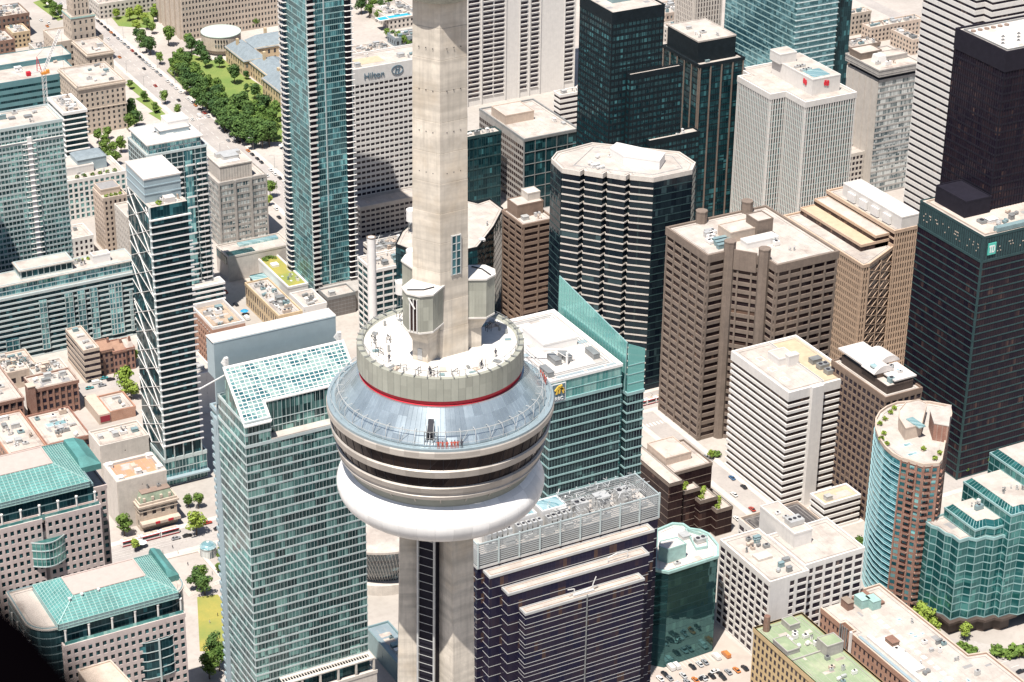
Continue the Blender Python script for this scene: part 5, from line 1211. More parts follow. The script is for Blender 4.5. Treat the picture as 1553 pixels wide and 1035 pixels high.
# white window-grid block at the lower right (three volumes)
def whitegrid():
    z=zb(1168,885,1008);p=rect(1168,885,z,1226,1093);x0,y0=p[0];r=thing('office_building','white block with rows of square black windows and two taller blank volumes behind','office building',(x0,y0,0));FOOT.append(('wg',p,z))
    g=s_grid(fh=3.7,bw=4.9,sp=.32,wf=.76,glass='glass_dark',wall='conc_white')
    facade(r,p,0,z,{**g,'cols':{0:[(.52,.64),(.72,.96)]}},cap=1.4);roof(r,p,z,'roof_pale')
    zA=z+7;xa,ya=at(1205,812,zA);wA=wx(1205,812,zA,1232);dA=wy(1205,812,zA,1153);q=R4(xa,ya,xa+wA,ya+dA);m=MB();m.prism(q,0,zA);m.strip(q,-.3,.1,zA-.3,zA+.8,True);m.build('blank_volume','conc_white',r);roof(r,q,zA,'roof_pale')
    hvac(r,xa+wA*.6,ya+8,zA,7,5,2.5,0);clutter(r,q,zA,3,(3,0),seed=90)
    zB=zb(1252,838,908);xb,yb=at(1252,838,zB);wB=wx(1252,838,zB,1290);dB=wy(1252,838,zB,1172);q2=R4(xa+wA+.05,yb,xb+wB,yb+dB);facade(r,q2,0,zB,{**g,'cols':{0:[(.40,.66),(.71,.96)]}},cap=1.6);roof(r,q2,zB,'roof_dark');FOOT.append(('wgB',q2,zB))
    m=MB();m.strip(q2,-.35,.12,zB-.2,zB+1.1,True);m.build('parapet','conc_tan',r)
    q3=R4(p[1][0]+.05,p[1][1]+3,xb-1,yb-.05);facade(r,q3,0,z+.6,g,cap=1.2);roof(r,q3,z+.6,'roof_pale')
    pts=[sub(p,u,v,u+.1,v+.1)[0] for u,v in((.3,.5),(.55,.62),(.25,.75),(.5,.8))]
    m=MB();c=sub(p,.25,.42,.62,.55);m.prism(c,z,z+1.2);m.build('roof_plinth','conc_pale',r)
    clutter(r,p,z,12,(0,0,1,2,3),[(x0+10,y0+18,12,8)],seed=91,smin=1.4,smax=3.6)
whitegrid()
# long brick warehouse
def brick39():
    z=17;nw=at(1238,918,z);ne=at(1340,893,z);x0,yN=nw;x1=ne[0];ys=yN-95
    po=[(x0,ys),(x1+8,ys),(x1+8,yN-62),(x1,yN-60),(x1,yN),(x0,yN),(x0,yN-17),(x0+2.6,yN-17),(x0+2.6,yN-24),(x0,yN-24)];FOOT.append(('brick39',R4(x0,ys,x1+8,yN),z))
    r=building('warehouse','long low red-brick warehouse with arched windows and a pale cluttered roof','x' and po,z,s_grid(fh=3.9,bw=2.9,sp=.5,wf=.36,glass='glass_dark',wall='brick_orange',grid=False),'warehouse',rf='roof_pale',nclut=0,cap=1.6)
    m=MB();m.strip(po,-.35,.22,z+.5,z+.95,True);m.build('coping','conc_tan',r)
    m=MB();m.box(x0+4,ys+5,z,x0+6,yN-30,z+1.2);m.box(x0+6,yN-60,z,x0+11,yN-34,z+1.6);m.build('roof_ridge','conc_white',r)
    for (u,v,a,b,h) in((9,-10,3,5,3.6),(16,-8,8,6,1.2),(8,-42,3.6,5,3.2),(20,-13,6,8,1)):
        m=MB();m.box(x0+u,yN+v,z,x0+u+a,yN+v+b,z+h);m.box(x0+u-.2,yN+v-.2,z+h,x0+u+a+.2,yN+v+b+.2,z+h+.25);m.build('stair_head','brick_dark',r)
    for (u,v) in((17,-9),(20.5,-12)):
        hvac(r,x0+u,yN+v,z,4.2,5.5,4.2,1,'copper_teal_pale')
    m=MB()
    for k in range(4):m.cyl(x0-.6+ .0,yN-18-k*1.5,.3,2,z+1.6,8)
    m.build('flue_pipe','metal_grey',r);m=MB();m.box(x0-1.3,yN-26.2,0,x0-.4,yN-25.2,z+2);m.build('duct','white_paint',r)
    m=MB();m.box(x0+1.2,yN-70,z,x0+2.6,yN-28,z+.5);m.build('roof_strip','screen_blue',r)
    m=MB()
    for k in range(13):m.box(x0+15.5,yN-20-k*4.2,z+.02,x0+17.5,yN-17.6-k*4.2,z+.25)
    m.build('roof_patch','white_paint',r);clutter(r,R4(x0+18,ys+8,x1,yN-20),z,14,(0,1,3,4),seed=95,smin=1.2,smax=3);clutter(r,R4(x0+6,ys+8,x0+15,yN-40),z,8,(0,1,3,4,2),seed=96,smin=1.4,smax=4)
    m=MB();c=x0-.05
    for k in range(3):m.cyl(x0+.3,yN-46-k*13,1.4,.3,5.2,16)
    m.build('arch','glass_dark',r)
brick39()
def green40():
    z=31;x0,y0=at(1318,1075,z);nw=at(1153,963,z);p=[nw,(nw[0],nw[1])]
    a=at(1156,966,z);b=at(1217,944,z);x0=a[0];x1=b[0]+3;yN=a[1]+6;po=R4(x0,yN-60,x1,yN);FOOT.append(('green40',po,z))
    r=building('warehouse','yellow-brick building with a moss-green flat roof beside the red warehouse','x' and po,z,s_grid(fh=3.7,bw=2.9,sp=.42,wf=.5,glass='glass_dark',wall='brick_yellow',grid=False),'warehouse',rf='roof_green',nclut=0,cap=1.3)
    m=MB();m.strip(po,-.3,.2,z+.5,z+.9,True);m.build('coping','conc_grey',r)
    m=MB();m.cyl(x0+4,yN-3,1.5,z,z+7,10,1.3);m.build('chimney_stack','brick_dark',r)
    for (u,v,a,b,h,mt) in((12,-8,5,6,2.5,'roof_green'),(x1-x0-9,-30,8,7,5,'roof_green'),(-.0+1,-22,6,10,2,'roof_green')):
        penthouse(r,R4(x0+u,yN+v,x0+u+a,yN+v+b),z,z+h,'conc_grey',mt,par=.3)
    m=MB();m.box(x0+1,yN-26,z,x1-1,yN-25.5,z+.7);m.build('fire_wall','conc_grey',r);clutter(r,R4(x0+4,yN-24,x1-2,yN-6),z,9,(0,0,3,2),[(x0+14,yN-5,6,8)],seed=98,smin=1.2,smax=2.6,mat='white_paint');clutter(r,R4(x0+4,yN-50,x1-2,yN-28),z,8,(0,0,3,2),seed=99,smin=1.2,smax=2.6)
green40()
# ---- left-hand side
# zigzag tower
def zig():
    z=zb(226,316,738);p=rect(226,316,z,284,192);x0,y0=p[0];w=p[1][0]-x0;d=p[3][1]-y0;r=thing('apartment_tower','dark glass tower with white floor slabs and crisscross white bars down one side','apartment tower',(x0,y0,0));FOOT.append(('zig',p,z))
    fh=3.3;c=MB();c.prism(p,14,z);c.build('wall','glass_teal_dark',r)
    nf=int((z-22)/fh)
    for f in range(nf):
        zz=22+f*fh;m=MB();m.box(x0-.4,y0-1.5,zz,x0+w+1.2,y0-.02,zz+.34);m.box(x0-.4,y0-1.5,zz+.34,x0+w+1.2,y0-1.42,zz+.62);m.build('floor_slab','white_paint',r)
    m=MB();a,b=p[3],p[0]
    for k in range(-2,int((z-16)/9.9)+1):
        z0=20+k*9.9
        for (u0,v0,u1,v1,rr_) in((0,0,d,7.5,.17),(0,14,d,0,.17))+(((0,0,d*.98,26,.24),) if k%2==0 else ()):
            za,zb_=z0+v0,z0+v1;t0,t1=0.0,1.0
            f=lambda t:za+(zb_-za)*t
            ts=[t/20 for t in range(21) if 15<f(t/20)<z]
            if len(ts)>2:m.bar((x0-.22,y0+u0+(u1-u0)*ts[0],f(ts[0])),(x0-.22,y0+u0+(u1-u0)*ts[-1],f(ts[-1])),rr_)
    m.build('crossed_bars','white_paint',r)
    m=MB();m.box(x0-.3,y0-.3,14,x0+.5,y0+.5,z);m.build('corner_post','mullion_pale',r)
    roof(r,p,z,'roof_pale')
    yt=y0+5.5;zt=zy(218,273,yt);q=R4(x0,yt,x0+wx(218,273,zt,274),y0+d);q[0]=(at(218,273,zt)[0],yt);q[3]=(q[0][0],y0+d)
    m=MB();m.prism(q,z,zt);m.strip(q,-.1,.25,z+(zt-z)*.33,z+(zt-z)*.33+.5,True);m.strip(q,-.1,.25,z+(zt-z)*.66,z+(zt-z)*.66+.5,True);m.build('upper_storeys','screen_blue',r);m=MB();m.strip(q,-.3,.3,zt-.4,zt+.3,True);m.prism(offset(q,-.3,True),zt-.2,zt+.05);m.build('roof','roof_white',r)
    m=MB();m.box(x0+w*.45,y0+1.2,z,x0+w*.72,y0+5,z+2.6);m.build('terrace_room','roof_white',r);clutter(r,R4(x0,y0-1,x0+w,y0+7),z,5,(4,3,0),seed=100,smin=1,smax=2)
    lf=leafball(x0+w*.3,y0+2.2,z+.8,1.3,60,3);lf.build('shrub','leaf_lime',r)
    # base
    pz=14;q=rect(258,698,pz,313,232);q=[(x0-.5,q[0][1]),(q[1][0],q[0][1]),(q[1][0],y0+d),(x0-.5,y0+d)]
    facade(r,q,0,pz,ST(fh=4.4,bw=1.7,sp=.10,ds=.12,pw=.12,dp=.2,glass='glass_teal',wall='mullion_pale'),cap=1);roof(r,q,pz,'roof_pale')
    m=MB()
    for k in range(5):m.bar((x0+w*k/4,y0-.6,pz),(x0+w*k/4,y0-.6,22),.35)
    m.build('columns','mullion_pale',r);m=MB();m.box(q[0][0]-.5,q[0][1]-2.5,4.2,q[1][0]+.5,q[0][1]+.0,5.0);m.build('canopy','screen_blue',r)
    m=MB();m.prism(R4(q[0][0]+4,q[0][1]+1.2,q[1][0]-2,q[0][1]+4),pz+.1,pz+.5);m.build('skylight','glass_sky',r)
zig()
# balcony tower behind it
def behind():
    z=zb(223,238,505);p=rect(223,238,z,313,194);x0,y0=p[0];w=p[1][0]-x0;d=p[3][1]-y0;FOOT.append(('behind',p,z))
    r=building('apartment_tower','glass apartment tower with staggered balconies and a white terrace roof, behind the crisscross tower','x' and p,z,ST(fh=3.0,bw=3.2,sp=.14,ds=.15,pw=.25,dp=.2,glass='glass_teal_dark',wall='mullion_pale',core='glass_teal_dark'),'apartment tower',nclut=0,cap=.4)
    rr=random.Random(2)
    for f in range(1,int(z/3)-1):
        m=MB()
        for k in range(5):
            u=k*w/5+(.8 if f%2 else 0);
            if k%2==0 or rr.random()<.6:m.box(x0+u,y0-1.7,f*3,x0+u+w/5*.75,y0-.02,f*3+.22);m.box(x0+u,y0-1.75,f*3+.22,x0+u+w/5*.75,y0-1.68,f*3+1.1)
        m.box(x0+w,y0+1,f*3,x0+w+1.4,y0+6,f*3+.22);m.build('balcony','white_paint',r)
    m=MB();m.box(x0+w*.62,y0-.5,0,x0+w*.75,y0,z-1);m.build('glass_bay','glass_aqua',r)
    q=R4(x0+1.5,y0+1.5,x0+w-2.5,y0+d-2);facade(r,q,z,z+5.5,ST(fh=2.7,bw=2.4,sp=.2,ds=.2,pw=.2,dp=.2,glass='glass_aqua',wall='mullion_pale'),cap=.5);o=offset(q,1.2,True);m=MB();m.prism(o,z+5.5,z+6.1);m.build('roof','roof_white',r)
    m=MB();c=sub(q,.35,.35,.9,.7);m.prism(c,z+6.1,z+8.4);m.build('plant_room','screen_blue',r);m=MB();m.prism(offset(c,.4,True),z+8.4,z+8.8);m.build('roof','roof_white',r);m=MB();c=sub(q,.1,.15,.3,.5);m.prism(c,z+6.1,z+7);m.build('roof_tank','white_paint',r)
    penthouse(r,sub(q,.55,.5,.95,.9),z+6.1,z+11,'white_paint','roof_white');clutter(r,q,z+6.1,4,(0,3,4),seed=101)
    # lower wing to the right
    z2=z*.24;m=MB()
    q=R4(x0+w*.35,y0-6,x0+w+3,y0-.1);facade(r,q,0,z2,ST(fh=3.2,bw=3,sp=.35,ds=1.0,glass='glass_teal_dark',wall='white_paint'),cap=.4);roof(r,q,z2)
behind()
# stone and glass tower
r,p,z=B('office_tower','grey stone and glass tower with a boxed crown beside the park avenue',331,280,None,404,309,base=376,st=ST(fh=3.7,bw=1.9,sp=.36,ds=.2,pw=.22,dp=.22,glass='glass_white',wall='conc_grey'),nclut=2,cap=1)
m=MB()
for k in(0,.333,.667,1):
    u=(p[1][0]-p[0][0])*k;m.box(p[0][0]+max(0,u-.7),p[0][1]-.8,0,p[0][0]+min(u+.7,p[1][0]-p[0][0]),p[0][1],z+.6)
m.build('piers_large','conc_grey',r)
q=sub(p,.08,.12,.74,.95);zz=z+9.5;m=MB();m.prism(q,z,zz);m.strip(q,-.3,.35,zz-.6,zz+.2,True);o=m.build('crown','conc_pale',r);m=MB();m.prism(offset(q,-.3,True),zz-.1,zz+.02);m.build('roof','roof_pale',r)
m=MB();a,b=q[0],q[1]
for s0,s1 in((q[0],q[1]),(q[3],q[0])):
    L=math.dist(s0,s1)
    for k in range(int(L/1.7)):m.wallbox(s0,s1,k*1.7+.4,k*1.7+.6,0,.15,z+1,zz-.7)
m.build('crown_ribs','conc_grey',o);hvac(r,*[(q[0][i]+q[2][i])/2 for i in(0,1)],zz,9,7,2.6,1,'metal_pale');c=sub(q,.2,.15,.7,.35);m=MB();m.prism(c,zz,zz+.8);m.build('roof_plinth','white_paint',r);c=sub(q,.15,.65,.9,.85);m=MB();m.prism(c,zz,zz+2.5);m.build('plant_room','metal_pale',r)
# long low teal condominium
def longteal():
    z=zb(6,454,548);x0,y0=at(-45,465,z);w=wx(-45,465,z,208);p=R4(x0,y0,x0+w,y0+18);FOOT.append(('longteal',p,z))
    r=building('apartment_block','long blue-green glass apartment block with white balcony edges and set-back roof storeys',p,z,ST(fh=3.05,bw=1.6,sp=.30,ds=.9,glass='glass_teal_dark',wall='mullion_pale',core='glass_teal_dark'),'apartment block',nclut=0,cap=.5)
    U=lambda px:wx(-45,465,z,px)
    for (pa,pb,zl) in((2,22,.40),(57,68,.96),(96,108,.98),(115,126,.98),(134,145,.98),(163,171,.98),(172,182,.98),(193,197,.8)):
        u0,u1=U(pa),U(pb);zt=(z-3)*zl;m=MB();m.box(x0+u0,y0-1.3,3,x0+u1,y0-.05,zt);o=m.build('glass_bay','glass_aqua',r);m=MB();n=int(zt/3.05)
        for k in range(n):m.box(x0+u0-.06,y0-1.42,3+k*3.05,x0+u1+.06,y0-1.28,3.45+k*3.05)
        for u in(u0,(u0+u1)/2,u1):m.box(x0+u-.14,y0-1.5,3,x0+u+.14,y0-1.25,zt)
        m.build('bay_frame','mullion_pale',o)
    q=R4(x0+1,y0+3,x0+w-.5,y0+17.5);facade(r,q,z+.05,z+5.8,ST(fh=2.8,bw=2.4,sp=.18,ds=.3,pw=.15,dp=.2,glass='glass_aqua',wall='mullion_pale'),cap=.4);m=MB();m.prism(offset(q,1.0,True),z+5.8,z+6.3);m.build('roof','roof_pale',r)
    za=z+11;xa,ya=at(31,412,za);wA=wx(31,412,za,109);q=R4(xa,ya,xa+wA,ya+11);facade(r,q,z+6.3,za,ST(fh=4,bw=3,sp=.2,ds=.2,pw=.3,dp=.3,glass='glass_teal_dark',wall='mullion_pale'),cap=.5);m=MB();m.prism(offset(q,.9,True),za,za+.5);m.build('roof','roof_pale',r)
    q=R4(x0+U(150),y0+7,x0+U(176),y0+12);penthouse(r,q,z+6.3,z+10.5,'white_paint','roof_pale')
    clutter(r,R4(x0+U(110),y0+5,x0+U(148),y0+16),z+6.3,9,(3,0,4),seed=110,smin=1,smax=2.2)
    for k in range(7):
        cx=x0+U(112)+k*3.3;lf=leafball(cx,y0+14,z+6.9,.9,30,200+k);lf.build('shrub','leaf_lime',r)
longteal()
# left-edge condominium
def leftc():
    z=zb(93,164,445);x0,y0=at(-60,209,z);w=wx(-60,209,z,94);p=R4(x0,y0,x0+w,y0+24);FOOT.append(('leftc',p,z))
    r=building('apartment_tower','pale blue-green gridded apartment tower at the left edge with glazed top storeys','x' and p,z,ST(fh=3.0,bw=2.1,sp=.34,ds=.25,pw=.3,dp=.3,glass='glass_teal',wall='mullion_pale',core='glass_teal'),'apartment tower',nclut=5,seed=111,cap=.8)
    u=wx(-60,209,z,42)
    m=MB();m.box(x0+u-1.2,y0-.9,0,x0+u+1.2,y0,z-6);m.build('bay_column','white_paint',r);m=MB()
    for k in range(int(z/3)-3):m.box(x0+u-4,y0-1.4,4+k*3,x0+u+3.2,y0-.9,4.3+k*3)
    m.build('balcony_edge','white_paint',r);m=MB();m.strip(p,-.1,.6,z-8.6,z-8.2,True);m.build('ledge','white_paint',r)
leftc()
building('apartment_tower','tall apartment tower outside the left edge that shades its neighbour',R4(212,1052,260,1080),186,ST(fh=3,bw=2.4,sp=.35,ds=.5,glass='glass_teal_dark',wall='conc_pale'),'apartment tower',nclut=2)
r,p,z=B('office_building','dark glass mid-rise with white floor edges and cluttered roof, behind the left-edge tower',97,173,None,130,74,base=262,st=ST(fh=3.6,bw=1.5,sp=.2,ds=.8,glass='glass_teal_dark',wall='white_paint'),cat='office building',nclut=9,seed=112)
r,p,z=B('office_building','wide blue-green glass office block behind the tower crane',-70,140,None,117,None,d=34,base=205,st=ST(fh=4.2,bw=2.2,sp=.62,ds=.1,glass='glass_teal_dark',wall='teal_soft',core='teal_soft'),cat='office building',nclut=4,seed=113,cap=3)
penthouse(r,sub(p,.45,.75,1.06,1.35),z,z+3,'teal_soft','roof_pale')
s_st=s_grid(fh=3.7,bw=3.4,sp=.42,wf=.40,wall='stone_beige',glass='glass_court')
r,p,z=B('office_building','beige stone office block with small windows and deep cornice, right of the glass block',119,134,None,189,None,d=38,base=206,st=s_st,cat='office building',nclut=6,seed=114,cap=4)
m=MB();m.strip(p,-.1,1.0,z-1.4,z-.3,True);m.strip(p,-.1,.7,z*.52,z*.52+.5,True);m.build('cornice','stone_beige',r)
r,p,z=B('office_building','beige stone block with arched attic windows, behind the deep-corniced block',133,84,None,171,None,d=30,base=140,st=s_st,cat='office building',nclut=4,seed=115,cap=3)
m=MB();m.strip(p,-.1,1.0,z-1.4,z-.3,True);m.build('cornice','stone_beige',r)
# stepped stone tower of the insurance company
x,y=at(86,66,20);r=thing('office_building','stepped beige stone tower with teal-edged ledges at the upper left','office building',(x,y,0));g2=s_grid(fh=4.6,bw=4.2,sp=.5,wf=.34,wall='stone_beige',glass='glass_court')
zA=24;qa=rect(86,66,zA,156,66);facade(r,qa,0,zA,g2,cap=2);roof(r,qa,zA);zB=zA+17;qb=rect(108,28,zB,143,95);facade(r,qb,zA,zB,g2,cap=1.5);m=MB();m.strip(qb,-.5,.6,zB-.6,zB+.3,True);m.build('ledge','copper_teal_pale',r);qc=offset(qb,-2.6,True);m=MB();facade(r,qc,zB,zB+30,s_grid(fh=5,bw=3.2,sp=.3,wf=.34,wall='stone_beige',glass='glass_court'),cap=2);roof(r,qb,zB+.0,'roof_pale');FOOT.append(('cl',qa,zA))
# court slab
x0,y0=at(278,62,0);r=thing('courthouse','broad beige slab building with ribbed corner walls and rows of narrow windows','courthouse',(x0,y0,0));w=wx(278,62,0,520);d=wy(278,62,0,240);z=40;p=R4(x0,y0,x0+w,y0+d);FOOT.append(('court',p,z))
facade(r,p,0,z,s_grid(fh=4.1,bw=2.5,sp=.46,wf=.52,wall='stone_beige',glass='glass_court'),edges=[0],cap=2);roof(r,p,z);m=MB()
for k in range(5):m.wallbox(p[3],p[0],d*k/5+.5,d*k/5+d/5*.72,0,1.1,0,z-1)
m.build('ribs','stone_beige',r)
xc,yc=at(335,50,13);r=thing('annex_building','round beige drum building with a pale domed roof beside the courthouse','annex building',(xc,yc,0));R_=at(365,50,13)[0]-xc;R_=math.dist(at(305,50,13),at(365,50,13))/2
m=MB();m.cyl(xc,yc,R_,4,14,48);m.cyl(xc,yc,R_*.8,0,4,32);m.build('wall','stone_beige',r);m=MB();m.lathe(xc,yc,[(R_+.3,13.8),(R_+.3,14.4),(R_*.6,15.8),(R_*.2,16.6),(0,16.7)],48);m.build('roof','copper_teal_pale2',r);m=MB()
for k in range(5):
    a=CA+math.radians(5+k*8-16);
    for zz in(7,10.5):m.bar((xc+math.cos(a)*(R_+.02),yc+math.sin(a)*(R_+.02),zz),(xc+math.cos(a)*(R_+.02),yc+math.sin(a)*(R_+.02),zz+1.8),.6)
m.build('windows','glass_court',r)
# old law hall with slate hipped roofs
def lawhall():
    z=11;pts=[(342,72),(428,152)];a=at(342,72,z);b=at(428,152,z);x0=a[0];yN=a[1];yS=b[1];r=thing('law_hall','old yellow stone hall with grey-blue hipped slate roofs behind the lawn','hall',(x0,yS,0))
    def wing(xa,ya,xb,yb,zz,h,slope=.8):
        q=R4(xa,ya,xb,yb);facade(r,q,0,zz,s_grid(fh=5,bw=4.4,sp=.45,wf=.36,wall='stone_yellow',glass='glass_court',grid=False),cap=.7)
        m=MB();o=offset(q,.7,True);k=min(xb-xa,yb-ya)*.36;t=offset(q,-k,True);m.prism(o,zz+.3,zz+h,taper=t);m.build('roof','slate_blue',r);FOOT.append(('law',q,zz))
    L=yN-yS
    wing(x0,yN-L*.30,x0+16,yN,z,6);wing(x0+4,yN-L*.62,x0+26,yN-L*.30-.1,z-1,5);wing(x0-2,yS-6,x0+18,yN-L*.62-.1,z,7)
    wing(x0+16.1,yN-L*.12,x0+60,yN+6,z,6)
    m=MB()
    for (u,v) in((x0+4,yN-12),(x0+10,yN-L*.4),(x0+6,yN-L*.7),(x0+14,yS+8),(x0+30,yN)):m.box(u,v,z+1,u+1.6,v+2.4,z+9)
    m.build('chimneys','stone_yellow',r)
lawhall()
# mid-left group
r,p,z=B('apartment_block','cream apartment block with a grey hipped roof terrace and shrubs',102,277,None,190,None,d=26,base=335,st=s_grid(fh=3.3,bw=3.4,sp=.3,wf=.62,wall='conc_white',glass='glass_teal'),cat='apartment block',nclut=4,seed=120)
q=sub(p,.02,.35,.55,.95);penthouse(r,q,z,z+4.5,'conc_white','roof_pale');q=sub(p,.30,.45,.8,.95);m=MB();m.prism(q,z+.05,z+7.5);m.build('glazed_storey','screen_blue',r);m=MB();m.prism(offset(q,.4,True),z+7.5,z+8.8,taper=offset(q,-1.5,True));m.build('roof','slate_blue',r)
for k in range(6):
    c=sub(p,.2+.13*k,.12,.3,.2)[0];lf=leafball(c[0],c[1],z+1,1.3,40,300+k);lf.build('shrub','leaf',r)
r,p,z=B('apartment_block','tan apartment block with a dark flat roof square, tallest of the cream group',157,303,None,192,141,base=385,st=s_grid(fh=3.3,bw=2.6,sp=.4,wf=.45,wall='conc_tan',glass='glass_dark'),cat='apartment block',nclut=0)
q=sub(p,.05,.35,.9,1);m=MB();m.prism(q,z,z+3);m.strip(q,-.4,.1,z+2.6,z+3.5,True);m.build('plant_room','conc_tan',r);m=MB();m.prism(offset(q,-.4,True),z+3,z+3.1);m.build('roof','roof_grey2',r)
for k in range(4):
    c=sub(p,.2+.2*k,.15,.3,.2)[0];lf=leafball(c[0],c[1],z+.8,1.2,40,310+k);lf.build('shrub','leaf_lime',r)
B('apartment_block','narrow cream ribbed block tucked against the crisscross tower',194,332,None,212,174,base=410,st=s_grid(fh=3.3,bw=3,sp=.45,wf=.3,wall='conc_pale',glass='glass_dark'),cat='apartment block',nclut=1)
B('office_building','low white building with one row of square windows behind the long glass block',60,374,None,141,None,d=18,base=402,st=s_grid(fh=3.6,bw=3.0,sp=.4,wf=.5,wall='conc_white',glass='glass_dark'),cat='office building',nclut=4,seed=121)
# low brick and cream roofs
s_br=s_grid(fh=3.9,bw=3.4,sp=.42,wf=.56,wall='brick_red',glass='glass_dark',grid=False)
r,p,z=B('brick_building','red-brick loft building with pilasters and a broad pale roof, right half',52,593,None,118,38,base=637,st={**s_br,'pw':.7,'dp':.5},cat='brick building',nclut=4,seed=122,group=None)
r['label']='red-brick loft building with pilasters, ending at the small parked cars'
m=MB();x,y=p[0];m.box(x-3.5,y-1.5,0,x+.2,y+3,z+3);m.build('stair_tower','brick_red',r);m=MB();m.box(x-3.7,y-1.7,z+3,x+.4,y+3.2,z+3.5);m.build('cap','conc_tan',r)
B('brick_building','red-brick loft building cut off by the left edge',-50,624,None,35,None,d=42,base=668,st={**s_br,'pw':.7,'dp':.5},cat='brick building',nclut=5,seed=123)
r,p,z=B('brick_building','brick building with stained grey roof and skylight strip behind the green roof',72,677,14,137,40,st=s_br,cat='brick building',nclut=8,seed=124,rf='roof_dirty')
c=sub(p,.25,.5,.72,.62);m=MB();m.prism(c,z,z+1);m.build('skylight_kerb','white_paint',r);m=MB();m.prism(offset(c,-.2,True),z+1,z+1.5,taper=offset(c,-1,True));m.build('skylight','glass_sky',r)
B('brick_building','orange-brick corner building with dark stained roof at the left edge',13,691,15,69.5,-25,st={**s_br,'wall':'brick_orange'},cat='brick building',nclut=8,seed=125,rf='roof_dirty')
r,p,z=B('shop_building','blank cream building with shallow roof squares behind the orange roof',152,679,19,225,135,st=s_grid(fh=8,bw=40,sp=.9,wf=.02,wall='conc_pale'),cat='building',nclut=4,seed=126,rf='roof_dirty')
r,p,z=B('shop_building','cream building with broad orange flat roof and white units',178,734,None,252,157,base=803,st=s_grid(fh=6,bw=30,sp=.9,wf=.02,wall='conc_pale'),cat='building',nclut=0,rf='roof_orange')
q=offset(p,-.1,True);m=MB();m.strip(p,-1.6,.1,z+.1,z+1.1,True);m.build('parapet','conc_pale',r)
for (u,v) in((.1,.12),(.08,.85),(.9,.85),(.92,.2),(.5,.25)):
    c=sub(p,u,v,1,1)[0];hvac(r,c[0],c[1],z,2.6,2.6,2,1,'white_paint')
c=sub(p,.42,.45,.56,.68);m=MB();m.prism(c,z,z+1.8,taper=offset(c,-.6,True));m.build('skylight','conc_tan',r)
# old theatre
z=zb(212,768,806);p=rect(212,768,z,267,190);r=thing('theatre','old stone theatre with a dark mansard roof and a red-trimmed canopy','theatre',(*p[0],0));FOOT.append(('theatre',p,z))
facade(r,p,0,z,s_grid(fh=6,bw=4.6,sp=.45,wf=.42,wall='stone_beige',glass='glass_court'),cap=1.4);m=MB();m.strip(p,-.1,1.1,z-1.2,z-.2,True);m.strip(p,-.1,.7,z-3.4,z-2.9,True);m.build('cornice','stone_beige',r)
q=offset(p,-.6,True);t_=offset(p,-2.0,True);m=MB();m.prism(q,z,z+4.6,taper=t_);m.build('mansard','sage_copper',r);m=MB();m.prism(offset(t_,.2,True),z+4.6,z+4.9);m.build('roof','roof_brown',r);clutter(r,t_,z+4.9,4,(0,3),seed=127,smin=1,smax=1.8)
m=MB();a,b=p[0],p[1];L=math.dist(a,b);m.wallbox(a,b,-.5,L+.5,0,3.6,3.8,5.2);m.build('canopy','conc_tan',r);m=MB();m.wallbox(a,b,L*.33,L*.45,3.6,3.75,4.2,5.4);m.wallbox(a,b,L*.68,L*.82,3.6,3.75,4.2,5.4);m.build('canopy_sign','red_paint',r)
m=MB()
for k in(0,1):
    pa,pb=((q[0],q[1]),(q[3],q[0]))[k];LL=math.dist(pa,pb)
    for j in range(4):m.wallbox(pa,pb,LL*(j+.5)/4-.6,LL*(j+.5)/4+.6,-1.2,-.1,z+1,z+2.8)
m.build('dormers','stone_beige',r)
# shops by the parked cars
B('shop_building','narrow four-storey tan shop building with a blank white side wall',127,534,None,150,100,base=581,st=ST(fh=3.6,bw=2,sp=.5,ds=.2,glass='glass_dark',wall='conc_tan'),cat='building',nclut=3,seed=128)
def gable(label,px,py,XR,base,d,wall,rf):
    z=zb(px,py,base);p=rect(px,py,z,XR,None,d);r=thing('shop_building',label,'building',(*p[0],0));facade(r,p,0,z,s_grid(fh=3.5,bw=2.6,sp=.4,wf=.5,wall=wall,grid=False),cap=.5);m=MB();x0,y0=p[0];x1,y1=p[2];ym=(y0+y1)/2;n=len(m.v)
    m.v+=[(x0,y0-.4,z),(x1,y0-.4,z),(x1,y1+.4,z),(x0,y1+.4,z),(x0,ym,z+3.4),(x1,ym,z+3.4)];m.f+=[(n,n+1,n+5,n+4),(n+2,n+3,n+4,n+5),(n+1,n+2,n+5),(n+3,n,n+4)];m.build('roof',rf,r);m=MB();m.box(x1-1.6,ym-2,z,x1-.5,ym-1,z+5);m.build('chimney','brick_red',r)
gable('dark-fronted shop with a brown gabled roof between tan shop and brick shop',150,536,172,571,13,'brick_dark','roof_brown2');gable('small red-brick shop with a brown gabled roof by the tree',172,536,191,568,13,'brick_red','roof_brown2');gable('brick shop with two-storey front close to the crisscross tower',191,531,204,562,12,'brick_red','roof_dirty')
r,p,z=B('shop_building','low cream-roofed orange-brick building with a dark red sign panel',167,627,None,205,148,base=640,st=s_grid(fh=8,bw=40,sp=.9,wf=.02,wall='brick_orange'),cat='building',nclut=2,seed=129)
m=MB();x,y=p[0];m.box(x-6,y-.6,0,x-.1,y+22,z+.6);m.build('side_wing','conc_tan',r);m=MB();m.box(x-5.4,y-.9,z-3.6,x-.4,y-.6,z-.4);m.build('sign_panel','sign_maroon',r)
B('shop_building','low stained-roof building group with many grey roof units at the left edge',-20,575,9,58,None,d=22,st=s_grid(fh=8,bw=5,sp=.6,wf=.5,wall='conc_tan'),cat='building',nclut=26,seed=130,rf='roof_dirty')
B('shop_building','low pale building with cluttered roof right of the grey roof units',62,583,9,112,None,d=22,st=s_grid(fh=8,bw=5,sp=.6,wf=.5,wall='conc_pale'),cat='building',nclut=12,seed=131,rf='roof_pale')
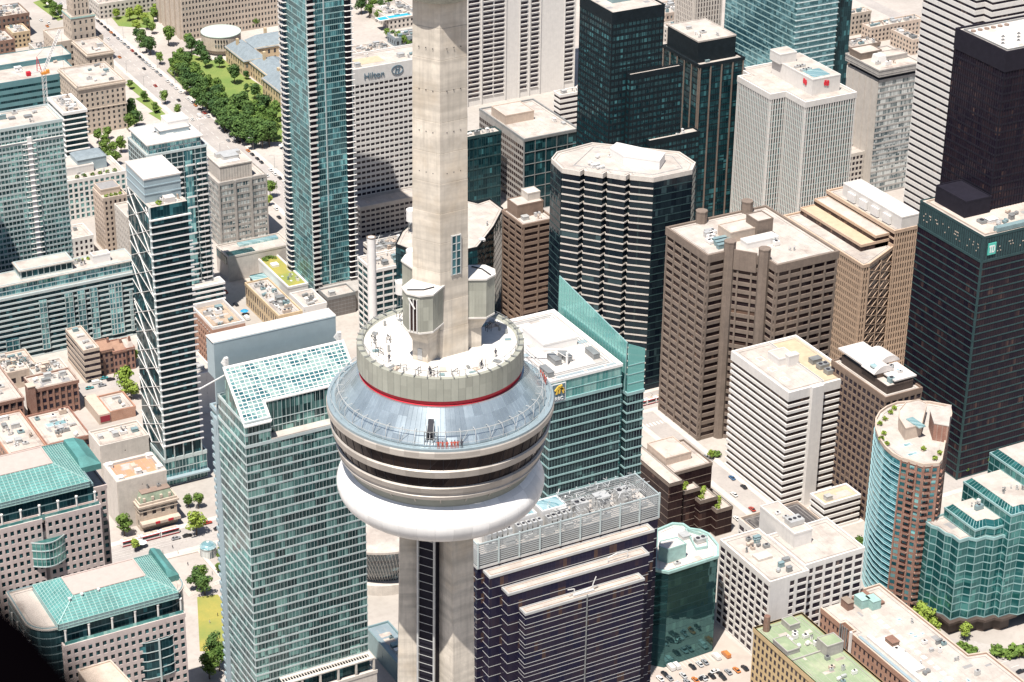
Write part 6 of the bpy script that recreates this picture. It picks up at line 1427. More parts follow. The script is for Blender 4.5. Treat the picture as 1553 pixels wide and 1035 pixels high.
r,p,z=B('office_building','brick and white block with a rust-stained sunken roof behind the blue screen',323,503,None,371,291,base=590,st=s_grid(fh=3.7,bw=3,sp=.4,wf=.5,wall='brick_orange'),cat='office building',nclut=6,seed=132,rf='roof_rust');m=MB();m.strip(p,-.4,.2,z-2.4,z+2.4,True);m.build('parapet','conc_white',r)
B('office_building','plain low white-roofed block between crisscross tower and blue screen',300,570,22,325,None,d=26,st=s_grid(fh=8,bw=30,sp=.9,wf=.02,wall='conc_white'),cat='office building',nclut=1)
# opera hall and planted roof
z=zb(346,392,428);p=rect(346,392,z,377,334);r=thing('opera_hall','glass-cornered concrete hall with a pale flat roof beside the slim blue tower','hall',(*p[0],0));FOOT.append(('opera',p,z))
m=MB();m.prism(R4(p[0][0],p[0][1],p[1][0]+26,p[2][1]+6),0,z);m.strip(R4(p[0][0],p[0][1],p[1][0]+26,p[2][1]+6),-.3,.15,z-.3,z+.9,True);m.build('wall','conc_pale',r);q=R4(p[0][0],p[0][1],p[1][0]+26,p[2][1]+6);roof(r,q,z,'roof_pale');m=MB();m.prism(sub(q,.3,.62,.92,.85),z,z+1.2);m.build('skylight','glass_sky',r);m=MB();m.prism(sub(q,.04,.05,.45,.42),z+.05,z+.4);m.build('roof_light','glass_teal',r)
m=MB();m.box(q[0][0]-.3,q[0][1]+2,z-5,q[0][0]+.1,q[3][1]-1,z-.5);m.build('corner_glazing','glass_teal_dark',r)
z=zb(437,438,462);p=rect(437,438,z,500,387);r=thing('podium_block','low block with a planted green roof terrace against the slim blue tower','podium block',(*p[0],0));FOOT.append(('green',p,z));m=MB();x0,y0=p[0];q=R4(x0,y0,x0+12,p[3][1]);m.prism(q,0,z);m.strip(q,-.9,.15,z-.5,z+.9,True);m.build('wall','conc_white',r);m=MB();m.prism(offset(q,-.9,True),z,z+.25);m.build('roof_garden','lawn_gold',r);m=MB();m.box(x0+3,p[3][1]-18,z,x0+7,p[3][1]-14,z+1.6);m.build('skylight','white_paint',r);clutter(r,R4(x0,y0,x0+12,y0+18),z,7,(3,0,4),seed=133,smin=1,smax=2)
for k in range(10):lf=leafball(x0+RC.uniform(2,10),p[3][1]-2-k*.6,z+.6,1.5,40,400+k);lf.build('shrub','leaf',r)
m=MB();m.box(x0-9,y0+12,z*.45,x0-.2,p[3][1]-12,z*.45+.5);m.build('glass_canopy','glass_sky',r);m=MB();m.box(x0-7.6,y0+10,0,x0-.2,p[3][1]-10,z*.45);m.build('lobby','glass_teal_dark',r)
r,p,z=B('office_building','low sandstone block with long cluttered grey roof in front of the opera hall',423,481,13,458,372,st=s_grid(fh=5,bw=3,sp=.4,wf=.4,wall='stone_yellow',grid=False),cat='building',nclut=16,seed=134,rf='roof_grey',kinds=(0,1,2,3))
B('podium_block','windowless white block with grooved parapet at the foot of the slim blue tower',462,468,16,495,440,st=s_grid(fh=8,bw=30,sp=.9,wf=.02,wall='conc_white'),cat='podium block',nclut=4,seed=135)
r,p,z=B('podium_block','dark grey panelled box at the foot of the slim blue tower',497,454,None,539,None,d=12,base=483,st=ST(fh=2.2,bw=2,sp=.1,ds=.05,pw=.1,dp=.06,glass='brown_grey',wall='metal_grey'),cat='podium block',nclut=1)
# teal-roofed grid office pair
def hiproof(r,p,z,inset_top,h,bars=True):
    e=offset(p,.0,True);t_=[(p[0][0]+inset_top,p[0][1]+inset_top*1.0),(p[1][0]-inset_top,p[1][1]+inset_top*1.0),(p[2][0]-inset_top,p[2][1]-inset_top*.75),(p[3][0]+inset_top,p[3][1]-inset_top*.75)]
    m=MB();m.prism(e,z+2.6,z+2.6+h,taper=t_);m.build('hipped_roof','copper_teal',r);m=MB();zt=z+2.6+h
    m.prism(e,z,z+2.6)
    m.build('roof_wall','teal_metal',r);m=MB();n=MB()
    for i in range(4):
        a,b,a2,b2=e[i],e[(i+1)%4],t_[i],t_[(i+1)%4];L=math.dist(a,b);k=int(L/1.9)
        lerp=lambda p_,q_,t:(p_[0]+(q_[0]-p_[0])*t,p_[1]+(q_[1]-p_[1])*t)
        for j in range(k+1):
            s=lerp(a,b,j/k);L2=math.dist(a2,b2)
            # bar climbs straight up the slope until it meets the hip
            dx,dy=((a2[0]-a[0])+(b2[0]-b[0]))/2,((a2[1]-a[1])+(b2[1]-b[1]))/2
            u=j/k*L;mx=min(1,u/max(inset_top,.01),(L-u)/max(inset_top,.01))
            if mx>.05:n.bar((*s,z+2.75),(s[0]+dx*mx,s[1]+dy*mx,z+2.75+h*mx),.13)
            n.bar((*s,z),(*s,z+2.7),.12)
        for j in range(1,9):
            f=j/9;q0,q1=lerp(a,a2,f),lerp(b,b2,f);n.bar((*q0,z+2.75+h*f),(*q1,z+2.75+h*f),.13)
        for zz in(z+.1,z+1.3,z+2.6):n.bar((*a,zz),(*b,zz),.14)
        n.bar((*a,z+2.8),(*a2,zt+.15),.25)
    n.build('roof_lattice','copper_teal_pale',r);m=MB();m.prism(offset(t_,-.3,True),zt-.1,zt+.06);m.strip(t_,-.3,.3,zt-.1,zt+.35,True);m.build('roof','roof_pink',r)
    return t_,zt
def cbc():
    g=s_grid(fh=3.65,bw=2.75,sp=.44,wf=.56,wall='conc_pink',glass='glass_teal_dark')
    z=65;x0,y0=at(98,983,z);w=wx(98,983,z,280);r=thing('office_building','pink grid office with a turquoise latticed roof and rounded glass corner at the lower left','office building',(x0,y0,0))
    p=R4(x0,y0,x0+w,y0+4.5);FOOT.append(('cbc1',R4(x0-9,y0,x0+w+3,y0+32),z));facade(r,p,0,z,g,cap=.9)
    # glass body behind, with rounded corners
    zg=z+7.5;xs,xe,ya,yb=x0-10.5,x0+w+3.5,y0+2.6,y0+34;R_=9
    body=[(xs+R_*(1-math.cos(t)),ya+R_*(1-math.sin(t))) for t in [math.pi/2*i/8 for i in range(9)]]
    body+= [(xe-R_+R_*math.sin(t),ya+R_*(1-math.cos(t))) for t in [math.pi/2*i/8 for i in range(9)]]+[(xe,yb),(xs,yb)]
    facade(r,body,0,zg,ST(fh=3.65,bw=2,sp=.12,ds=.06,glass='glass_teal_dark',wall='teal_metal'),cap=.5);m=MB();m.strip(body,-.5,.5,zg-.1,zg+.6,True);m.build('roof_edge','roof_pale',r);roof(r,body,zg,'roof_dirty')
    m=MB()
    for k in range(6):
        xx=x0+1.2+(w-2)*k/5;m.cyl(xx,y0+1.4,.42,z,z+6.4,10);m.cyl(xx,y0+1.4,.6,z+6.4,z+7,10)
    for k in range(4):m.cyl(x0-10.8,y0+8+k*7,.42,z-5,z+2,10)
    m.build('post','conc_white',r);m=MB();m.box(x0+.3,y0+.1,z,x0+w-.3,y0+.3,z+2.2);m.build('glass_balustrade','glass_green2',r)
    m=MB();m.strip([(x0-10.2,y0+34),(x0-10.2,y0+10)],.5,2.6,z-7,z-5.6);m.build('west_ledge','conc_pink',r)
    m=MB();m.box(x0-10.4,y0+10,0,x0-10.2+.0,y0+30,z-7) if False else None
    ha=at(89,957,zg);hp=R4(ha[0],ha[1],x0+w-1.5,yb-3);hiproof(r,hp,zg,9.6,4.8)
    hp2=R4(x0+w-1.5,ya+10,x0+w+3.2,yb-1);m=MB();m.prism(hp2,zg,zg+2.6);m.prism(hp2,zg+2.6,zg+5.4,taper=[(hp2[0][0],hp2[0][1]+2),(hp2[0][0]+1.4,hp2[0][1]+2),(hp2[0][0]+1.4,hp2[2][1]-2),(hp2[0][0],hp2[2][1]-2)]);m.build('hipped_roof','copper_teal',r)
    for (px,py) in((106,917),(125,910),(150,903)):
        xx,yy=at(px,py,zg+5);m=MB();m.cyl(xx,yy,.35,zg+2,zg+7.5,8);m.cyl(xx,yy,.6,zg+7.5,zg+8,8);m.build('roof_vent','white_paint',r)
    # big recessed bow window
    u0,u1=w*.62,w*.90;m=MB();m.box(x0+u0,y0-.35,z-22,x0+u1,y0-.02,z-7.2)
    m=MB();m.prism([(x0+u0,y0-.05),(x0+u0+2,y0-.9),(x0+(u0+u1)/2,y0-1.3),(x0+u1-2,y0-.9),(x0+u1,y0-.05)],z-24,z-7.2);o=m.build('bow_window','glass_teal_dark',r);m=MB()
    for zz in(z-24,z-20,z-16,z-12,z-7.4):m.strip([(x0+u0,y0-.05),(x0+u0+2,y0-.9),(x0+(u0+u1)/2,y0-1.3),(x0+u1-2,y0-.9),(x0+u1,y0-.05)],0,.2,zz,zz+.3)
    m.box(x0+(u0+u1)/2-.3,y0-1.9,z-26,x0+(u0+u1)/2+.3,y0-1.2,z-6.5);m.build('window_frame','mullion_pale',o)
    # beige block in front, cut by the lower edge
    r2=thing('low_building','beige flat roof corner at the bottom edge, half in shadow','building',(x0,y0-30,0));zz=62;q=P(zz,[(118,1018),(168,1003),(203,1040),(150,1060)]);m=MB();m.prism(q,0,zz);m.build('wall','conc_brown',r2);m=MB();m.prism(offset(q,-.5,True),zz,zz+.1);m.strip(q,-.5,.1,zz,zz+.7,True);m.build('roof','conc_tan',r2)
cbc()
def cbc2():
    g=s_grid(fh=3.65,bw=2.75,sp=.44,wf=.56,wall='conc_pink',glass='glass_teal_dark')
    z=72;x0,y0=at(-70,823,z);w=wx(-70,823,z,152);r=thing('office_building','larger pink grid office with turquoise roof and glass bow bay at left edge','office building',(x0,y0,0));yb=y0+42
    U=lambda px:wx(-70,823,z,px)
    for (ua,ub) in((0,U(63)),(U(70),w)):facade(r,R4(x0+ua,y0,x0+ub,y0+4),0,z,g,cap=.9)
    m=MB();m.prism(R4(x0+U(63),y0+1,x0+U(70),y0+4),0,z-6);m.build('slot','conc_pink',r)
    FOOT.append(('cbc2',R4(x0,y0,x0+w+8,yb),z));zg=z+8
    facade(r,R4(x0,y0+4,x0+w-1,yb),0,zg,ST(fh=3.65,bw=2,sp=.12,ds=.06,glass='glass_teal_dark',wall='teal_metal'),cap=.4)
    xe=x0+wx(-70,823,z,152)+6.5;facade(r,R4(x0+w-1,y0+17,xe+2,yb-2),0,z-2,g,cap=.9);roof(r,R4(x0+w-1,y0+17,xe+2,yb-2),z-2,'roof_pale')
    m=MB()
    for k in range(8):
        xx=x0+U(-52)+k*(w-U(-52)-1.5)/7;m.cyl(xx,y0+1.2,.42,z,z+6,10);m.cyl(xx,y0+1.2,.6,z+6,z+6.6,10)
    m.build('post','conc_white',r);m=MB();m.box(x0,y0+.1,z,x0+w-.3,y0+.3,z+2.2);m.build('glass_balustrade','glass_green2',r)
    hp=R4(x0-6,y0+3.2,x0+w-2.5,yb-4);hiproof(r,hp,zg,11.5,5.6);hp=R4(x0+w-2.4,y0+15,xe,yb-5);m=MB();m.prism(hp,zg,zg+2.6);m.prism(hp,zg+2.6,zg+6,taper=[(hp[0][0],hp[0][1]+3),(hp[0][0]+4,hp[0][1]+3),(hp[0][0]+4,hp[2][1]-2),(hp[0][0],hp[2][1]-2)]);m.build('hipped_roof','copper_teal',r)
    # bow bay
    ub,uc=U(44),U(95);n=9;pts=[(x0+ub+(uc-ub)*i/n,y0-.1-3.4*math.sin(math.pi*i/n)) for i in range(n+1)];m=MB();m.prism(pts,z-20,z-9);o=m.build('bow_bay','glass_green3',r);m=MB()
    for zz in(z-20.3,z-16.6,z-12.9,z-9.2):m.strip(pts,-.05,.25,zz,zz+.45)
    for a in pts:m.bar((a[0],a[1]-.1,z-20),(a[0],a[1]-.1,z-9),.12)
    m.build('bay_frame','mullion_pale',o)
cbc2()
# concert hall drum with lattice glass
xc,yc=at(578,782,26);r=thing('concert_hall','round concert hall with conical white roof over lattice glass behind the tower shaft','concert hall',(xc,yc,0));m=MB();R_=30;m.lathe(xc,yc,[(0,29),(12,28.4),(R_,26.2),(R_+.6,25.6),(R_+.6,24.6)],72);m.build('roof','roof_pale',r)
m=MB();m.lathe(xc,yc,[(R_,24.7),(R_-9,5)],72);m.build('glass_wall','glass_lattice',r);m=MB()
for i in range(120):
    a=2*math.pi*i/120
    for s in(1,-1):
        for k in range(6):
            z0_=5+k*3.3;z1_=z0_+3.3;r0=R_-9+9*(z0_-5)/19.7;r1=R_-9+9*(z1_-5)/19.7;a0=a+s*k*.026;a1=a+s*(k+1)*.026;m.bar((xc+(r0+.1)*math.cos(a0),yc+(r0+.1)*math.sin(a0),z0_),(xc+(r1+.1)*math.cos(a1),yc+(r1+.1)*math.sin(a1),z1_),.13,n=3)
m.build('lattice','metal_pale',r);m=MB();m.lathe(xc,yc,[(R_-5,0),(R_-5,5),(R_-10,5.2)],48);m.build('base','conc_pale',r)
r,p,z=B('low_building','low blue-grey flat roof in the shadow between glass tower and shaft',607,1013,9,640,556,st=s_grid(fh=9,bw=30,sp=.9,wf=.02,wall='teal_metal'),cat='building',nclut=2,seed=140,rf='zinc_blue')  # blue of the shadow is put into the roof colour
# beyond: upper edge blocks
for k,(lab,px,py,XR,XL,d,bs,wl) in enumerate((('brown brick block in the top left corner','-5,28'.split(','),0,44,None,24,62,'brick_dark'),('yellow stone block with small windows, left of the stepped stone tower',(20,52),0,45,9,20,74,'stone_yellow'),
  ('pale low block with a sunken courtyard roof, left of the stepped stone tower',(55,78),0,82,44,18,86,'conc_pale'),
  ('cream block with many small windows near the top right',(1286,24),0,1321,1275,25,56,'stone_beige'),('long cream block near the top right',(1321,44),0,1400,1308,30,66,'conc_tan'),('boxy tan block beside the striped tower at the top',(1384,62),0,1399,1352,30,84,'conc_tan'),
  ('low stained roof block behind the overhanging-capped tower',(1290,74),0,1335,1272,30,100,'conc_brown'),('low rubble-grey roof block right of the black stepped tower',(1010,22),0,1055,985,30,48,'conc_tan'),('low cream block in the top centre gap',(1012,44),0,1050,1000,30,66,'conc_pale'),
  ('low grey roofed block between shaft and slim blue tower',(548,86),0,600,None,20,104,'conc_pale'),('pale terrace block at the top gap left of the shaft',(590,30),0,640,560,20,46,'conc_pale'),('grey roofed low wing by the trees left of the shaft',(600,60),0,640,588,14,72,'slate_blue'),('teal-glazed low block at the top left above the trees',(150,8),0,240,None,25,30,'conc_pale'),('brick block with rough roofs below the top left corner',(-10,66),0,22,None,22,98,'brick_dark'))):
    px,py=(-5,28) if k==0 else px
    B('city_block',lab,px,py,None,XR,XL,d=None if XL is not None else d,base=bs,st=s_grid(fh=3.9,bw=3.4,sp=.42,wf=.5,wall=wl,glass='glass_court'),cat='building',nclut=12,seed=150+k,rf=('roof_dirty','roof_pale','roof_grey')[k%3])
solid('hair_brown',(.06,.04,.03),.8,fine=0);solid('skin_tone',(.50,.30,.22),.6,fine=0);solid('suit_red',(.50,.085,.05),.7,fine=0);solid('suit_dark',(.05,.05,.07),.8,fine=0);solid('suit_pale',(.55,.52,.5),.8,fine=0);solid('sign_orange',(.75,.30,.06),.5,fine=0,var=0);solid('copper_blue',(.03,.30,.55),.6,fine=0)
solid('yard',(.20,.18,.165),.95,var=.35,scale=.03,stain=(.45,.42,.38),stain_amt=.6)
solid('black_matte',(.0015,.001,.0015),1,fine=0).node_tree.nodes['Principled BSDF'].inputs['Specular IOR Level'].default_value=0
solid('copper_blue2',(.05,.45,.60),.1,fine=0)
# ================================================================ ground, roads, lawns
def struct(name,mat,fn,kind='structure'):
    m=MB();fn(m);o=m.build(name,mat);o['kind']=kind;return o
struct('ground','pavement',lambda m:m.box(-6000,-3000,-2,8000,14000,0))
struct('rail_yard','yard',lambda m:m.box(-900,-400,.0,1400,520,.004))  # unseen rail lands, added dark to keep window reflections low
RD=[(493,1112,512,1700),(250,842,540,859),(552,858,760,873),(396,862,407,1100),(345,1003,395,1016),(262,1004,345,1016),(412,1098,493,1112),(512,1098,1000,1112),(546,560,557,857),(557,722,760,738),(612,740,624,1097),(1040,1000,1052,1600),(430,940,552,952),(512,1335,900,1347)]
def roads(m):
    for i,(a,b,c,d) in enumerate(RD):m.box(a,b,.001*i+.002,c,d,.001*i+.008)
struct('road','asphalt',roads)
def walks(m):
    for (a,b,c,d) in RD[:5]+RD[8:10]:
        if d-b>c-a:
            for x in(a-3.2,c):m.box(x,b,.0,x+3.2,d,.13)
        else:
            for y in(b-3.2,d):m.box(a,y,.0,c,y+3.2,.12)
struct('pavement_strip','kerb_walk',walks)
def poly(m,pts,z0=.0,z1=.02,h=0):m.prism(P(0,pts),z0,z1)
struct('road','asphalt',lambda m:poly(m,[(1436,968),(1475,972),(1530,985),(1620,1000),(1620,1060),(1500,1060),(1470,1000)],0,.03))
struct('car_park','lot_asphalt',lambda m:poly(m,[(975,1075),(975,1018),(1079,988),(1098,962),(1158,1010),(1150,1075)],0,.03))
def marks(m):
    for y in range(1116,1690,9):
        m.box(502.0,y,.02,502.25,y+5,.03);m.box(498.3,y,.02,498.45,y+3,.03);m.box(506.6,y,.02,506.75,y+3,.03)
    for i in range(14):
        a=at(1012+i*6,1015-i*1.6,0);m.box(a[0],a[1]-2.6,.03,a[0]+.15,a[1]+2.6,.04)
        a=at(1000+i*6.5,1045-i*1.6,0);m.box(a[0],a[1]-2.6,.03,a[0]+.15,a[1]+2.6,.04)
    for x0,y0 in((493,1113),(493,1334),(546,842),(396,840)):
        for k in range(9):m.box(x0+.8+k*2,y0,.02,x0+1.7+k*2,y0+3,.03)
    for k in range(5):a=at(1470+k*16,985+k*7,0);m.box(a[0],a[1],.03,a[0]+4,a[1]+.2,.045)
    for y in(848.6,850.1,852.6,854.1):m.box(250,y,.02,540,y+.12,.028)
struct('road_markings','line_white',marks)
LAWN=[(322,92),(336,88),(383,122),(430,150),(432,216),(370,214),(318,172),(253,108),(274,78)]
struct('lawn','lawn',lambda m:poly(m,LAWN,0,.1))
struct('lawn','lawn_gold',lambda m:poly(m,[(299,906),(330,902),(350,925),(352,990),(303,988)],0,.1))
struct('lawn','lawn',lambda m:poly(m,[(62,0),(100,28),(88,32),(50,4)],0,.09))
def beds(m):
    for pts in([(190,128),(205,124),(226,142),(216,150)],[(205,150),(222,145),(246,165),(236,172)],[(225,172),(243,166),(262,183),(250,187)],[(160,15),(230,10),(236,44),(180,40)],[(190,170),(206,160),(212,184),(192,196)]):poly(m,pts,0,.08)
struct('lawn','lawn',beds)
def fence(m):
    a=at(253,109,0);b=at(372,216,0);n=120
    for i in range(n+1):
        t=i/n;x=a[0]+(b[0]-a[0])*t;y=a[1]+(b[1]-a[1])*t;m.box(x-.05,y-.05,0,x+.05,y+.05,1.8)
    m.bar((*a,1.7),(*b,1.7),.06);m.bar((*a,.4),(*b,.4),.06)
r=thing('iron_fence','thin dark iron fence along the avenue edge of the wooded lawn','fence',(*at(300,150,0),0));m=MB();fence(m);m.build('railing','dark_metal',r)
# plaza steps and kerbs round the lower-left square
m=MB()
for k in range(4):m.strip(P(0,[(250,850),(300,838),(335,880),(290,900)]),k*.5,k*.5+.45,0,.5-k*.12,True)
o=m.build('plaza_steps','kerb_walk');o['kind']='structure'
# ---- trees
def treeproto(name,kind,seed,leaf,h=11,R=4.6,n=900,narrow=1.0):
    rr=random.Random(seed);r=thing(name,'x','tree',(0,0,0));m=MB()
    m.bar((0,0,0),(.1,.05,h*.42),.32,.2,7);
    for i in range(6):
        a=i*1.05+rr.uniform(-.3,.3);z0=h*rr.uniform(.28,.45);m.bar((.05,0,z0),(math.cos(a)*R*.55*narrow,math.sin(a)*R*.55*narrow,h*rr.uniform(.55,.8)),.15,.05,5)
    m.build('trunk','bark',r)
    m=MB();cl=[]
    for i in range(15):
        a=rr.uniform(0,6.28);c=rr.uniform(0,1)**.6;z=h*rr.uniform(.40,.88);k=R*.62*c*narrow*(1-.45*max(0,(z/h-.6)/.4));cl.append((math.cos(a)*k,math.sin(a)*k,z,R*rr.uniform(.30,.46)))
    cl.append((0,0,h*.85,R*.35));cl.append((0,0,h*.6,R*.5))
    for i in range(n):
        cx,cy,cz,cr=rr.choice(cl);d=Vector((rr.gauss(0,1),rr.gauss(0,1),rr.gauss(0,1))).normalized()*cr*rr.uniform(.72,1.08)
        p=Vector((cx+d[0],cy+d[1],cz+d[2]*.8));nn=(d.normalized()+Vector((rr.uniform(-.6,.6),rr.uniform(-.6,.6),rr.uniform(-.3,.7)))).normalized();u=nn.cross(Vector((rr.uniform(-1,1),rr.uniform(-1,1),rr.uniform(-1,1)))).normalized();v=nn.cross(u);a=rr.uniform(.28,.55)
        m.face([p-u*a-v*a*.7,p+u*a-v*a*.6,p+u*a*.8+v*a*.8,p-u*a*.9+v*a*.6])
    m.build('crown',leaf,r);return r
PT={'g':[treeproto('broadleaf_tree','g',s,'leaf') for s in(1,2,3)],'d':[treeproto('broadleaf_tree','d',s,'leaf_dark',12.5,5.4,1150) for s in(4,5,6)],'l':[treeproto('broadleaf_tree','l',s,'leaf_lime',10.5,4.4) for s in(7,8)],
 's':[treeproto('shrub_bush','s',s,'leaf',2.6,2.4,240,1.2) for s in(9,)]}
used=set();TR=random.Random(42)
def tree(px,py,kind,sc,label,group=None):
    p=PT[kind][TR.randrange(len(PT[kind]))];x,y=at(px,py,0)
    if p.name not in used:
        used.add(p.name);o=p
    else:o=copytree(p,(x,y,0))
    o.location=(x,y,0);o.rotation_euler=(0,0,TR.uniform(0,6.28));s=sc*TR.uniform(.82,1.18);o.scale=(s,s,s*TR.uniform(.92,1.1));o['label']=label
    if group:o['group']=group
    elif 'group' in o:del o['group']
    if kind=='s':o['category']='shrub'
    return o
# wooded edge of the hall's lawn
def inpx(x,y,pts):return inside(x,y,pts)
W1=[(262,112),(282,96),(302,128),(330,142),(352,178),(392,172),(424,182),(424,222),(385,228),(352,212),(318,180),(285,150)]
pl=[];tries=0
while len(pl)<64 and tries<6000:
    tries+=1;x=TR.uniform(255,430);y=TR.uniform(92,230)
    if inpx(x,y,W1) and all((x-a)**2+((y-b)*1.9)**2>80 for a,b in pl):pl.append((x,y))
for x,y in pl:
    k='d' if (y-x*.55)>-12 or TR.random()<.35 else 'g';tree(x,y,k,1.15,'dark green tree in the dense wood along the lawn' if k=='d' else 'mid-green tree in the dense wood along the lawn','dense trees round the law hall lawn')
for x,y,k,s,l in((275,93,'g',1.0,'rounded tree at the north tip of the lawn'),(291,82,'d',.9,'dark tree nearest the drum building'),(305,92,'d',1.2,'large dark tree on the lawn below the drum building'),(312,103,'d',1.0,'dark tree on the lawn, just in front of the largest one'),(333,104,'d',.75,'single tree on open grass near the hall wall'),(356,128,'d',1.0,'isolated dark tree in the middle of the lawn'),(373,121,'d',.55,'small dark tree against the yellow stone wall'),(374,140,'d',.5,'small dark tree on the open grass, lower of two'),(387,152,'d',.85,'conical dark tree on the right of the lawn'),(404,143,'d',.45,'low shrub-like tree by the hall wall'),(356,155,'d',.5,'slim dark tree at the edge of the wood'),
  (256,70,'g',1.15,'round green tree standing alone before the courthouse ribs'),(287,73,'g',1.05,'green tree at the foot of the courthouse corner'),(207,60,'d',.7,'small dark avenue tree, farthest of the curbside row'),(216,72,'d',.95,'dark avenue tree, second of the curbside row'),(222,80,'d',1.0,'dark avenue tree, third of the curbside row'),(229,84,'d',.95,'dark avenue tree, fourth of the curbside row'),(243,98,'g',.95,'green avenue tree, nearest of the curbside row'),
  (197,136,'g',.7,'small tree at the top of the avenue flower beds'),(219,155,'g',.7,'small tree in the middle avenue flower bed'),(236,172,'g',.75,'bushy tree in the lower avenue flower bed'),(251,158,'g',.75,'narrow tree standing on the avenue curb strip'),(270,176,'g',.65,'small tree at the near end of the avenue strip'),(199,180,'d',1.2,'big dark tree beside the beige stone office corner'),(207,192,'d',1.1,'dark tree just in front of the big one by the stone office'),(196,200,'g',1.0,'green tree in the yard below the beige stone office'),
  (410,300,'g',.95,'green street tree right of the grey stone tower'),(409,312,'l',.6,'small lime tree under the grey stone tower'),(191,596,'l',1.15,'large lime-green tree in the street by the crisscross tower'),(199,606,'l',.95,'lower lime-green tree joined to the large one by the crisscross tower'),(206,553,'g',.7,'green tree squeezed between brick shop and crisscross tower'),(286,770,'g',.75,'left tree of the pair on the grey terrace'),(301,772,'g',.85,'right tree of the pair on the grey terrace'),
  (189,813,'g',1.0,'dark green tree at the corner of the larger pink office'),(206,836,'l',.7,'small lime tree beside the plaza umbrellas'),(298,812,'l',1.05,'wide light-green tree on the street before the theatre terrace'),(298,895,'d',.9,'dark tree at the upper left of the gold lawn'),(311,903,'d',.95,'dark tree at the upper right of the gold lawn'),(306,885,'g',.8,'green tree behind the gold lawn pair'),(325,1002,'d',1.0,'dark tree in the lower park, upper of the group'),(333,1018,'g',1.0,'tree in the lower park, middle of the group'),(318,1030,'g',1.05,'tree in the lower park, lowest of the group'),(337,850,'g',.6,'small tree at the plaza edge by the blue tower'),(332,870,'g',.6,'second small tree at the plaza edge by the blue tower'),
  (1301,842,'g',.95,'green tree between white block and round brick tower'),(1304,862,'s',.9,'low shrub by the round brick tower steps'),(1393,945,'l',1.0,'light-green tree at the foot of the round brick tower'),(1402,955,'l',1.05,'light-green tree, front of the pair by the round brick tower'),(1416,965,'l',.8,'small light-green tree right of the pair by the round brick tower'),(1463,970,'l',.8,'small light tree under the green glass overhang'),(1458,984,'s',1.5,'left round shrub on the lower-right pavement'),(1472,990,'s',1.3,'right round shrub on the lower-right pavement'),(1513,993,'s',1.8,'shrub mass by the far-right overhang'),(1545,997,'s',1.8,'shrub at the right edge by the overhang'),(1528,998,'s',1.2,'shrub between the two far-right shrub masses'),
  (1078,697,'l',.55,'small lime tree above the dark brown ziggurat'),(1085,692,'s',1.2,'lime shrub above the dark brown ziggurat'),(1463,722,'g',.6,'small street tree at the foot of the dark signed tower'),(1498,712,'g',.6,'second small street tree at the foot of the dark signed tower')):tree(x,y,k,s,l)
W2=[(158,8),(236,2),(238,60),(206,48),(172,44)];pl=[];tries=0
while len(pl)<15 and tries<3000:
    tries+=1;x=TR.uniform(155,240);y=TR.uniform(5,60)
    if inpx(x,y,W2) and all((x-a)**2+((y-b)*1.9)**2>170 for a,b in pl):pl.append((x,y))
for x,y in pl:tree(x,y,TR.choice('gl'),.95,'light green tree in the garden left of the courthouse','trees left of the courthouse')
for x,y in((368,40),(380,36),(394,38),(408,34),(420,36),(388,44)):tree(x,y,'l' if TR.random()<.3 else 'g',.95,'green tree in the clump right of the drum building','clump right of the drum building')
for x,y in((150,218),(160,226),(158,240),(172,238),(178,250),(165,212),(150,252),(184,232),(168,256)):tree(x,y,'g',.9,'green tree in the yard behind the cream blocks','yard trees behind the cream blocks')
for x,y in((556,12),(566,18),(578,22),(590,14),(560,28),(574,34),(598,8),(548,22)):tree(x,y,TR.choice('gd'),1.0,'dark green tree at the top left of the shaft','trees at the top left of the shaft')
for x,y in((588,58),(596,62),(604,66),(612,70),(620,76)):tree(x,y,'g',.75,'small tree in the row between low roofs left of the shaft','tree row left of the shaft')
for x,y in((70,12),(78,16),(84,24),(92,28),(80,30)):tree(x,y,'g',.9,'tree on the green strip by the top-left street','trees by the top-left street')
# ---- vehicles
for nm,c in(('car_white',(.80,.79,.77)),('car_black',(.02,.02,.025)),('car_grey',(.30,.31,.33)),('car_red',(.42,.05,.03)),('car_orange',(.60,.20,.05)),('car_blue',(.05,.14,.28)),('car_teal',(.06,.28,.30)),('car_silver',(.55,.56,.57))):
    t=NT(nm);t.b.inputs['Base Color'].default_value=(*c,1);t.b.inputs['Roughness'].default_value=.3;t.b.inputs['Coat Weight'].default_value=.5
solid('tyre',(.02,.02,.02),.9,fine=0);t=NT('car_glass');t.b.inputs['Base Color'].default_value=(.02,.025,.03,1);t.b.inputs['Roughness'].default_value=.06
def loft(secs):
    m=MB();k=len(secs[0]);n=0
    for s in secs:m.v+=s
    for i in range(len(secs)-1):
        for j in range(k):a=i*k+j;b=i*k+(j+1)%k;m.f.append((a,b,b+k,a+k))
    m.f.append(tuple(reversed(range(k))));m.f.append(tuple((len(secs)-1)*k+j for j in range(k)));return m
def sec(x,w,z0,z1,c=.12):return [(x,-w,z0+c),(x,-w+c,z0),(x,w-c,z0),(x,w,z0+c),(x,w*.97,z1-c),(x,w*.9-c,z1),(x,-w*.9+c,z1),(x,-w*.97,z1-c)]
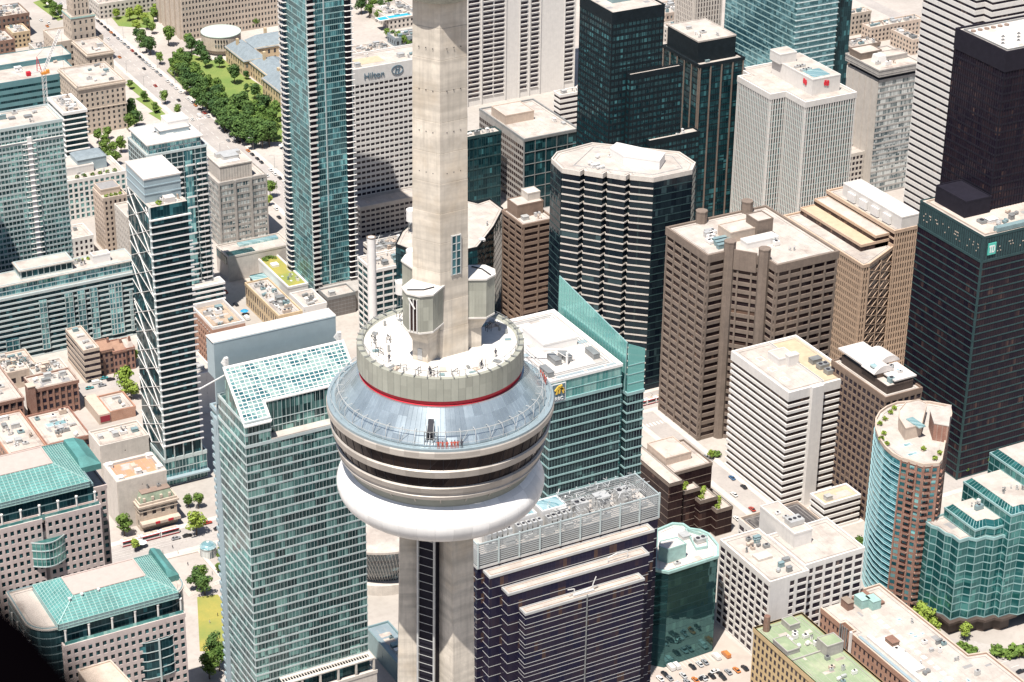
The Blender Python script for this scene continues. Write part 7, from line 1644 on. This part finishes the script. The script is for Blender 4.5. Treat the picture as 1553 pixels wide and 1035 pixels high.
def carproto(col,van=False):
    r=thing('car','x','car',(0,0,0))
    if not van:
        loft([sec(-2.2,.75,.45,.82),sec(-2.05,.88,.3,.92),sec(-1.2,.9,.25,.98),sec(1.0,.9,.25,.95),sec(1.9,.86,.28,.80),sec(2.25,.7,.4,.65)]).build('body',col,r)
        loft([sec(-1.75,.62,.9,.96,.03),sec(-1.1,.72,.9,1.40,.1),sec(.15,.73,.9,1.43,.1),sec(.95,.68,.9,.97,.03)]).build('cabin_glass','car_glass',r)
        loft([sec(-1.05,.60,1.38,1.45,.03),sec(.1,.62,1.40,1.48,.03)]).build('roof',col,r)
    else:
        loft([sec(-2.6,.92,.35,1.9),sec(-2.5,.97,.3,2.1),sec(1.0,.97,.3,2.12),sec(1.6,.95,.3,1.3),sec(2.5,.9,.3,1.0),sec(2.6,.8,.4,.8)]).build('body',col,r)
        loft([sec(1.0,.9,1.25,2.0,.05),sec(1.55,.86,1.25,1.36,.03)]).build('windscreen','car_glass',r)
    for sx in(-1.35,1.35):
        for sy in(-.8,.8):
            m=MB();m.bar((sx,sy-.11,.32),(sx,sy+.11,.32),.33,n=12);m.build('wheel','tyre',r)
    m=MB()
    for sy in(-.6,.6):m.box(2.12 if not van else 2.55,sy-.15,.55,2.22 if not van else 2.63,sy+.15,.68)
    m.build('headlights','white_paint',r);return r
CP={};cused=set()
def car(px,py,col,label,north=True,van=False,group=None,off=0,xy=None):
    k=(col,van)
    if k not in CP:CP[k]=carproto(col,van)
    x,y=xy or at(px,py,0);o=CP[k]
    if k in cused:o=copytree(CP[k],(x,y,0))
    cused.add(k);o.location=(x,y,.05);o.rotation_euler=(0,0,(math.pi/2 if north else 0)+off);o['label']=label;o['category']='van' if van else 'car'
    if group:o['group']=group
    elif 'group' in o:del o['group']
CR=random.Random(8);cc=['car_white','car_black','car_black','car_grey','car_silver','car_red','car_white','car_black','car_silver','car_grey','car_blue','car_orange']
word={'car_white':'white','car_black':'black','car_grey':'grey','car_silver':'silver','car_red':'dark red','car_blue':'dark blue','car_orange':'orange','car_teal':'teal'}
y=1190
while y<1590:
    c=CR.choice(cc)
    if CR.random()<.82:car(0,0,c,word[c]+' car parked along the right curb of the avenue',xy=(510.6,y),group='cars parked along the avenue curb')
    y+=CR.uniform(6.2,8.5)
for (x,y,c) in((505,1225,'car_white'),(499,1250,'car_black'),(506,1290,'car_grey'),(499,1335,'car_white'),(504,1372,'car_black'),(500,1405,'car_red'),(505,1440,'car_black'),(498,1470,'car_orange'),(504,1510,'car_white'),(500,1550,'car_black'),(505,1580,'car_white'),(499,1600,'car_silver')):
    car(0,0,c,word[c]+' car driving on the wide avenue lanes',xy=(x,y),group='cars driving on the avenue')
for (px,py,c,v,n,l) in((302,177,'car_white',1,1,'white van on the avenue beside the wooded lawn'),(423,331,'car_black',0,1,'black car between grey stone tower and slim blue tower'),(419,318,'car_white',0,1,'white car just above the black one by the slim blue tower'),
  (138,579,'car_black',0,0,'black car parked by the tan shop'),(147,582,'car_white',1,0,'white van parked among the cars by the tan shop'),(158,575,'car_teal',0,0,'teal car parked before the dark-fronted shop'),(155,586,'car_grey',0,0,'grey-green car parked nearest the red sign panel'),(168,577,'car_black',0,0,'dark car parked right of the teal car'),(136,590,'car_teal',0,0,'pale teal car beside the red-brick loft'),
  (267,818,'car_grey',0,0,'grey car behind the red and white tram'),(284,814,'car_black',0,0,'black car in the shade of the wide street tree'),(331,803,'car_black',0,0,'dark car half hidden by the blue tower edge'),(358,463,'car_black',0,1,'dark car in the narrow street by the rust-stained roof'),(374,484,'car_white',1,1,'white van with the blue awning street'),(342,444,'car_red',0,1,'red car in the shadowed side street'),
  (1017,1014,'car_white',1,1,'white van in the car park, left one of two'),(1025,1012,'car_white',1,1,'white van in the car park, right one of two'),(1008,1024,'car_black',0,1,'black car in the car park left of the white vans'),(1015,1030,'car_grey',0,1,'grey car in the car park below the white vans'),(1061,1009,'car_silver',0,1,'silver car in the car park, left of a pair'),(1069,1006,'car_grey',0,1,'grey car in the car park, right of a pair'),(1086,998,'car_white',1,1,'white delivery van below the white window block'),(1101,995,'car_orange',1,1,'orange and white truck below the white window block'),(1084,1020,'car_white',0,0,'white car turned sideways in the car park'),(1067,1030,'car_black',0,0,'black car at the bottom edge of the car park'),(1096,1029,'car_black',0,1,'black car at the lower right of the car park'),
  (1050,1013,'car_black',0,1,'black car in the middle row of the car park'),(1117,788,'car_white',0,1,'white car in the street right of the ziggurat'),(1128,740,'car_black',0,1,'dark car by the white office entrance'),(1548,1020,'car_black',0,0,'dark car on the curved road at the right edge'),(1001,1031,'car_white',0,1,'white car at the lower left of the car park'),(1036,1026,'car_silver',0,1,'silver car in the lower row of the car park')):car(px,py,c,l,bool(n),bool(v))
for i,(x,y,c) in enumerate(((470,1590,'car_black'),(468,1578,'car_black'),(474,1570,'car_white'),(477,1562,'car_white'),(474,1556,'car_orange'))):car(0,0,c,word[c]+' car on the short street at the top left',xy=(x,y),group='cars on the top-left street')
for i in range(26):
    x=CR.uniform(262,545);c=CR.choice(cc);car(0,0,c,word[c]+' car on the tram street',xy=(x,CR.choice([844,846.8,855.2,857.6])),north=False,group='cars on the tram street')
for i in range(9):
    c=CR.choice(cc);car(0,0,c,word[c]+' car parked in the street between ziggurat and white office',xy=(CR.choice([547.6,555.4]),700+i*13+CR.uniform(-2,2)),group='cars in the street right of the ziggurat')
for i in range(10):
    c=CR.choice(cc);car(0,0,c,word[c]+' car in the side street by the rust-stained roof',xy=(CR.choice([399.4,405.4]),985+i*9+CR.uniform(-2,2)),group='cars in the side street')
for i in range(12):
    c=CR.choice(cc);a=at(992+i*12.5,1048-i*3.0,0);car(0,0,c,word[c]+' car in the lowest row of the car park',xy=a,group='cars in the lowest car park row')
# trams
def tram(px,py,label,L=28,rot=0):
    x,y=at(px,py,0);r=thing('tram',label,'tram',(x,y,0));n=3;seg=L/n
    for i in range(n):
        a=-L/2+i*seg;o=MB();ss=[sec(a+.15,1.2,.35,3.2,.25),sec(a+.5,1.27,.3,3.3,.25),sec(a+seg-.5,1.27,.3,3.3,.25),sec(a+seg-.15,1.2,.35,3.2,.25)]
        b=loft(ss);b.v=[(v[0]+x,v[1]+y,v[2]) for v in b.v];b=b.build('body','white_paint',r)
        g=MB();g.box(x+a+.6,y-1.33,1.5,x+a+seg-.6,y+1.33,2.5);g.build('window_band','car_glass',b)
        g=MB();g.box(x+a+.4,y-1.31,2.6,x+a+seg-.4,y+1.31,3.0);g.box(x+a+.4,y-1.31,.5,x+a+seg-.4,y+1.31,.8);g.build('red_stripe','red_paint',b)
        g=MB();g.box(x+a+1.2,y-.7,3.3,x+a+seg-1.2,y+.7,3.65);g.build('roof_box','conc_tan',b)
    for i in range(n-1):
        a=-L/2+(i+1)*seg;g=MB();g.box(x+a-.25,y-1.05,.5,x+a+.25,y+1.05,3.05);g.build('bellows','dark_metal',r)
    g=MB();g.bar((x,y,3.6),(x+1.4,y,4.8),.06);g.bar((x+1.4,y,4.8),(x+.4,y,5.6),.06);g.bar((x+.4,y-.8,5.6),(x+.4,y+.8,5.6),.05);g.build('pantograph','dark_metal',r)
    for k in range(6):
        g=MB();xx=x-L/2+2+k*(L-4)/5
        for sy in(-1.0,1.0):g.bar((xx,y+sy-.1,.35),(xx,y+sy+.1,.35),.33,n=10)
        g.build('wheels','tyre',r)
    return r
tram(228,818,'long white and red tram on the street below the old theatre');tram(986,612,'white and red tram glimpsed between green-finned tower and brown tower',16)
# glass rotunda on the plaza
x,y=at(316,842,0);r=thing('glass_rotunda','small round glass pavilion with a blue-green cone roof on the plaza','pavilion',(x,y,0));m=MB();m.cyl(x,y,3.6,0,4.6,20);m.build('glass_wall','glass_white',r);m=MB();m.lathe(x,y,[(3.9,4.6),(3.9,4.9),(2.6,6.2),(0,7.2)],16);m.build('roof','glass_sky',r);m=MB()
for i in range(16):
    a=2*math.pi*i/16;m.bar((x+3.65*math.cos(a),y+3.65*math.sin(a),0),(x+3.65*math.cos(a),y+3.65*math.sin(a),4.6),.1);m.bar((x+3.9*math.cos(a),y+3.9*math.sin(a),4.95),(x,y,7.25),.09)
m.build('frame','white_paint',r)
# umbrellas
for k,(px,py,l) in enumerate(((210,828,'pale street umbrella by the small lime tree, left one'),(216,830,'pale street umbrella by the small lime tree, right one'),(371,478,'blue market umbrella in the side street'),(400,222,'white tent canopy at the avenue corner, left one'),(428,226,'white tent canopy at the avenue corner, right one'))):
    x,y=at(px,py,0);r=thing('umbrella',l,'umbrella',(x,y,0));m=MB();m.lathe(x,y,[(2.3,2.5),(1.2,3.1),(0,3.5)],8);m.build('canopy','sign_white' if k!=2 else 'copper_blue',r);m=MB();m.bar((x,y,0),(x,y,3.4),.06);m.build('pole','metal_grey',r)
# tower crane
def crane():
    x,y=at(70,158,30);r=thing('tower_crane','white tower crane with red and orange cab and raised lattice jib at the upper left','crane',(x,y,0));H=zy(68,112,y)
    m=MB();w=1.1
    for a,b in((-w,-w),(w,-w),(w,w),(-w,w)):m.bar((x+a,y+b,0),(x+a,y+b,H),.16)
    for k in range(int(H/2.6)):
        z=k*2.6
        for (a,b),(c,d) in(((-w,-w),(w,-w)),((w,-w),(w,w)),((w,w),(-w,w)),((-w,w),(-w,-w))):m.bar((x+a,y+b,z),(x+c,y+d,z+2.6),.10)
    m.build('mast','white_paint',r)
    m=MB();m.box(x-1.6,y-1.6,H,x+1.6,y+1.6,H+1.6);m.build('slewing_ring','sign_orange',r)
    m=MB();m.box(x+1.2,y-2.6,H+.6,x+3.2,y-.8,H+3);m.build('cab','sign_orange',r)
    m=MB();e=(x-9,y,H+2.2)
    for s in(-.8,.8):m.bar((x,y+s,H+1.8),(e[0],e[1]+s,H+1.8),.2);m.bar((x,y+s,H+2.8),(e[0],e[1]+s,H+2.2),.14)
    for k in range(6):m.bar((x-k*1.5,y-.8,H+1.8),(x-k*1.5-1.5,y+.8,H+2.6),.1)
    m.build('counter_jib','white_paint',r);m=MB();m.box(x-11,y-1.3,H+.4,x-8.4,y+1.3,H+3);m.build('counterweight','red_paint',r)
    m=MB();top=(x-3.5,y,H+12)
    for s in(-.7,.7):m.bar((x-1,y+s,H+1.6),(*top[:2],top[2]),.18);m.bar((x-4,y+s,H+2),(top[0],top[1],top[2]),.14)
    for k in range(5):t=k/5;m.bar((x-1-2.5*t,y-.7*(1-t),H+1.6+10.4*t),(x-4+.5*t,y+.7*(1-t),H+2+10*t),.09)
    m.build('a_frame','red_paint',r)
    tip=(x+14,y+2,H+26);base=Vector((x+1,y,H+1.8));T_=Vector(tip);d=(T_-base);up=Vector((-.85,0,.52)).normalized()*1.5;sd=Vector((0,.75,0));m=MB();n=16
    ln=[[base+d*(i/n)+o for i in range(n+1)] for o in(sd,-sd,up)]
    for L_ in ln:
        for i in range(n):m.bar(L_[i],L_[i+1],.22)
    for i in range(n):
        for a,b in((0,1),(1,2),(2,0)):m.bar(ln[a][i],ln[b][i+1],.13)
    m.build('jib','white_paint',r);m=MB();m.bar(top,T_,.06);m.bar(T_,(T_[0],T_[1],H-4),.05);m.build('cables','dark_metal',r)
crane()
# street lamps along the avenue
lamp=thing('street_lamp','grey street lamp on the avenue curb','street lamp',(491.5,1200,0),'street lamps along the avenue');m=MB();m.bar((491.5,1200,0),(491.5,1200,9),.12,.08,8);m.bar((491.5,1200,8.9),(494,1200,9.4),.07);m.build('pole','metal_grey',lamp);m=MB();m.box(493.6,1199.8,9.25,494.8,1200.2,9.5);m.build('lamp_head','metal_pale',lamp)
for k in range(1,11):
    for s in(0,1):
        copytree(lamp,(491.5+s*22.6,1200+k*34,0),rz=math.pi*s)
# ---- people on the tower's edge walk and deck
def personmesh(name,joints,bones,rad,mat):
    me=D.meshes.new(name);me.from_pydata(joints,bones,[]);o=D.objects.new(name,me);COL.objects.link(o)
    md=o.modifiers.new('s','SKIN');md.use_smooth_shade=True
    for i,v in enumerate(me.skin_vertices[0].data):v.radius=(rad[i],rad[i]);v.use_root=(i==0)
    o.modifiers.new('d','SUBSURF').levels=1
    bpy.context.view_layer.update();dg=bpy.context.evaluated_depsgraph_get();m2=D.meshes.new_from_object(o.evaluated_get(dg));D.objects.remove(o);m2.materials.append(M[mat]);return m2
def person(suit,lean=0,arms='up',seed=0):
    r=thing('person','x','person',(0,0,0));l=lean
    J=[(0,0,.95),(l*.3,0,1.2),(l*.55,0,1.45),(l*.6,0,1.53),(l*.65,0,1.66),(l*.66,0,1.76),(0,.10,.88),(.03,.13,.48),(0,.15,.06),(.14,.15,.03),(0,-.10,.88),(.05,-.13,.48),(0,-.15,.06),(.14,-.15,.03)]
    if arms=='up':A=[(l*.5,.2,1.42),(l*.5+.15,.36,1.30),(l*.5+.25,.30,1.55),(l*.5,-.2,1.42),(l*.5+.15,-.36,1.30),(l*.5+.25,-.30,1.55)]
    else:A=[(l*.5,.2,1.42),(l*.4,.27,1.15),(l*.3+.1,.28,.9),(l*.5,-.2,1.42),(l*.4,-.27,1.15),(l*.3+.1,-.28,.9)]
    J+=A;Bn=[(0,1),(1,2),(2,3),(3,4),(4,5),(0,6),(6,7),(7,8),(8,9),(0,10),(10,11),(11,12),(12,13),(2,14),(14,15),(15,16),(2,17),(17,18),(18,19)]
    R_=[.16,.15,.15,.06,.10,.07,.10,.07,.05,.04,.10,.07,.05,.04,.07,.05,.04,.07,.05,.04]
    me=personmesh('body',J,Bn,R_,suit);o=D.objects.new('body',me);COL.objects.link(o);o.parent=r
    m=MB();m.lathe(l*.65,0,[(.0,1.86),(.08,1.84),(.115,1.76),(.11,1.70)],10);m.build('helmet','hair_brown',r)
    m=MB();m.prism([(l*.65+.07,-.05),(l*.65+.115,-.04),(l*.65+.115,.04),(l*.65+.07,.05)],1.60,1.72);m.build('face','skin_tone',r);return r
pa=person('suit_red',-.12,'up');pb=person('suit_red',.0,'down');pd=person('suit_dark',.1,'down');us=set()
def putp(p,x,y,z,rz,label,group=None):
    o=p if p.name not in us else copytree(p,(x,y,z));us.add(p.name);o.location=(x,y,z);o.rotation_euler=(0,0,rz);o['label']=label
    if group:o['group']=group
    elif 'group' in o:del o['group']
def rim(px,lab,p,R=22.2,z=338.76):
    best=min((abs(pj(*pol(d*.25,R),z)[0]-px),d*.25) for d in range(-380,380));x,y=pol(best[1],R)
    putp(p,x,y,z,CA-math.radians(best[1])+math.pi,lab)
for px,lab,p in((665,'person in a red suit leaning back over the roof edge, leftmost of the front row',pa),(671,'person in a red suit leaning back over the roof edge, second of the front row',pa),(678,'person in red standing upright on the roof edge, third of the front row',pb),(685,'person in a red suit leaning back over the roof edge, fourth of the front row',pa),(690,'person in red standing upright on the roof edge, fifth of the front row',pb),(694,'person in a red suit on the roof edge, sixth of the front row',pa),(700,'person in dark clothes at the right end of the front row',pd)):rim(px,lab,p)
for d,lab,p in((-101,'person in red at the right rim against the white roof, first',pa),(-104,'person in red at the right rim against the white roof, second',pb),(-107,'person in red at the right rim against the white roof, third',pa),(-110,'person in red at the right rim against the white roof, fourth',pb)):x,y=pol(d,21.6);putp(p,x,y,338.76,CA-math.radians(d)+math.pi,lab)
for (d,R,lab) in((9,13.2,'person in dark clothes standing on the white deck near the front hatches'),(-36,13.4,'person in dark clothes on the deck near the front right railing'),(-62,12.2,'person in dark clothes on the shaded right side of the deck'),(52,12.6,'person in dark clothes on the left side of the deck')):x,y=pol(d,R);putp(pd,x,y,350.02,1.2,lab)
pp=person('suit_pale',0,'down')
for k,(px,py) in enumerate(((270,840),(285,858),(300,866),(262,832),(322,872),(335,818),(247,840),(352,965),(318,946),(330,935))):x,y=at(px,py,0);putp((pp,pd)[k%2],x,y,.05,k*1.3,('pedestrian in light clothes' if k%2==0 else 'pedestrian in dark clothes')+' on the lower-left plaza or lawn','pedestrians on the lower-left plaza')
# swimming pool at the top
x,y=at(598,26,8.2);r=thing('rooftop_pool','bright blue rectangular rooftop pool at the top edge left of the shaft','pool',(x,y,8.2));m=MB();m.box(x-14,y-4,8.2,x+14,y+4,8.5);m.build('pool_rim','conc_white',r);m=MB();m.box(x-13,y-3,8.5,x+13,y+3,8.53);m.build('pool_water','copper_blue2',r)
# dark out-of-focus part of the aircraft the picture is taken from
def strut():
    def q(px,py,d):
        a=(px-776.5)/F;b=(517.5-py)/F;v=Vector([FW[i]+a*RX[i]+b*UX[i] for i in range(3)]);return Vector((0,0,EYE))+v*d
    r=thing('aircraft_strut','out-of-focus black aircraft part in the bottom left corner','aircraft part',tuple(q(-40,1080,1.5)))
    a,b=q(-190,900,1.5),q(95,1175,1.5);m=MB();n=20;d=(b-a).normalized();u=d.cross(Vector((0,0,1))).normalized();w=d.cross(u);ks=16
    for i in range(n+1):
        c=a.lerp(b,i/n);rr=.066*(1-.25*abs(i/n-.5))
        for j in range(ks):
            t=2*math.pi*j/ks;m.v.append(tuple(c+(u*math.cos(t)+w*math.sin(t)*.8)*rr))
    for i in range(n):
        for j in range(ks):m.f.append((i*ks+j,i*ks+(j+1)%ks,(i+1)*ks+(j+1)%ks,(i+1)*ks+j))
    m.f.append(tuple(reversed(range(ks))));m.f.append(tuple(n*ks+j for j in range(ks)));m.build('fairing','black_matte',r,smooth=True)
strut()
# ================================================================ light, sky, camera
def finish():
    W=D.worlds.new('World');S.world=W;W.use_nodes=True;n=W.node_tree.nodes;l=W.node_tree.links
    sk=n.new('ShaderNodeTexSky');sk.sky_type='NISHITA';sk.sun_disc=False
    sx,sy=-.78,-.62;el=math.radians(67)      # direction towards the sun
    sk.sun_elevation=el;sk.sun_rotation=math.atan2(sx,sy);sk.altitude=0;sk.air_density=1.0;sk.dust_density=1.2;sk.ozone_density=1.2
    bg=n['Background'];bg.inputs['Strength'].default_value=.07;l.new(sk.outputs[0],bg.inputs[0])
    L=D.lights.new('sun','SUN');L.energy=5.0;L.angle=math.radians(.5);L.color=(1,.95,.875);o=D.objects.new('sun',L);COL.objects.link(o)
    d=Vector((sx*math.cos(el),sy*math.cos(el),math.sin(el)));o.rotation_euler=d.to_track_quat('Z','Y').to_euler();o.location=d*900
    c=D.cameras.new('camera');co=D.objects.new('camera',c);COL.objects.link(co);co.location=(0,0,EYE)
    from mathutils import Matrix
    Mx=Matrix(((RX[0],UX[0],-FW[0]),(RX[1],UX[1],-FW[1]),(RX[2],UX[2],-FW[2])));co.rotation_euler=Mx.to_euler()
    c.sensor_width=36;c.lens=F/1553*36;c.clip_start=.05;c.clip_end=20000
    c.dof.use_dof=True;c.dof.focus_distance=700;c.dof.aperture_fstop=2.8
    S.camera=co
    v=S.view_settings;v.view_transform='Standard';v.look='None';v.gamma=1;v.use_curve_mapping=False;v.exposure=.42
    S.cycles.max_bounces=5;S.cycles.diffuse_bounces=1;S.cycles.use_denoising=True;S.cycles.use_adaptive_sampling=True
finish()
